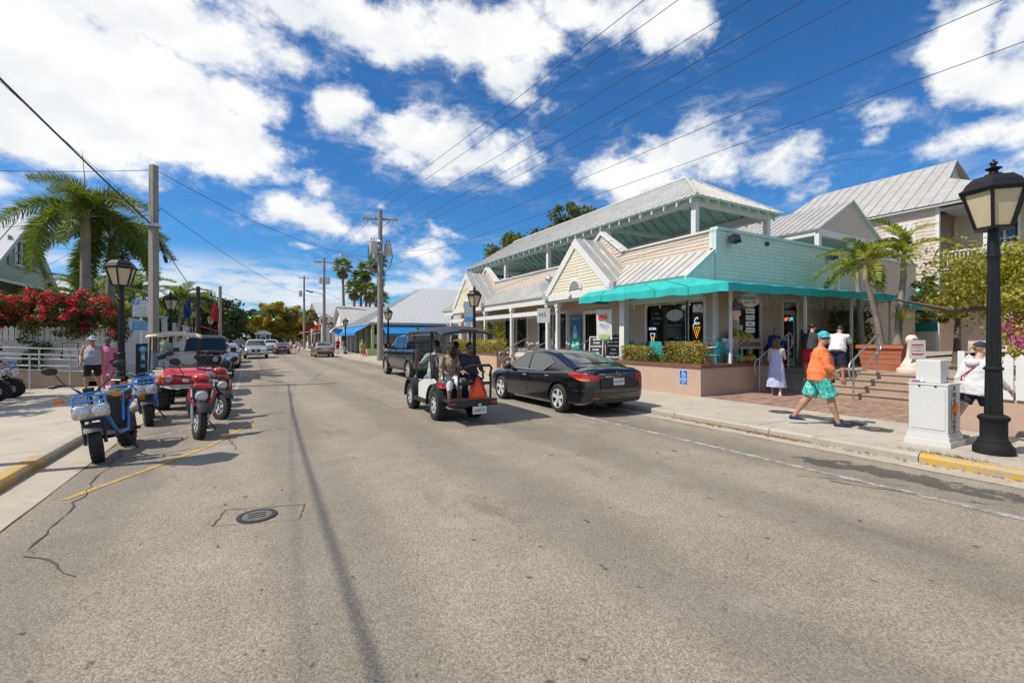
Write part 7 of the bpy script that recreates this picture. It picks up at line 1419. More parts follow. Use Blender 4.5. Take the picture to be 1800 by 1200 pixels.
m=MB(); m.box((0,-.45,.70),(1.0,.5,.12)); m.box((0,-.72,1.0),(1.0,.12,.45)); m.build('bench_seat',pm('cream_vinyl',(.50,.42,.32),.6),gc,mods=[('BEVEL',dict(width=.04,segments=2))]); m=MB(); m.slab([(-.56,.95,.84),(.56,.95,.84),(.55,.87,1.36),(-.55,.87,1.36)],(0,.008,0)); m.build('windscreen',G_clear,gc); m=MB(); m.tube([(-.56,.955,.84),(.56,.955,.84),(.55,.875,1.36),(-.55,.875,1.36),(-.56,.955,.84)],.012,5); m.build('screen_edge',M_plastic,gc); m=MB(); m.tube([(.28+.17*math.cos(a),.5+.06*math.sin(a),1.0+.16*math.sin(a)) for a in [i*2*PI/16 for i in range(17)]],.014,6); m.tube([(.28,.5,1.0),(.28,.85,.75)],.02,6); m.build('steering_wheel',M_plastic,gc)
# ---- red quad bike
C_red=pm('quad_red',(.50,.012,.012),.25,var=.06,coat=.8); qb=thing('quad_bike','red quad bike with chunky black tyres behind the scooters','quad bike',(-1.45,14.55,0),PI+.05)
for sg in (-1,1):
    for y in (.62,-.60): wheel(qb,sg*.50,y,.33,.26,.14,5,M_rimd,18,out=sg)
    m=MB(); m.grid([[(sg*(.22+.44*u),.62+(.42)*v,.90-.16*abs(v)**2-.14*u**3) for u in (0,.3,.6,.85,1)] for v in (-1,-.6,-.2,.2,.6,1)]); m.build('front_fender',C_red,qb,mods=[('SOLIDIFY',dict(thickness=.03))],smooth=50); m=MB(); m.grid([[(sg*(.22+.44*u),-.62+(.42)*v,.88-.16*abs(v)**2-.12*u**3) for u in (0,.3,.6,.85,1)] for v in (-1,-.6,-.2,.2,.6,1)]); m.build('rear_fender',C_red,qb,mods=[('SOLIDIFY',dict(thickness=.03))],smooth=50)
    m=MB(); m.lathe([(0,1.14),(.075,1.14),(.09,1.06),(0,1.04)],16,(sg*.36,0,.76),'Y'); m.build('headlamp',W_lamp,qb,smooth=50); m=MB(); m.box((sg*.52,1.06,.73),(.09,.05,.06)); m.build('indicator',A_lamp,qb); m=MB(); m.tube([(sg*.1,.45,1.08),(sg*.3,.42,1.14),(sg*.45,.34,1.13)],.014,6); m.build('handlebar',M_plastic,qb); m=MB(); m.ell((sg*.42,.30,1.36),(.10,.025,.065),10,7); m.tube([(sg*.35,.38,1.14),(sg*.42,.32,1.34)],.008,5); m.build('mirror',M_plastic,qb,smooth=60)
m=MB(); m.prism([(1.12,.62),(1.10,.84),(.75,.98),(.3,1.0),(.3,.62)],-.50,.50,'X'); m.build('front_body',C_red,qb,mods=[('BEVEL',dict(width=.05,segments=3))],smooth=40); m=MB(); m.tube([(-.52,1.05,.60),(-.3,1.18,.55),(.3,1.18,.55),(.52,1.05,.60)],.025,6); m.tube([(-.45,1.1,.60),(.45,1.1,.60)],.02,6); m.build('bumper_bar',M_galv,qb); m=MB(); m.tube([(-.35,.95,1.04),(.35,.95,1.04),(.35,.55,1.06),(-.35,.55,1.06),(-.35,.95,1.04)],.012,5); m.build('front_rack',M_plastic,qb)
m=MB(); m.box((0,-.25,.92),(.34,.9,.14)); m.build('seat',M_plastic,qb,mods=[('BEVEL',dict(width=.05,segments=2))]); m=MB(); m.box((0,0,.55),(.34,1.5,.34)); m.build('engine',M_plastic,qb); m=MB(); m.tube([(-.5,.62,.33),(.5,.62,.33)],.03,6); m.tube([(-.5,-.6,.33),(.5,-.6,.33)],.03,6); m.build('axle',M_plastic,qb)
# ---- scooters
C_sblue=pm('scooter_blue',(.02,.22,.58),.3,var=.05,coat=.5); C_swhite=pm('scooter_silver',(.50,.50,.50),.35,.3,var=.05); C_seat=pm('seat_vinyl',(.05,.05,.055),.6,var=.15)
def naked_scooter(label,loc,rz,lean=-.10,group='blue framed scooters',frame_mat=None,steer=.15):
    fm=frame_mat or C_sblue; t=thing('scooter',label,'scooter',loc,rz,group); LQ=Matrix.Rotation(lean,4,'Y'); wr=.255; fy=.60; ry=-.60
    def B(): return MB(LQ)
    t0=bpy.data.objects.new('x',None); bpy.data.objects.remove(t0)
    SQ=LQ@Matrix.Translation((0,fy-.06,0))@Matrix.Rotation(steer,4,'Z')@Matrix.Translation((0,-(fy-.06),0))
    def wh(y,Q,nm):
        w=wheel(t,0,y,wr,.14,.115,6,M_rim,22,nm,out=1); 
        for o in [w]+[c for c in bpy.data.objects if c.parent==w]: o.data.transform(Q)
        return w
    wh(fy,SQ,'front_wheel'); wh(ry,LQ,'rear_wheel')
    m=MB(SQ); 
    for s in (-1,1): m.tube([(s*.105,fy,wr),(s*.105,fy-.10,.60)],.022,7)
    m.box((0,fy-.10,.60),(.26,.07,.06)); m.tube([(0,fy-.10,.58),(0,fy-.20,.92)],.03,7); m.build('front_fork',M_plastic,t)
    m=MB(SQ); m.grid([[(.10*u,fy+(wr+.035)*math.cos(a)*1.02,wr+(wr+.045)*math.sin(a)-.02*u*u) for u in (-1,-.5,0,.5,1)] for a in [R(x) for x in range(40,151,11)]]); m.build('mudguard',M_plastic,t,mods=[('SOLIDIFY',dict(thickness=.012))],smooth=50)
    m=MB(SQ); m.box((0,fy+.02,.71),(.40,.10,.19)); hp=m.build('headlamp_housing',C_swhite,t,mods=[('BEVEL',dict(width=.05,segments=3))],smooth=40)
    for s in (-1,1): m=MB(SQ); m.lathe([(0,.125),(.06,.12),(.088,.10),(.095,.06),(0,.06)],18,(s*.098,fy,.715),'Y'); m.build('headlamp',W_lamp,hp,smooth=40)
    m=MB(SQ)
    for s in (-1,1): m.tube([(s*.17,fy+.08,.80),(s*.16,fy+.02,.93),(s*.15,fy-.14,.96)],.013,6)
    m.tube([(-.165,fy+.05,.86),(.165,fy+.05,.86)],.011,6); m.tube([(-.16,fy+.02,.93),(.16,fy+.02,.93)],.013,6); m.tube([(-.15,fy-.14,.96),(.15,fy-.14,.96)],.012,6)
    for x in (-.08,0,.08): m.tube([(x,fy+.07,.82),(x,fy+.02,.925)],.009,5)
    m.build('front_rack',fm,t)
    for s in (-1,1):
        m=MB(SQ); m.tube([(s*.12,fy-.02,.92),(s*.26,fy+.0,.90)],.010,5); m.box((s*.30,fy+.0,.90),(.10,.06,.06)); m.build('indicator',A_lamp,t,mods=[('BEVEL',dict(width=.015,segments=2))])
        m=MB(SQ); m.tube([(0,fy-.20,.93),(s*.10,fy-.24,.98),(s*.20,fy-.30,1.10),(s*.37,fy-.36,1.10)],.013,7); m.build('handlebar',M_plastic,t,smooth=60); m=MB(SQ); m.tube([(s*.27,fy-.33,1.10),(s*.40,fy-.365,1.10)],.019,7); m.build('grip',M_plastic,t); m=MB(SQ); m.tube([(s*.25,fy-.31,1.10),(s*.36,fy-.22,1.08)],.007,4); m.build('brake_lever',M_rimd,t)
        m=MB(SQ); m.tube([(s*.24,fy-.32,1.11),(s*.33,fy-.36,1.28)],.007,5); m.ell((s*.37,fy-.37,1.32),(.085,.018,.055),12,7,(0,s*-.15,0)); m.build('mirror',M_plastic,t,smooth=60)
    m=MB(SQ); m.tube([(-.2,fy-.28,1.08),(-.1,fy-.05,1.0),(.03,fy-.02,.85)],.007,4); m.tube([(.2,fy-.28,1.08),(.1,fy-.1,1.02),(-.02,fy-.02,.85)],.007,4); m.build('cable',M_plastic,t); m=MB(SQ); m.box((0,fy-.21,1.0),(.12,.07,.06)); m.build('speedometer',M_plastic,t)
    m=B()
    for s in (-1,1): m.tube([(s*.05,fy-.20,.80),(s*.10,fy-.24,.62),(s*.15,.18,.30),(s*.15,-.20,.30),(s*.14,-.34,.62),(s*.13,-.75,.78)],.022,7); m.tube([(s*.14,-.10,.46),(s*.14,-.22,.88),(s*.13,-.70,.92),(s*.13,-.86,.84)],.017,7)
    m.build('frame_tube',fm,t,smooth=60)
    m=B(); m.box((0,.10,.30),(.30,.52,.05)); m.build('footboard',M_plastic,t); m=B(); m.box((0,-.40,.86),(.27,.62,.13)); m.build('seat',C_seat,t,mods=[('BEVEL',dict(width=.05,segments=3))],smooth=40); m=B(); m.box((0,-.19,.60),(.20,.06,.40)); m.build('leg_shield',M_plastic,t); m=B(); m.slab([(.10,-.20,.42),(.10,-.22,.74),(.10,-.58,.74),(.10,-.48,.50)],(-.20,0,0)); m.build('battery_box',M_plastic,t)
    m=B(); m.box((.0,-.50,.36),(.24,.36,.26)); m.lathe([(0,-.12),(.11,-.12),(.12,-.02),(0,-.02)],14,(.22,-.55,.34),'X'); m.build('engine',M_plastic,t); m=B(); m.tube([(.17,-.45,.32),(.2,-.75,.40),(.2,-.95,.44)],[.03,.06,.06],8); m.build('exhaust',M_galv,t); m=B(); m.tube([(-.16,-.5,.26),(-.17,ry,wr)],.03,6); m.build('swing_arm',M_plastic,t); m=MB(); m.tube([(-.10,-.05,.28),(-.26,-.12,.02)],.013,5); m.build('side_stand',M_plastic,t); m=B(); m.box((0,-.90,.74),(.2,.06,.08)); m.build('tail_lamp',R_lamp,t)
    for s in (-1,1): m=B(); m.box((s*.17,-.88,.70),(.09,.06,.06)); m.build('indicator',A_lamp,t)
    m=B(); m.tube([(-.14,-.60,.94),(-.14,-.98,.96),(.14,-.98,.96),(.14,-.60,.94)],.013,6); m.tube([(-.14,-.8,.95),(.14,-.8,.95)],.011,5); m.build('rear_rack',fm,t); return t
def sport_scooter(label,loc,rz,group='red sports scooters',lean=-.09,steer=.2):
    t=thing('scooter',label,'scooter',loc,rz,group); LQ=Matrix.Rotation(lean,4,'Y'); wr=.27; fy=.64; ry=-.62; C2=C_red
    SQ=LQ@Matrix.Translation((0,fy-.08,0))@Matrix.Rotation(steer,4,'Z')@Matrix.Translation((0,-(fy-.08),0)); B=lambda:MB(LQ); F=lambda:MB(SQ)
    for y,Q,nm in ((fy,SQ,'front_wheel'),(ry,LQ,'rear_wheel')):
        w=wheel(t,0,y,wr,.118,.15,5,M_rim,22,nm,out=1)
        for o in [w]+[c for c in bpy.data.objects if c.parent==w]: o.data.transform(Q)
    m=F(); 
    for s in (-1,1): m.tube([(s*.11,fy,wr),(s*.11,fy-.13,.66)],.027,8)
    m.build('front_fork',M_galv,t,smooth=60); m=F(); m.grid([[(.095*u,fy-.02+(wr+.05)*math.cos(a),wr+.05+(wr+.06)*math.sin(a)-.03*u*u) for u in (-1,-.5,0,.5,1)] for a in [R(x) for x in range(30,130,11)]]); m.build('mudguard',M_plastic,t,mods=[('SOLIDIFY',dict(thickness=.012))],smooth=50)
    # front apron: dark shield with red flashes and one round lamp
    def ap(z,w,d): return [(u*w,fy-.06-d*u*u,z) for u in (-1,-.6,-.2,.2,.6,1)]
    m=B(); m.grid([ap(.40,.16,.10),ap(.52,.21,.12),ap(.66,.225,.12),ap(.80,.20,.13),ap(.90,.15,.14),ap(.98,.10,.15)]); m.build('apron',pm('apron_grey',(.045,.045,.048),.4,coat=.4),t,mods=[('SOLIDIFY',dict(thickness=.03))],smooth=60)
    for s in (-1,1):
        m=B(); m.slab([(s*.06,fy-.025,.56),(s*.11,fy-.035,.56),(s*.185,fy-.09,.68),(s*.20,fy-.12,.84),(s*.165,fy-.10,.86),(s*.145,fy-.07,.68)],(0,.018,0)); m.build('red_flash',C2,t); m=B(); m.slab([(s*.13,fy-.06,.70),(s*.155,fy-.08,.72),(s*.165,fy-.09,.86),(s*.145,fy-.08,.84)],(0,.024,0)); m.build('white_flash',M_white,t)
        m=F(); m.tube([(0,fy-.22,.98),(s*.14,fy-.26,1.03),(s*.36,fy-.34,1.05)],.014,7); m.build('handlebar',M_plastic,t); m=F(); m.tube([(s*.26,fy-.30,1.045),(s*.39,fy-.35,1.05)],.02,7); m.build('grip',M_plastic,t); m=F(); m.tube([(s*.24,fy-.28,1.06),(s*.35,fy-.34,1.24)],.008,5); m.ell((s*.38,fy-.36,1.29),(.09,.02,.06),12,7,(0,s*-.2,0)); m.build('mirror',M_plastic,t,smooth=60); m=F(); m.box((s*.22,fy-.22,.98),(.09,.07,.05)); m.build('indicator',W_lamp,t,mods=[('BEVEL',dict(width=.015,segments=2))]); m=F(); m.tube([(s*.24,fy-.28,1.05),(s*.36,fy-.2,1.04)],.007,4); m.build('brake_lever',M_rimd,t)
        m=B(); m.slab([(s*.16,-.10,.42),(s*.17,-.16,.78),(s*.15,-.78,.92),(s*.14,-.86,.82),(s*.17,-.5,.52)],(s*-.03,0,0)); m.build('side_panel',C2,t)
    m=B(); m.box((0,fy-.075,.90),(.26,.10,.10)); m.build('apron_top',C2,t,mods=[('BEVEL',dict(width=.04,segments=3))],smooth=40); m=B(); m.lathe([(0,.05),(.06,.05),(.075,.035),(.085,.0),(.095,.0),(.1,-.03),(0,-.03)],20,(0,fy-.02,.735),'Y'); m.build('headlamp',W_lamp,t,smooth=40)
    m=F(); m.ell((0,fy-.20,1.03),(.15,.13,.075),14,9); m.build('handlebar_cowl',C2,t,smooth=70); m=B(); m.box((0,.12,.36),(.30,.50,.10)); m.build('footboard',M_plastic,t); m=B(); m.prism([(-.12,.40),(-.15,.80),(-.86,.90),(-.9,.80),(-.5,.45)],-.13,.13,'X'); m.build('rear_body',M_plastic,t); m=B(); m.box((0,-.42,.86),(.28,.74,.12)); m.build('seat',C_seat,t,mods=[('BEVEL',dict(width=.05,segments=3))],smooth=40)
    m=B(); m.box((.0,-.52,.36),(.22,.34,.24)); m.build('engine',M_plastic,t); m=B(); m.tube([(-.17,-.40,.30),(-.2,-.7,.40),(-.2,-.95,.48)],[.03,.06,.06],8); m.build('exhaust',M_galv,t); m=MB(); m.tube([(-.1,-.05,.28),(-.27,-.1,.02)],.013,5); m.build('side_stand',M_plastic,t); m=B(); m.box((0,-.93,.86),(.18,.06,.08)); m.build('tail_lamp',R_lamp,t); m=B(); m.tube([(-.13,-.7,.95),(-.12,-1.0,.98),(.12,-1.0,.98),(.13,-.7,.95)],.014,6); m.build('grab_rail',M_plastic,t); return t
fwd=lambda dx,dy: math.atan2(-dx,dy)
naked_scooter('blue framed twin-lamp scooter nearest the camera by the yellow kerb',(-1.83,8.95,0),fwd(-.1,-1),.12,steer=.3); naked_scooter('blue framed twin-lamp scooter second from the camera, beside the red quad',(-1.88,12.0,0),fwd(.12,-1),.10,steer=.12)
sport_scooter('red sports scooter nearest the camera beside the blue scooters',(-.88,10.1,0),fwd(.05,-1),.09,steer=.25); sport_scooter('red sports scooter behind the other red one',(-.78,12.15,0),fwd(.22,-1),.09,steer=.35)
for k,(x,y,m_) in enumerate(((-5.7,17.55,C_sblue),(-5.75,16.9,C_swhite),(-5.8,16.25,C_sblue),(-5.85,15.6,C_swhite))): naked_scooter(('blue scooter at the far end of the row by the ramp','silver scooter second from the ramp end of the left row','blue scooter third from the ramp end of the left row','silver scooter nearest the camera in the left row')[k],(x-.62,y,.12),fwd(1,-.04),.12,'scooters in a row at the left edge',m_,.0)
# ---- the passenger golf cart in the middle of the street
kc=thing('passenger_golf_cart','lifted white golf cart with black canopy, chunky tyres and orange triangle','golf cart',(3.86,10.12,0),-.03); C_cw=pm('cart_white',(.66,.66,.63),.35,var=.05,coat=.5); K=.02
canopy(kc,pm('canopy_black',(.025,.025,.027),.45,var=.2,scale=3),.72,-1.62,1.12,1.97)
for sg in (-1,1):
    wheel(kc,sg*.52,-.92,.315,.27,.175,6,M_rim,20,out=sg,twin=True,sw=.045); wheel(kc,sg*.52,.95,.315,.25,.175,6,M_rim,20,out=sg,twin=True,sw=.045)
    m=MB(); m.grid([[(sg*(.36+.33*u),-.92+.44*math.cos(a),.36+.43*math.sin(a)-.03*u*u) for u in (0,.4,.8,1)] for a in [R(x) for x in range(-8,189,14)]]); m.build('rear_fender',M_plastic,kc,mods=[('SOLIDIFY',dict(thickness=.02))],smooth=50); m=MB(); m.grid([[(sg*(.32+.36*u),.95+.42*math.cos(a),.36+.42*math.sin(a)-.03*u*u) for u in (0,.4,.8,1)] for a in [R(x) for x in range(-5,186,14)]]); m.build('front_fender',M_plastic,kc,mods=[('SOLIDIFY',dict(thickness=.02))],smooth=50)
    m=MB(); m.slab([(sg*.62,-.48,.36),(sg*.62,.25,.36),(sg*.60,.30,.70),(sg*.58,-.05,.80),(sg*.58,-.78,.86),(sg*.60,-.98,.80)],(-sg*.03,0,0)); m.build('side_panel',C_cw,kc); m=MB(); m.box((sg*.58,.05,.33),(.14,1.05,.10)); m.build('running_board',M_plastic,kc); m=MB(); m.slab([(sg*.60,-1.0,.80),(sg*.60,-1.32,.80),(sg*.58,-1.38,.70),(sg*.62,-1.0,.70)],(-sg*.1,0,0)); m.build('tail_lamp',R_lamp,kc)
    for pts in ([(sg*.60,1.0,.62),(sg*.60,.72,1.25),(sg*.62,.58,1.90)],[(sg*.57,-.62,.80),(sg*.56,-.52,1.3),(sg*.58,-.62,1.90)],[(sg*.50,-.95,1.05),(sg*.52,-.75,1.5),(sg*.55,-.6,1.85)]): m=MB(); m.tube(pts,.02,7); m.build('roof_strut',M_plastic,kc,smooth=60)
    m=MB(); m.tube([(sg*.55,-.95,.88),(sg*.56,-.92,1.12),(sg*.56,-1.25,1.14),(sg*.55,-1.34,1.05),(sg*.55,-1.36,.86)],.028,7); m.build('armrest',M_plastic,kc,smooth=60)
    m=MB(); m.tube([(sg*.35,-1.78,.50),(sg*.35,-1.78,1.18),(sg*.30,-1.74,1.24)] if sg<0 else [(sg*.52,-1.78,.50),(sg*.52,-1.78,1.05)],.03,7); m.build('safety_post',M_plastic,kc); m=MB(); m.box((sg*.55,-1.89,.45),(.14,.02,.05)); m.build('reflector',R_lamp,kc)
m=MB(); m.tube([(-.30,-1.74,1.10),(.0,-1.78,1.18),(.50,-1.78,1.18),(.60,-1.7,1.12),(.60,-1.6,.95)],.028,7); m.build('safety_bar',M_plastic,kc,smooth=60); m=MB(); m.box((.1,-1.78,.82),(.9,.03,.06)); m.build('cross_bar',M_plastic,kc)
m=MB(); m.box((0,-1.62,.47),(1.22,.50,.06)); m.box((0,-1.87,.45),(1.30,.05,.14)); m.build('foot_platform',M_plastic,kc,mods=[('BEVEL',dict(width=.012,segments=1))]); m=MB(); m.box((0,-.55,.50),(1.1,1.5,.28)); m.build('chassis',M_plastic,kc); m=MB(); m.prism([(1.35,.38),(1.35,.62),(1.15,.82),(.75,.92),(.62,.40)],-.42,.42,'X'); m.build('front_cowl',C_cw,kc,mods=[('BEVEL',dict(width=.05,segments=2))]); m=MB(); m.box((0,.62,.86),(1.1,.16,.2)); m.build('dashboard',M_plastic,kc); m=MB(); m.box((0,.4,.36),(1.1,.8,.04)); m.build('floor',M_plastic,kc); m=MB(); m.slab([(-.58,.72,.95),(.58,.72,.95),(.58,.60,1.85),(-.58,.60,1.85)],(0,.006,0)); m.build('windscreen',G_clear,kc)
M_vinyl=pm('grey_vinyl',(.16,.155,.15),.6,var=.12,scale=4)
m=MB(); m.box((0,-.18,.83),(1.05,.50,.13)); m.box((0,-.48,1.12),(1.05,.12,.52),(.15,0,0)); m.build('front_seat',M_vinyl,kc,mods=[('BEVEL',dict(width=.05,segments=2))],smooth=40); m=MB(); m.box((0,-1.10,.83),(1.05,.48,.13)); m.box((0,-.82,1.14),(1.05,.12,.52),(-.15,0,0)); m.build('rear_seat',M_vinyl,kc,mods=[('BEVEL',dict(width=.05,segments=2))],smooth=40)
m=MB(); m.tube([(-.28+.17*math.cos(a),.38+.07*math.sin(a),1.05+.15*math.sin(a)) for a in [i*2*PI/16 for i in range(17)]],.016,6); m.tube([(-.28,.38,1.05),(-.28,.62,.86)],.02,6); m.build('steering_wheel',M_plastic,kc)
M_smv=pm('smv_orange',(.85,.10,.02),.5,var=.04); M_smvr=pm('smv_red',(.55,.02,.015),.4,var=.04); tr=MB(); tr.prism([(-.17,.50),(.17,.50),(.20,.55),(.02,.93),(-.02,.93),(-.20,.55)],-1.925,-1.915,'Y'); tr.M=Matrix(); o=tr.build('warning_triangle',M_smvr,kc); 
for q in (o,): q.location=(.10,0,.03)
m=MB(); m.prism([(-.12,.545),(.12,.545),(.135,.58),(.008,.84),(-.008,.84),(-.135,.58)],-1.932,-1.9255,'Y'); m.build('triangle_centre',M_smv,o)
pp=plate_text(kc,'QJE 6VY',(.15,-1.905,.30),(1,0,0),(0,0,1),.30,.15,size=.068); m=MB(); m.ell((.15,-1.9125,.30),(.03,.002,.03),10,6); m.build('orange_print',M_sun,pp); m=MB(); m.box((.15,-1.90,.41),(.08,.05,.05)); m.build('plate_light',M_galv,kc); m=MB(); m.tube([(-.3,-1.3,.33),(0,-1.35,.30),(.3,-1.3,.33)],.05,7); m.tube([(-.5,-.92,.315),(.5,-.92,.315)],.045,8); m.tube([(-.5,.95,.315),(.5,.95,.315)],.04,8); m.build('axle',M_plastic,kc)
SXX=Matrix.Diagonal((.80,1,1,1)); dd=index_kids()
def narrow(o):
    for c in dd.get(o.name,[]): c.data.transform(SXX); c.location.x*=.80; narrow(c)
narrow(kc)
for c in dd[kc.name]:
    if c.name.split('.')[0]in('warning_triangle','licence_plate'):
        for q in [c]+dd.get(c.name,[]): q.data.transform(Matrix.Translation((.12 if 'plate' in c.name else 0,0,0))@Matrix.Diagonal((1.25,1,1,1))@Matrix.Translation((-.12 if 'plate' in c.name else 0,0,0)))
# ---- white bicycle
bk=thing('bicycle','white bicycle leaning on the lamp post near the tan sedan','bicycle',(8.55,52.6,.12),R(70))
for y in (-.52,.52):
    m=MB(); m.tube([(0,y+.33*math.cos(a),.34+.33*math.sin(a)) for a in [i*2*PI/24 for i in range(25)]],.02,5); w_=m.build('wheel',M_tyre,bk); m=MB()
    for k in range(8): a=k*PI/8; m.tube([(0,y+.32*math.cos(a),.34+.32*math.sin(a)),(0,y-.32*math.cos(a),.34-.32*math.sin(a))],.004,3)
    m.build('spokes',M_galv,w_)
m=MB(); 
for a,b in (((0,-.52,.34),(0,-.08,.30)),((0,-.08,.30),(0,-.2,.82)),((0,-.52,.34),(0,-.18,.72)),((0,-.08,.30),(0,.36,.70)),((0,-.19,.74),(0,.35,.84)),((0,.34,.92),(0,.52,.34))): m.tube([a,b],.025,6)
m.build('frame',C_white,bk); m=MB(); m.tube([(-.3,.2,1.05),(-.1,.34,1.03),(.1,.34,1.03),(.3,.2,1.05)],.018,6); m.build('handlebar',M_galv,bk); m=MB(); m.ell((0,-.22,.88),(.09,.14,.04),8,5); m.build('saddle',M_plastic,bk)
# ================================================================ people
SK_a=pm('skin_tanned',(.42,.22,.14),.55,var=.10,scale=9); SK_b=pm('skin_light',(.56,.35,.26),.55,var=.08,scale=9); SK_c=pm('skin_brown',(.27,.145,.09),.55,var=.10,scale=9); SK_d=pm('skin_dark',(.10,.05,.03),.55,var=.1,scale=9)
def cloth_mat(n,c,**k): return pm(n,c,.85,var=k.pop('var',.10),scale=k.pop('scale',7),bump=.5,bscale=k.pop('bscale',16),**k)
def print_mat(name,a,b,c,scale=14):
    m=bpy.data.materials.new(name); m.use_nodes=True; t=NT(m.node_tree); t.n.clear(); co=t.new('ShaderNodeTexCoord').outputs['Object']
    k=t.mix(t.mapr(t.noise(co,scale,4,.6),.50,.56),a,b); k=t.mix(t.mapr(t.noise(t.vec('ADD',co,(3,1,7)),scale*1.3,4,.6),.58,.62),k,c)
    t.new('ShaderNodeOutputMaterial',{0:t.new('ShaderNodeBsdfPrincipled',{'Base Color':k,'Roughness':.85}).outputs[0]}); return m
def stripe_mat(name,a,b,f=150.,ax=0,tilt=None):
    m=bpy.data.materials.new(name); m.use_nodes=True; t=NT(m.node_tree); t.n.clear(); co=t.new('ShaderNodeTexCoord').outputs['Object']; x=t.new('ShaderNodeSeparateXYZ',{0:co})
    ang=t.math('ARCTAN2',x.outputs[0],x.outputs[1]) if ax==0 else x.outputs[2]
    s=t.math('SINE',t.math('MULTIPLY',ang,f)); k=t.mix(t.mapr(s,-.2,.3),a,b)
    t.new('ShaderNodeOutputMaterial',{0:t.new('ShaderNodeBsdfPrincipled',{'Base Color':k,'Roughness':.85}).outputs[0]}); return m
K_black=cloth_mat('cloth_black',(.014,.014,.016)); K_navy=cloth_mat('cloth_navy',(.015,.02,.05)); K_white=cloth_mat('cloth_white',(.60,.59,.60),var=.05); K_red=cloth_mat('cloth_red',(.45,.015,.02)); K_orange=cloth_mat('cloth_orange',(.78,.20,.06),var=.06); K_grey=cloth_mat('cloth_grey',(.36,.35,.42)); K_pink=cloth_mat('cloth_pink',(.62,.18,.34),var=.12); K_green=cloth_mat('cloth_green',(.24,.26,.10)); K_char=cloth_mat('cloth_charcoal',(.035,.037,.042)); K_blue=cloth_mat('cloth_blue',(.03,.06,.14)); K_teal=cloth_mat('cloth_teal',(.03,.35,.36)); K_denim=cloth_mat('cloth_denim',(.10,.16,.28)); K_khaki=cloth_mat('cloth_khaki',(.32,.27,.19)); K_mint=cloth_mat('cloth_mint',(.30,.38,.30))
K_swim=print_mat('swim_print',(.03,.40,.34),(.22,.62,.52),(.02,.12,.20),16); K_dress=stripe_mat('dress_stripe',(.27,.31,.55),(.62,.64,.78),46.); K_blouse=print_mat('blouse_print',(.20,.14,.09),(.42,.32,.22),(.12,.10,.10),22); K_capt=print_mat('cap_print',(.02,.35,.38),(.06,.5,.5),(.02,.15,.25),30); K_cheq=print_mat('hat_print',(.5,.5,.54),(.05,.06,.10),(.4,.4,.45),26)
H_brown=pm('hair_brown',(.10,.045,.02),.5,var=.4,scale=30,bump=.6,bscale=60); H_dark=pm('hair_dark',(.015,.01,.008),.5,var=.3,scale=30,bump=.5); H_blond=pm('hair_blond',(.35,.22,.10),.5,var=.3,scale=30,bump=.5); H_grey=pm('hair_grey',(.35,.33,.31),.6,var=.3,scale=40,bump=.5)
M_shade=pm('sunglass_lens',(.008,.008,.01),.08,var=0,coat=1.); M_lip=pm('lip',(.32,.10,.08),.5,var=0); M_eye=pm('eye_white',(.6,.58,.55),.2,var=0); M_iris=pm('iris_dark',(.02,.012,.01),.1,var=0)
FOLD=bpy.data.textures.new('folds','CLOUDS'); FOLD.noise_scale=.11; FOLD.noise_depth=2
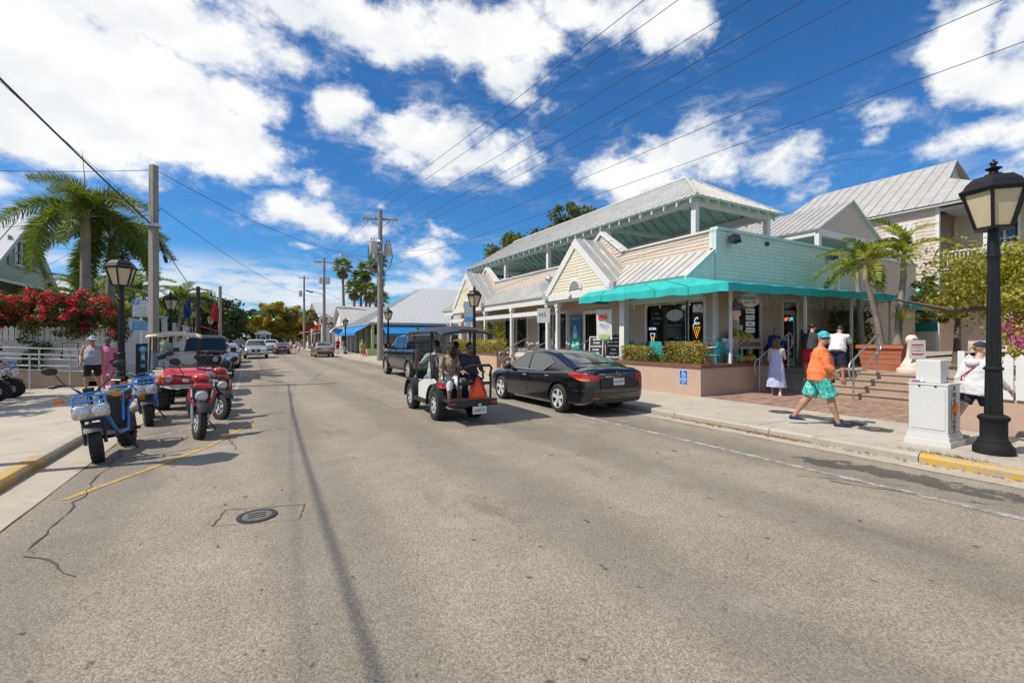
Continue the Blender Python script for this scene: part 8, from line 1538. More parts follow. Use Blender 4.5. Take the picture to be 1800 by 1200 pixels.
def person(label,loc,rz,H=1.75,lean=0,legs=((0,0,3),(0,0,3)),arms=((5,8,15),(5,8,15)),skin=None,look=0,fat=0.,fem=False,top=None,sleeve=.35,bottom=None,leg_len=.45,dress=None,hair=None,hair_len=0.,hat=None,glasses=False,shoe=None,vox=.011,group=None,seat=None,tuck=True,flare=1.,nod=0,strap=None,name='person'):
    """legs/arms: (forward degrees, knee or elbow bend, outwards degrees) for left (-x) then right (+x); facing +Y"""
    t=thing(name,label,'person',loc,rz,group); k=H/1.75; skin=skin or SK_b; E=lambda v:Vector(v)
    lenT,lenS=.43*k,.43*k; hip0=.90*k
    J={}
    def rotx(v,a): return Matrix.Rotation(R(a),3,'X')@Vector(v)
    legp=[]; zmin=9
    for s,(a,b,o) in zip((-1,1),legs):
        hip=E((s*.088*k,0,0)); d=Matrix.Rotation(R(s*o),3,'Y').inverted()@rotx((0,0,-1),a); kn=hip+d*lenT
        d2=Matrix.Rotation(R(s*o*.5),3,'Y').inverted()@rotx((0,0,-1),a-b); an=kn+d2*lenS; legp.append((hip,kn,an)); zmin=min(zmin,an.z)
    pz=(seat if seat is not None else -zmin+.075*k); P=E((0,0,pz))
    legp=[tuple(q+P for q in l) for l in legp]
    up=rotx((0,0,1),-lean); fw=rotx((0,1,0),-lean); S=lambda h,f=0,x=0: P+up*(h*k)+fw*(f*k)+E((x*k,0,0))
    shw=.185-.025*fem
    body=MB()
    w=lambda rx,ry:(rx*k,ry*k)
    spine=[(S(-.10),w(.10,.09)),(S(-.03),w(.150+.02*fem+.03*fat,.115+.03*fat)),(S(.06,.01*fat),w(.148+.012*fem+.05*fat,.112+.06*fat)),(S(.18,.035*fat),w(.130-.012*fem+.06*fat,.098+.085*fat)),(S(.30,.02*fat+.01*fem),w(.145-.01*fem+.04*fat,.105+.05*fat+.012*fem)),(S(.40,.005),w(.155-.018*fem+.02*fat,.095+.03*fat)),(S(.475),w(.125-.01*fem,.072)),(S(.515),w(.06,.055)),(S(.56,.01),w(.054,.056)),(S(.61,.02),w(.050,.052))]
    body.tube([p for p,_ in spine],[r for _,r in spine],14)
    hd=S(.668,.035); HQ=Matrix.Translation(hd)@Matrix.Rotation(R(look),4,'Z')@Matrix.Rotation(R(-lean*.4-nod),4,'X')@Matrix.Scale(k,4)
    hb=MB(HQ); hb.ell((0,-.008,.025),(.074,.094,.098),14,10); hb.ell((0,.028,-.055),(.055,.062,.058),12,8); hb.ell((0,.088,-.012),(.014,.022,.026),8,6); hb.ell((0,.062,.028),(.05,.022,.014),10,6); hb.ell((0,.070,-.078),(.028,.02,.02),8,6)
    for s in (-1,1): hb.ell((s*.076,-.01,-.012),(.010,.022,.032),8,6)
    body.add(hb.v,hb.f)
    armp=[]; hands=[]
    for s,(a,o,b) in zip((-1,1),arms):
        sh=S(.44,0,s*shw); d=rotx(Matrix.Rotation(R(s*-o),3,'Y')@E((0,0,-1)),a-lean*.3); el=sh+d*(.285*k); inn=Matrix.Rotation(R(s*b*.25),3,'Z'); d2=inn@rotx(Matrix.Rotation(R(s*-o*.4),3,'Y')@E((0,0,-1)),a+b-lean*.3); wr=el+d2*(.245*k)
        armp.append((sh,el,wr,d2)); fa=1+.25*fat
        body.tube([S(.43,0,s*.10),sh,sh.lerp(el,.5),el],[.055*k,.056*k*fa,.046*k*fa,.038*k*fa],10); body.tube([el,el.lerp(wr,.3),wr],[.038*k*fa,.040*k*fa,.026*k],10); body.ell(el,(.038*k*fa,)*3,8,6)
        side=d2.cross(E((0,1,0))); side=side.normalized() if side.length>.2 else E((1,0,0)); nrm=side.cross(d2).normalized()
        body.tube([wr,wr+d2*.045*k,wr+d2*.09*k],[(.026*k,.020*k),(.038*k,.016*k),(.036*k,.014*k)],10)
        for q in range(4):
            r0=wr+d2*.085*k+nrm*((q-1.5)*.018*k); l=(.062,.074,.070,.056)[q]*k; c=side*(-s*.35)
            body.tube([r0-d2*.02*k,r0+(d2+c*.3)*l*.5,r0+(d2+c*1.0).normalized()*l],[.0095*k,.009*k,.0075*k],6)
        body.tube([wr+d2*.02*k+nrm*.02*k,wr+d2*.055*k+nrm*.05*k,wr+d2*.09*k+nrm*.055*k],[.012*k,.011*k,.008*k],6)
    for s,(hip,kn,an) in zip((-1,1),legp):
        f=1+.22*fat; body.tube([hip+E((0,0,.05*k)),hip,hip.lerp(kn,.45),kn],[.085*k*f,.090*k*f,.074*k*f,.054*k*f],12); body.tube([kn,kn.lerp(an,.28)-E((0,.012*k,0)),kn.lerp(an,.6),an],[.054*k*f,.057*k*f,.043*k,.034*k],12); body.ell(kn,(.053*k*f,.056*k*f,.06*k),10,7)
        body.tube([an+E((0,-.03*k,-.02*k)),an+E((0,.06*k,-.045*k)),an+E((0,.13*k,-.06*k))],[(.032*k,.045*k),(.038*k,.028*k),(.034*k,.014*k)],8)
    rm=[('REMESH',dict(mode='VOXEL',voxel_size=vox)),('SMOOTH',dict(factor=.5,iterations=4))]
    body.build('body',skin,t,smooth=180,mods=rm)
    def garment(nm,mb,mat,v=None,it=5): return mb.build(nm,mat,t,smooth=180,mods=[('REMESH',dict(mode='VOXEL',voxel_size=v or vox*1.15)),('SMOOTH',dict(factor=.5,iterations=it)),('DISPLACE',dict(texture=FOLD,strength=.035*k,mid_level=.42,texture_coords='LOCAL'))])
    inf=.014*k
    if top:
        g=MB(); sp=spine[1:7] if not dress else spine[2:7]
        pts=[p for p,_ in sp]; rr=[(r[0]+inf*(2.9,2.4,1.6,1.1,1,1)[i],r[1]+inf*(2.9,2.4,1.6,1.1,1,1)[i]) for i,(_,r) in enumerate(sp)]
        if not dress: pts=[S(-.085 if not tuck or fat>.5 else -.05)]+pts; rr=[(rr[0][0]*1.0,rr[0][1]*1.0)]+rr
        if strap: pts=pts[:-1]; rr=rr[:-1]
        else: pts.append(S(.505)); rr.append((.075*k,.068*k))
        g.tube(pts,rr,16)
        if strap:
            for s in (-1,1): g.tube([S(.38,.09,s*.075),S(.475,.05,s*.10),S(.47,-.05,s*.10),S(.38,-.085,s*.08)],.020*k,7)
        elif sleeve>0:
            for s,(sh,el,wr,d2) in zip((-1,1),armp):
                tot=sleeve*.53*k; pts=[S(.42,0,s*.10),sh+E((0,0,.004)),sh.lerp(el,min(1,tot/(.285*k)))]; fl=1+.25*fat; rr=[.07*k,.066*k*fl,(.060 if tot<.285*k else .050)*k*fl]
                if tot>.285*k: pts.append(el.lerp(wr,min(1,(tot-.285*k)/(.245*k)))); rr.append(.043*k*fl if tot<.5*k else .036*k); pts.insert(2,sh.lerp(el,.5)); rr.insert(2,.058*k*fl)
                g.tube(pts,rr,12)
        garment('shirt',g,top)
    if bottom:
        g=MB(); sp=spine[0:3]; g.tube([S(-.09)]+[p for p,_ in sp[1:]]+[S(.10,.02*fat)],[(.12*k,.11*k)]+[(r[0]+inf*.8,r[1]+inf*.8) for _,r in sp[1:]]+[(sp[2][1][0]+inf*.4,sp[2][1][1]+inf*.4)],16)
        for s,(hip,kn,an) in zip((-1,1),legp):
            f=1+.22*fat; tot=leg_len*.86*k; fl=flare
            if tot<=lenT: g.tube([hip+E((0,0,.04*k)),hip,hip.lerp(kn,tot/lenT)],[.098*k*f,.104*k*f,(.095-.018*tot/lenT)*k*f*fl+.012],14)
            else: e=kn.lerp(an,min(1,(tot-lenT)/lenS)); g.tube([hip+E((0,0,.04*k)),hip,hip.lerp(kn,.5),kn,kn.lerp(e,.5),e],[.098*k*f,.102*k*f,.086*k*f,.068*k*f,.060*k*f*fl,.05*k*f*fl],14)
        garment('shorts' if leg_len<.8 else 'trousers',g,bottom)
    if dress:
        g=MB(); hem=P+E((0,-.02,-dress*k)); g.tube([S(.30),S(.20),S(.10),P,P.lerp(hem,.5),hem],[(.13*k+inf,.10*k+inf),(.128*k+inf+.03*k*fat,.10*k+inf+.05*k*fat),(.15*k+.03*k*fat,.13*k+.04*k*fat),(.185*k,.155*k),(.225*k,.20*k),(.27*k,.24*k)],18); sp=spine[3:6]; g.tube([p for p,_ in sp],[(r[0]+inf,r[1]+inf) for _,r in sp],16)
        for s in (-1,1): g.tube([S(.38,.09,s*.08),S(.47,.04,s*.11),S(.46,-.05,s*.11),S(.36,-.09,s*.09)],.014*k,7)
        garment('dress',g,bottom if False else (K_dress if top is None else top))
    shoe=shoe or K_black
    for s,(hip,kn,an) in zip((-1,1),legp):
        d=(an-kn).normalized(); m=MB(); tip=an.z-.075*k; pitch=0
        m.tube([an+E((0,-.075*k,-.035*k)),an+E((0,-.05*k,-.03*k)),an+E((0,.02*k,-.030*k)),an+E((0,.09*k,-.048*k)),an+E((0,.165*k,-.056*k)),an+E((0,.19*k,-.062*k))],[(.02*k,.02*k),(.038*k,.042*k),(.043*k,.045*k),(.047*k,.028*k),(.038*k,.02*k),(.012*k,.008*k)],12); sm=m.build('shoe',shoe,t,smooth=60); m=MB(); m.prism([(-.085*k,-.076*k),(.19*k,-.076*k),(.195*k,-.062*k),(-.085*k,-.055*k)],-.042*k,.042*k,'X'); m.v=[(v[0]+an.x,v[1]+an.y,v[2]+an.z) for v in m.v]; m.build('sole',K_white if shoe is not K_black else K_black,sm)
    if hair and hair_len>=0:
        g=MB(HQ); g.ell((0,-.018,.040),(.084,.098,.094),14,9)
        if hair_len>0:
            for i in range(7): a=(i-3)/3; g.ell((.075*a,-.075+.02*a*a,-.04-hair_len*.4*(1-.3*a*a)),(.042,.05,.07+hair_len*.55),9,7)
            for s in (-1,1): g.ell((s*.078,-.02,-.03-hair_len*.2),(.022,.05,.08+hair_len*.3),8,6)
        cut=[('REMESH',dict(mode='VOXEL',voxel_size=max(.009,vox))),('SMOOTH',dict(factor=.4,iterations=2))]
        # the hairline leaves the face free
        for i,v in enumerate(g.v):
            q=HQ.inverted()@Vector(v)
            if q.y>.035 and q.z<.075: q.y=.035-(.075-q.z)*.35
            g.v[i]=tuple(HQ@q)
        g.build('hair',hair,t,smooth=180,mods=cut)
    if hat:
        kind,mat=hat; g=MB(HQ); rows=[]
        for i in range(7):
            ph=PI/2*i/6; rows.append([(.086*math.cos(ph)*math.cos(a),-.010+.105*math.cos(ph)*math.sin(a),.048+.088*math.sin(ph)) for a in [j*2*PI/16 for j in range(17)]])
        g.grid(rows); ht=g.build('cap' if kind=='cap' else 'hat',mat,t,smooth=60,mods=[('SOLIDIFY',dict(thickness=.004,offset=1))]); g=MB(HQ)
        if kind=='cap': g.grid([[(.082*u*(1-.25*v*v),.08*math.sqrt(max(0,1-u*u*.85))+.085*v*(1-.55*u*u),.056-.022*v-.015*u*u) for u in (-1,-.7,-.35,0,.35,.7,1)] for v in (0,.35,.7,1)]); g.build('visor',mat,ht,smooth=60,mods=[('SOLIDIFY',dict(thickness=.005))])
        else: g.grid([[((.085+.075*v)*math.cos(a),-.01+(.103+.07*v)*math.sin(a),.055-.035*v) for a in [j*2*PI/18 for j in range(19)]] for v in (0,.5,1)]); g.build('brim',mat,ht,smooth=60,mods=[('SOLIDIFY',dict(thickness=.005))])
    if glasses:
        g=MB(HQ)
        for s in (-1,1): g.ell((s*.034,.085,.012),(.030,.012,.022),10,7); g.tube([(s*.062,.078,.018),(s*.08,-.02,.012)],.004,4)
        g.tube([(-.01,.096,.02),(.01,.096,.02)],.004,4); g.build('sunglasses',M_shade,t,smooth=60)
    elif vox<.014:
        for s in (-1,1): g=MB(HQ); g.ell((s*.031,.079,.010),(.013,.008,.008),8,6); ey=g.build('eye',M_eye,t,smooth=60); g=MB(HQ); g.ell((s*.031,.0855,.010),(.006,.003,.006),7,5); g.build('iris',M_iris,ey)
        g=MB(HQ)
        for s in (-1,1): g.box((s*.031,.084,.030),(.032,.006,.007)); 
        g.build('eyebrow',hair or H_dark,t)
    if vox<.014: g=MB(HQ); g.ell((0,.088,-.050),(.022,.007,.007),10,6); g.build('mouth',M_lip,t,smooth=60)
    t['_']=0; del t['_']; t_h={'t':t,'HQ':HQ,'S':S,'arm':armp,'P':P,'k':k}; return t_h
BK=fwd

om=person('man in orange long-sleeved shirt, teal swim shorts and teal cap striding along the pavement',(9.07,4.50,.122),BK(.60,-.80),1.80,lean=3,legs=((-20,12,3),(21,6,3)),arms=((-8,10,14),(14,12,28)),skin=SK_a,look=-78,fat=.85,top=K_orange,sleeve=.72,bottom=K_swim,leg_len=.46,flare=1.2,hair=H_grey,hat=('cap',K_capt),glasses=True,shoe=K_navy,vox=.010)
g=MB(om['HQ']); g.ell((0,.09,-.036),(.032,.012,.011),10,6); g.build('moustache',H_grey,om['t'],smooth=60)
dw=person('woman in long pale blue striped sundress seen from behind at the steps',(12.95,7.55,.122),BK(.93,.36),1.66,lean=2,legs=((10,8,3),(-8,4,3)),arms=((6,10,40),(18,10,95)),skin=SK_b,look=-12,fem=True,fat=.45,dress=.68,hair=H_brown,hair_len=.26,shoe=K_white,vox=.010)
cp=setp((lambda m:(m.lathe([(.03,0),(.042,.13),(.0,.13)],12),m.build('drink_cup',pm('clear_cup',(.5,.5,.48),.2),None))[1])(MB()),'small clear drink cup held by the woman in the striped dress','cup'); wr=WM[dw['t'].name]@(dw['arm'][1][2]+dw['arm'][1][3]*.09); cp.location=wr+Vector((0,0,-.04))
wt=person('man in white tee shirt and dark shorts leaning over by the handrail',(14.42,6.68,.46),BK(.95,.25),1.80,lean=32,legs=((12,6,4),(6,8,4)),arms=((48,12,62),(42,12,60)),skin=SK_a,fat=.6,top=K_white,sleeve=.42,bottom=K_navy,leg_len=.5,flare=1.15,hair=H_dark,shoe=K_black,vox=.011,nod=20)
dt=person('man in charcoal tee shirt and red shorts half hidden behind the man in orange',(14.50,7.45,.46),BK(.95,.15),1.80,lean=18,legs=((6,6,4),(0,6,4)),arms=((38,12,60),(34,10,60)),skin=SK_a,look=-25,fat=.5,top=K_char,sleeve=.42,bottom=K_red,leg_len=.48,flare=1.15,hair=H_dark,shoe=K_white,vox=.011)
sm=person('seated man in dark blue shirt and olive cap at the cafe table',(14.75,8.78,.8),BK(.75,-.35),1.75,lean=14,legs=((78,80,6),(82,85,6)),arms=((40,10,70),(44,10,75)),skin=SK_a,look=30,fat=.5,top=K_blue,sleeve=.9,bottom=K_char,leg_len=.95,hair=H_grey,hat=('cap',K_green),shoe=K_black,seat=.55,vox=.012)
hw=person('woman in white hooded top, navy cap and short shorts walking behind the black lamp post',(9.72,2.58,.122),BK(.90,-.44),1.63,lean=5,legs=((-26,14,3),(27,8,3)),arms=((-22,10,18),(26,10,22)),skin=SK_b,look=-4,fem=True,fat=.45,top=K_white,sleeve=.98,bottom=K_navy,leg_len=.28,hair=H_blond,hat=('cap',K_navy),glasses=False,shoe=pm('sandal',(.30,.20,.12),.7),tuck=False,vox=.010)
g=MB(hw['HQ']); g.tube([(0,-.09,.03),(.01,-.16,.05),(.015,-.22,-.02)],[.025,.03,.01],7); g.build('ponytail',H_blond,hw['t'],smooth=60)
S_=hw['S']; g=MB(); g.tube([S_(.47,.03,.10),S_(.34,.145,.03),S_(.20,.155,-.06),S_(.06,.13,-.16),S_(.04,-.02,-.235),S_(.2,-.155,-.1),S_(.36,-.13,.05),S_(.475,-.02,.10)],.010,6); g.build('red_strap',K_red,hw['t'],smooth=60); g=MB(); g.ell(S_(.44,-.10,0),(.10,.07,.07),10,7); g.build('hood',K_white,hw['t'],smooth=60)
cm=person('man in grey vest, black shorts and patterned sun hat walking by the ramp',(-4.27,18.4,.122),BK(.15,-1),1.72,lean=2,legs=((-6,4,5),(8,4,5)),arms=((-4,14,14),(8,14,35)),skin=SK_a,look=15,fat=1.05,top=K_grey,strap=True,bottom=K_black,leg_len=.52,flare=1.25,hair=H_dark,hat=('hat',K_cheq),glasses=True,shoe=K_black,vox=.012)
cw=person('woman in pink top and pink trousers with dark cap beside the man in grey',(-4.06,19.1,.122),BK(.1,-1),1.66,lean=3,legs=((8,6,3),(-6,4,3)),arms=((5,12,40),(-6,14,12)),skin=SK_d,look=15,fem=True,fat=.4,top=K_pink,sleeve=.3,bottom=K_pink,leg_len=.98,hair=H_dark,hat=('cap',K_char),shoe=pm('shoe_magenta',(.45,.02,.15),.6),vox=.012)
# riders of the passenger cart
CM=WM[kc.name]; crz=-.03
def rider(lb,x,y,back,**k):
    p=CM@Vector((x,y,.41 if not back else .41)); return person(lb,tuple(p),crz+(PI if back else 0),seat=.50,group='people riding the white golf cart',**k)
rider('woman in brown patterned top and white trousers riding backwards on the cart',-.22,-1.02,True,H=1.62,lean=6,legs=((74,66,5),(70,64,8)),arms=((24,14,52),(28,14,48)),skin=SK_c,look=-50,fem=True,fat=.5,top=K_blouse,sleeve=.8,bottom=K_white,leg_len=.66,hair=H_dark,hair_len=.26,hat=('cap',K_khaki),glasses=True,shoe=K_khaki,vox=.011)
rider('young man in dark graphic tee shirt riding backwards on the cart',.23,-1.04,True,H=1.62,lean=6,legs=((76,70,8),(74,70,8)),arms=((18,14,62),(20,14,58)),skin=SK_c,look=8,fat=.2,top=K_char,sleeve=.42,bottom=K_navy,leg_len=.45,flare=1.15,hair=H_dark,glasses=True,shoe=K_grey,vox=.011)
rider('driver in pale green shirt facing forwards on the cart front seat',-.23,-.24,False,H=1.72,lean=-4,legs=((70,60,6),(72,62,6)),arms=((58,10,20),(56,28,60)),skin=SK_c,look=0,fat=.4,top=K_mint,sleeve=.7,bottom=K_denim,leg_len=.9,hair=H_dark,shoe=K_black,vox=.013)
rider('passenger with dark hair facing forwards on the cart front seat',.24,-.24,False,H=1.66,lean=-4,legs=((74,70,6),(74,70,6)),arms=((30,12,50),(30,12,50)),skin=SK_c,look=0,fat=.3,top=K_char,sleeve=.45,bottom=K_char,leg_len=.9,hair=H_dark,shoe=K_black,vox=.013)
# people farther off
FARP=[('woman in olive green dress standing by the blue awning shop',8.75,43.6,BK(-.2,-1),1.66,dict(dress=.35,top=K_green,fem=True,skin=SK_b,hair=H_brown,fat=.6,shoe=K_khaki)),('man in blue checked shirt half hidden behind the concrete utility pole',8.72,36.2,BK(-.4,-1),1.76,dict(top=K_denim,bottom=K_khaki,skin=SK_b,hair=H_grey,hat=('cap',K_grey),shoe=K_white)),
('man in red shirt on the pavement left of the striped awning',8.6,56.5,BK(0,-1),1.76,dict(top=K_red,bottom=K_navy,skin=SK_a,hair=H_dark,hat=('cap',K_khaki))),('person in white top and jeans under the striped awning',9.6,58.5,BK(.6,-1),1.7,dict(top=K_white,bottom=K_denim,leg_len=.98,skin=SK_c,hair=H_dark)),
('person in red shirt walking near the blue canopy far off',8.9,77,BK(0,1),1.76,dict(top=K_red,bottom=K_char,skin=SK_b,hair=H_dark)),('person in dark top beside the one in red far off',8.1,76,BK(0,1),1.68,dict(top=K_denim,bottom=K_khaki,skin=SK_b,hair=H_brown,fem=True)),('cyclist-side person in white dress crossing by the grey coupe',5.2,66,BK(-.6,1),1.68,dict(dress=.5,top=K_white,fem=True,skin=SK_b,hair=H_dark)),('person in white shirt and straw hat crossing beyond the grey coupe',4.5,70,BK(.3,1),1.74,dict(top=K_white,bottom=K_khaki,skin=SK_b,hair=H_blond,hat=('hat',K_khaki))),('person in pinkish top crossing beyond the grey coupe',5.3,71,BK(.3,1),1.7,dict(top=K_pink,bottom=K_denim,skin=SK_b,hair=H_brown,fem=True)),
('man in blue cap and green shirt on the left pavement behind the golf cart',-3.35,24.6,BK(-.1,1),1.80,dict(top=K_mint,bottom=K_khaki,skin=SK_b,hair=H_dark,hat=('cap',K_blue))),('person in blue shirt far down the left pavement',-3.6,58,BK(0,1),1.72,dict(top=K_denim,bottom=K_char,skin=SK_b,hair=H_dark))]
for lb,x,y,rz,h,kw in FARP:
    kw.setdefault('leg_len',.5); person(lb,(x,y,.122 if not 0<x<7 else 0),rz,h,legs=((-10,6,3),(12,4,3)),arms=((8,8,18),(-8,8,14)),vox=.02,**kw)
# ================================================================ farther down the street
M_blue=pm('blue_canvas',(.015,.20,.48),.8,var=.15,scale=1.5); M_lime=pm('lime_paint',(.42,.50,.22),.7,var=.08); M_fwhite=pm('far_white',(.66,.65,.62),.7,var=.1,scale=1.5); M_fgrey=pm('far_grey_roof',(.45,.43,.40),.6,.2,var=.15,scale=1.2,island=.05); M_wroof2=pm('pale_seam_roof',(.56,.56,.56),.45,.25,var=.08,island=.05)
# hip-roofed shop with blue awnings
hb=thing('awning_shop','lime trimmed shop under a big pale metal hip roof with blue awnings','building',(10.7,48,.12)); x0,x1,y0,y1=10.7,34,48,60; ym=54
for C_,u in (([(x0-.5,y0-.5,3.5),(x1,y0-.5,3.5),(x1,ym,8.05),(x0+7.4,ym,8.05)],(1,0,0)),([(x0-.5,y1+.5,3.5),(x0-.5,y0-.5,3.5),(x0+7.4,ym,8.05)],(0,1,0)),([(x1,y1+.5,3.5),(x0-.5,y1+.5,3.5),(x0+7.4,ym,8.05),(x1,ym,8.05)],(1,0,0))): metal_roof(hb,C_,u,.55,M_wroof2,deck=M_fwhite)
m=MB(); m.bx(x0-.45,x1,y0-.46,y0-.42,3.25,3.46); m.bx(x0-.46,x0-.42,y0-.4,y1+.4,3.25,3.46); m.build('fascia_board',M_greyt,hb,world=True)
m=MB(); m.bx(x0+.6,x1,y0+1.2,y1,.12,3.3); m.build('wall',pm('shop_dim_wall',(.20,.17,.13),.8,var=.3,scale=1),hb,world=True)
for x in (x0,x0+.9,x0+4.6,x0+8.2,x0+12,x0+16): m=MB(); m.bx(x-.14,x+.14,y0-.14,y0+.14,.12,3.3); m.build('post',M_lime,hb,world=True)
for y in (51,54,57,59.5): m=MB(); m.bx(x0-.12,x0+.12,y-.12,y+.12,.12,3.3); m.build('post',M_lime if y<56 else M_fwhite,hb,world=True)
for k in range(9): x=x0+1.4+k*1.6; m=MB(); m.bx(x,x+1.3,y0+1.12,y0+1.18,1.0,2.9); w_=m.build('window',M_glass,hb,world=True)
for k,(a,b) in enumerate(((x0+.95,x0+4.5),(x0+4.7,x0+8.1),(x0+8.3,x0+11.9),(x0+12.1,x0+16))): m=MB(); m.slab([(a,y0-.3,3.22),(b,y0-.3,3.22),(b,y0-1.3,2.35),(a,y0-1.3,2.35)],(0,0,-.05)); m.slab([(a,y0-1.3,2.34),(b,y0-1.3,2.34),(b,y0-1.32,2.1),(a,y0-1.32,2.1)],(0,.03,0)); m.build('awning',M_blue,hb,world=True)
for a,b in ((48.2,53.6),(53.8,59.8)): m=MB(); m.slab([(x0-.3,a,3.25),(x0-.3,b,3.25),(x0-1.75,b,2.45),(x0-1.75,a,2.45)],(0,0,-.05)); m.slab([(x0-1.75,a,2.44),(x0-1.75,b,2.44),(x0-1.77,b,2.15),(x0-1.77,a,2.15)],(.03,0,0)); m.build('awning',M_blue,hb,world=True)
m=MB(); m.bx(x0-.9,x0+1.2,46.3,47.2,.12,.75); m.build('low_bench_wall',M_lime,hb,world=True); m=MB(); m.bx(x0+.2,x0+1.9,49,49.4,1,3.0); m.build('doorway',M_dark,hb,world=True)
for k in range(10): # clothes on display
    m=MB(); x=x0+.2+k*.26; m.box((x,47.9+.1*(k%2),1.75),(.2,.12,.95)); setp(m.build('hanging_dress',pm('dress%d'%(k%4),[(.30,.28,.36),(.42,.38,.42),(.22,.20,.25),(.40,.33,.33)][k%4],.8)),('pale','white','dark grey','pinkish')[k%4]+' dress hanging at the shop corner, '+('first','second','third','fourth','fifth','sixth','seventh','eighth','ninth','tenth')[k]+' from the left','dress','dresses on the rack')
for x,y,lb in ((9.6,46.0,'orange traffic cone left of the woman in green'),(10.9,45.6,'orange traffic cone right of the woman in green')):
    t_=thing('traffic_cone',lb,'traffic cone',(x,y,.75 if x>10 else .12),0,'orange cones'); m=MB(); m.lathe([(.17,0),(.17,.03),(.1,.05),(.03,.72),(0,.72)],12); m.build('cone',pm('cone_orange',(.75,.08,.02),.5),t_); m=MB(); m.box((0,0,.015),(.38,.38,.03)); m.build('base',M_black,t_)
t_=thing('hanging_shop_sign','small white framed sign under the blue awning','sign',(18.9,46.5,2.9)); m=MB(); m.box((0,0,0),(1.2,.06,1.2)); m.build('board',M_fwhite,t_); m=MB(); m.box((0,-.035,0),(.8,.02,.8),(0,.4,0)); m.build('motif',M_ink,t_)
t_=thing('bus_stop_sign','tall blue and white route sign by the lamp post behind the golf cart','sign',(9.2,20.5,.12),R(-35)); m=MB(); m.tube([(0,.04,0),(0,.04,3.4)],.03,6); m.build('post',M_galv,t_); m=MB(); m.box((0,0,2.95),(.46,.02,1.0)); m.build('panel',pm('sign_grey_blue',(.30,.38,.44),.5),t_); m=MB(); m.box((0,-.012,2.58),(.44,.006,.24)); m.build('blue_panel',M_sb,t_)
for k in range(5): text(('ROUTE','DUVAL LOOP','LOWER KEYS','FREE RIDE','STOP')[k],.075,M_white,t_,frame((0,-.0125,3.36-.13*k),(1,0,0),(0,0,1)))
t_=thing('tag_sign','small white sign with red border beside the lamp post','sign',(10.6,23.5,2.6),R(-35)); m=MB(); m.box((0,0,0),(.75,.03,.45)); m.build('board',M_redink,t_); m=MB(); m.box((0,-.018,0),(.65,.01,.35)); m.build('panel',M_white,t_); text('SALE',.22,M_ink,t_,frame((0,-.025,0),(1,0,0),(0,0,1))); m=MB(); m.tube([(0,0,-2.5),(0,0,1)],.03,5); m.build('post',M_galv,t_)
# small grey gabled shop with a striped awning
gs=thing('grey_shop','small grey gabled shop with a navy striped barrel awning','building',(10.5,66,.12)); m=MB(); m.bx(10.6,22,62,72,.12,3.6); m.build('wall',pm('pale_grey_wall',(.42,.40,.38),.75),gs,world=True)
for s in (-1,1): metal_roof(gs,[(10.0,67+s*6,3.5),(22,67+s*6,3.5),(22,67,6.4),(10.0,67,6.4)],(1,0,0),.6,M_fgrey,deck=M_fwhite)
m=MB(); m.prism([(62,3.6),(72,3.6),(67,6.2)],10.5,10.6,'X'); m.build('gable',M_fwhite,gs,world=True); m=MB(); m.bx(10.5,10.58,63,66,1,2.9); m.build('window',M_glass,gs,world=True)
for k in range(9): # barrel awning stripes
    m=MB(); a0,a1=k,k+1; rows=[[(10.5-1.9*math.sin(R(j*18)),61.2+.33*q,2.6+.95*math.cos(R(j*18))) for j in range(6)] for q in (a0,a1)]; m.grid(rows); m.build('awning_stripe',M_fwhite if k%2 else pm('navy_canvas',(.03,.04,.10),.8),gs,world=True,mods=[('SOLIDIFY',dict(thickness=.02))])
for y in (61.2,64.2): m=MB(); m.bx(8.62,8.72,y-.05,y+.05,.12,2.6); m.build('awning_post',M_fwhite,gs,world=True)
wb=thing('white_market_building','long low white building with white roof and round letter sign far along the street','building',(10,92,.12)); m=MB(); m.bx(10.2,32,84,104,.12,5.6); m.build('wall',M_fwhite,wb,world=True)
for s in (-1,1): metal_roof(wb,[(9.6,94+s*10.6,5.6),(32,94+s*10.6,5.6),(32,94,8.8),(9.6,94,8.8)],(1,0,0),1.2,M_wroof,deck=M_fwhite)
for y in (86,90,97,101): m=MB(); m.bx(10.1,10.18,y,y+2,1,3.2); m.build('window',M_glass,wb,world=True)
for k in range(4): x=11.5+k*3; m=MB(); m.bx(x,x+1.6,83.9,83.98,3.2,4.8); m.build('window',M_glass,wb,world=True)
m=MB(); m.slab([(10.1,85,3.6),(10.1,98,3.6),(7.6,98,2.9),(7.6,85,2.9)],(0,0,-.08)); m.build('awning',pm('orange_canvas',(.62,.10,.02),.8),wb,world=True); m=MB(); m.bx(10.05,10.14,85,98,3.7,4.4); m.build('sign_band',pm('red_band',(.45,.05,.03),.7),wb,world=True)
m=MB(); m.slab([(10.1,78,3.0),(10.1,83.6,3.0),(8.2,83.6,2.6),(8.2,78,2.6)],(0,0,-.08)); setp(m.build('market_umbrella',pm('pale_blue_canvas',(.10,.38,.52),.8)),'flat pale blue canopy beyond the far utility pole','canopy')
t_=thing('round_sign','round black and white letter C sign hung over the pavement','sign',(9.6,75,4.6),R(-20)); m=MB(); m.lathe([(0,-.06),(1.0,-.06),(1.0,.06),(0,.06)],24,(0,0,0),'Y'); m.build('rim',M_redink,t_); m=MB(); m.lathe([(0,-.075),(.9,-.075),(.9,-.06),(0,-.06)],24,(0,0,0),'Y'); m.build('disc',M_fwhite,t_); m=MB(); m.tube([(.45*math.cos(R(a)),-.10,.45*math.sin(R(a))) for a in range(45,316,15)],(.17),6); m.build('letter',M_ink,t_); m=MB(); m.box((.1,-.09,0),(.3,.03,.3)); m.build('red_mark',M_redink,t_); m=MB(); m.tube([(0,.05,-4.4),(0,.05,0)],.07,6); m.build('post',M_iron,t_)
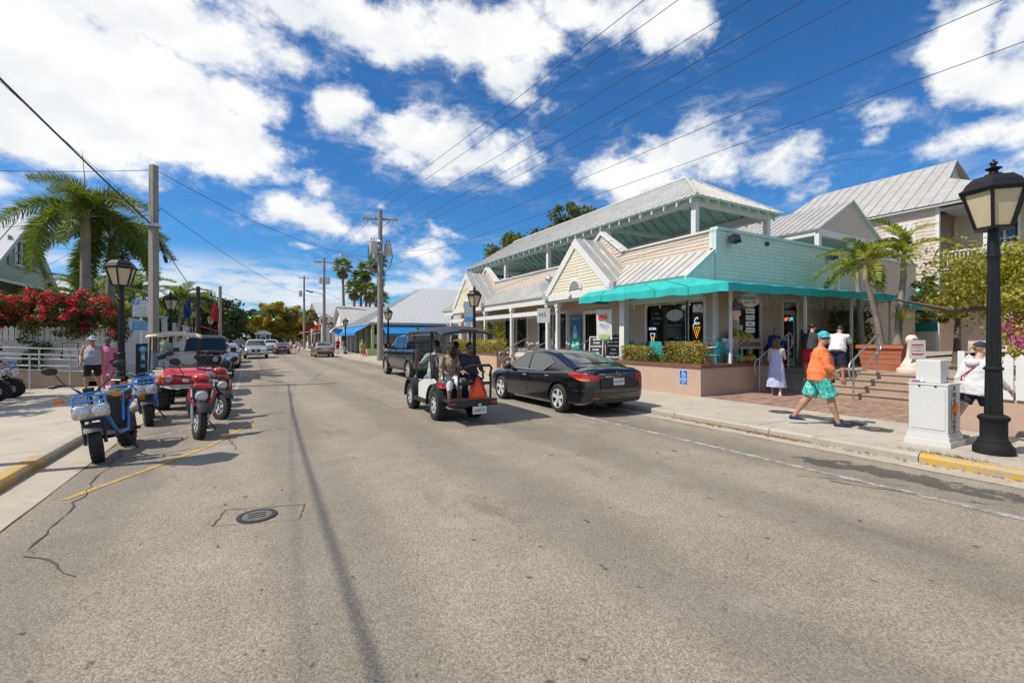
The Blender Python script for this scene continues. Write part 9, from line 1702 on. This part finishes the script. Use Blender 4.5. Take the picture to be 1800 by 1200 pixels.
t_=thing('street_sign','blue arrow sign on a post near the tan sedan','sign',(8.9,58,.12)); m=MB(); m.tube([(0,0,0),(0,0,3.0)],.04,6); m.build('post',M_galv,t_); m=MB(); m.box((0,-.04,2.6),(.8,.03,.7),(0,.2,0)); m.build('plate',M_sb,t_)
# traffic signals
tm=thing('traffic_signal','mast arm over the junction with green signals and street name sign','traffic light',(9.0,100,.12)); m=MB(); m.tube([(0,0,0),(0,0,6.6)],[.16,.12],8); m.build('mast',M_iron,tm); m=MB(); m.tube([(0,0,6.3),(-7,0,6.6),(-15.5,0,7.4)],[.12,.1,.07],6); m.build('mast_arm',M_iron,tm)
def sig(x,z,e,par,c):
    m=MB(); m.box((x,-.1,z),(.36,.3,1.05)); h=m.build('signal_head',M_black,par)
    for k in range(3): m=MB(); m.lathe([(0,-.27),(.12,-.27),(.12,-.24),(0,-.24)],10,(x,0,z+.33-.33*k),'Y'); m.build('lens',(e if k==c else M_dark),h)
E_gr=pm('signal_green',(.02,.6,.3),.4,var=0,emit=((.02,.9,.45),3.)); E_am=pm('signal_amber',(.7,.25,.02),.4,var=0,emit=((1,.3,.02),2.))
sig(-5.6,5.9,E_gr,tm,2); sig(-9.6,6.1,E_gr,tm,2); sig(.5,5.2,E_gr,tm,0); m=MB(); m.box((-8.0,-.1,6.75),(2.6,.05,.62)); m.build('name_sign',pm('sign_green',(.01,.20,.12),.5),tm); m=MB(); m.box((-13,-.1,7.35),(2.6,.12,.6)); m.build('sign_box',M_greyt,tm); text('TRUMAN AV',.34,M_white,tm,frame((-8,-.13,6.75),(1,0,0),(0,0,1)))
sig(-14.6,3.9,E_am,tm,1); m=MB(); m.tube([(-14.6,0,0),(-14.6,0,3.4)],.07,6); m.build('pedestal',M_iron,tm)
# far trees on the right
tree('yellow_tree','broad yellow-flowered tree beyond the junction on the right',5.6,118,.1,3.2,(-.5,0,6.0),(6.2,6,4.2),95,120,leafmat('leaf_gold',(.16,.13,.015),(.44,.34,.03)),.30,tr=.35,cat='tree')
tree('yellow_tree','second greener tree beside the yellow-flowered tree',10.5,122,.1,3,(0,0,5.0),(5,5,3.8),70,110,L_olive,.3,tr=.3)
tree('far_tree','narrow dark tree at the end of the street left of the yellow tree',-.6,165,.1,3,(-1.,0,6),(4.5,5,5.2),55,90,L_dark,.42,'trees closing the street'); tree('far_tree','dark tree closing the far end of the street on the right',6,190,.1,3,(0,0,5),(6,6,4.2),55,90,L_dark,.45,'trees closing the street'); tree('far_tree','dark tree closing the far end of the street on the left',-9,185,.1,3,(0,0,5),(6,6,4.6),55,90,L_dark,.45,'trees closing the street')
for k,(x,y,r,h,lb) in enumerate(((18,130,6,7.5,'dark tree behind the white market building, left'),(28,125,6,8,'dark tree behind the white market building, middle'),(38,118,6.5,8,'dark tree behind the white market building, right'),(26,80,3.5,7,'dark tree rising behind the hip roof shop'),(40,70,5,7.5,'dark tree behind the hip roof ridge'))): tree('background_tree',lb,x,y,.1,3,(0,0,h-1),(r,r,r*.55),55,95,L_dark,.3,'dark trees behind the roofs')
tree('crown_tree','tall tree with golden green crown showing over the pavilion roof, left clump',25,40,.1,6,(0,0,10.4),(4.6,4.6,2.1),60,150,L_olive,.16,'trees over the pavilion roof'); tree('crown_tree','tall tree with sparse brownish crown over the pavilion roof, right clump',24.5,31.0,.1,6,(0,0,11.1),(3.6,3.4,1.9),42,130,L_olive,.13,'trees over the pavilion roof'); tree('crown_tree','small leafy crown at the far end of the pavilion roof',24,48,.1,5,(0,0,8.4),(2.8,2.8,1.8),34,110,L_dark,.16,'trees over the pavilion roof')
# washingtonia palms
def fanpalm(lb,x,y,h,s=1.):
    t=thing('fan_palm',lb,'palm tree',(x,y,.1),0,'tall fan palms'); m=MB(); m.tube([(0,0,0),(rnd.uniform(-.3,.3),0,h*.5),(rnd.uniform(-.2,.2),0,h)],[.34,.24,.2],7); m.build('trunk',B_palm,t)
    for i in range(20): M=Matrix.Translation((0,0,h))@Matrix.Rotation(i*2.4,4,'Z')@Matrix.Rotation(-.55+1.7*i/20,4,'X')@Matrix.Diagonal((s,s,s,1)); link('fan_leaf',F_fan[i%2],t,M)
    for i in range(9): M=Matrix.Translation((0,0,h-.25))@Matrix.Rotation(i*2.4+.4,4,'Z')@Matrix.Rotation(-1.25+.05*i,4,'X')@Matrix.Diagonal((s,s,s,1)); link('dead_leaf',F_fand[0],t,M)
for x,y,h,lb in ((13.6,84,14.3,'tall fan palm left of the transformer pole, leftmost'),(15.2,82,10.4,'shorter fan palm in the cluster left of the transformer pole'),(16.4,83,12.3,'fan palm with brown skirt just left of the transformer pole'),(17.3,80,9.9,'lowest fan palm close to the transformer pole'),(17.6,84,14.0,'tall fan palm behind the transformer pole crossarm'),(18.7,80,15.2,'tallest fan palm right of the transformer pole'),(20.5,86,9.3,'small fan palm low at the right of the transformer pole'),(8.9,90,5.6,'short fan palm by the white market building')): fanpalm(lb,x,y,h,.95)
tree('street_shrub','low bushy shrub beside the trolley',6.6,112,.1,.6,(1,0,1.5),(1.8,1.8,1.2),26,80,L_yel,.16,cat='shrub')
for k,(x0,x1,y0,y1,h,c,lb) in enumerate(((-20,-8,70,84,4.2,M_fwhite,'pale low building behind the dark street trees'),(-22,-8,95,118,5,M_tan,'tan building deep on the left of the street'),(14,30,126,150,5,M_fwhite,'pale building beyond the junction on the right'))):
    t_=thing('low_building',lb,'building',(x0,y0,.1),0,'low buildings far off'); m=MB(); m.bx(x0,x1,y0,y1,.1,h); m.build('wall',c,t_,world=True); xm=(x0+x1)/2
    for s,x in ((1,x0),(-1,x1)): metal_roof(t_,[(x-s*.4,y0-.4,h-.2),(x-s*.4,y1+.4,h-.2),(xm,y1+.4,h+2.4),(xm,y0-.4,h+2.4)],(0,1,0),1.5,M_fgrey,deck=M_fwhite)
    for y in range(int(y0)+2,int(y1)-1,4): m=MB(); xx=x1+.02 if x1<0 else x0-.06; m.bx(xx,xx+.04,y,y+1.4,1.2,2.8); m.build('window',M_glass,t_,world=True)
t_=thing('red_awning','red canvas awning over the pavement by the dark street trees','awning',(-5.2,62,.1)); m=MB(); m.slab([(-5.6,58,3.4),(-5.6,66,3.4),(-3.6,66,2.7),(-3.6,58,2.7)],(0,0,-.06)); m.build('canvas',pm('orange_red_canvas',(.5,.09,.04),.8),t_,world=True); m=MB(); m.tube([(-3.65,58.1,.1),(-3.65,58.1,2.7)],.03,5); m.tube([(-3.65,65.9,.1),(-3.65,65.9,2.7)],.03,5); m.build('posts',M_iron,t_,world=True)

L=Leaves()
for i in range(240):
    x=rnd.uniform(-90,110); y=rnd.uniform(205,330); 
    L.cloud((x,y,rnd.uniform(.5,9)),(5,5,3),60,.7,G)
setp(L.build('treeline',L_dark,None),'distant dark mass of trees along the horizon','treeline',None,'stuff')
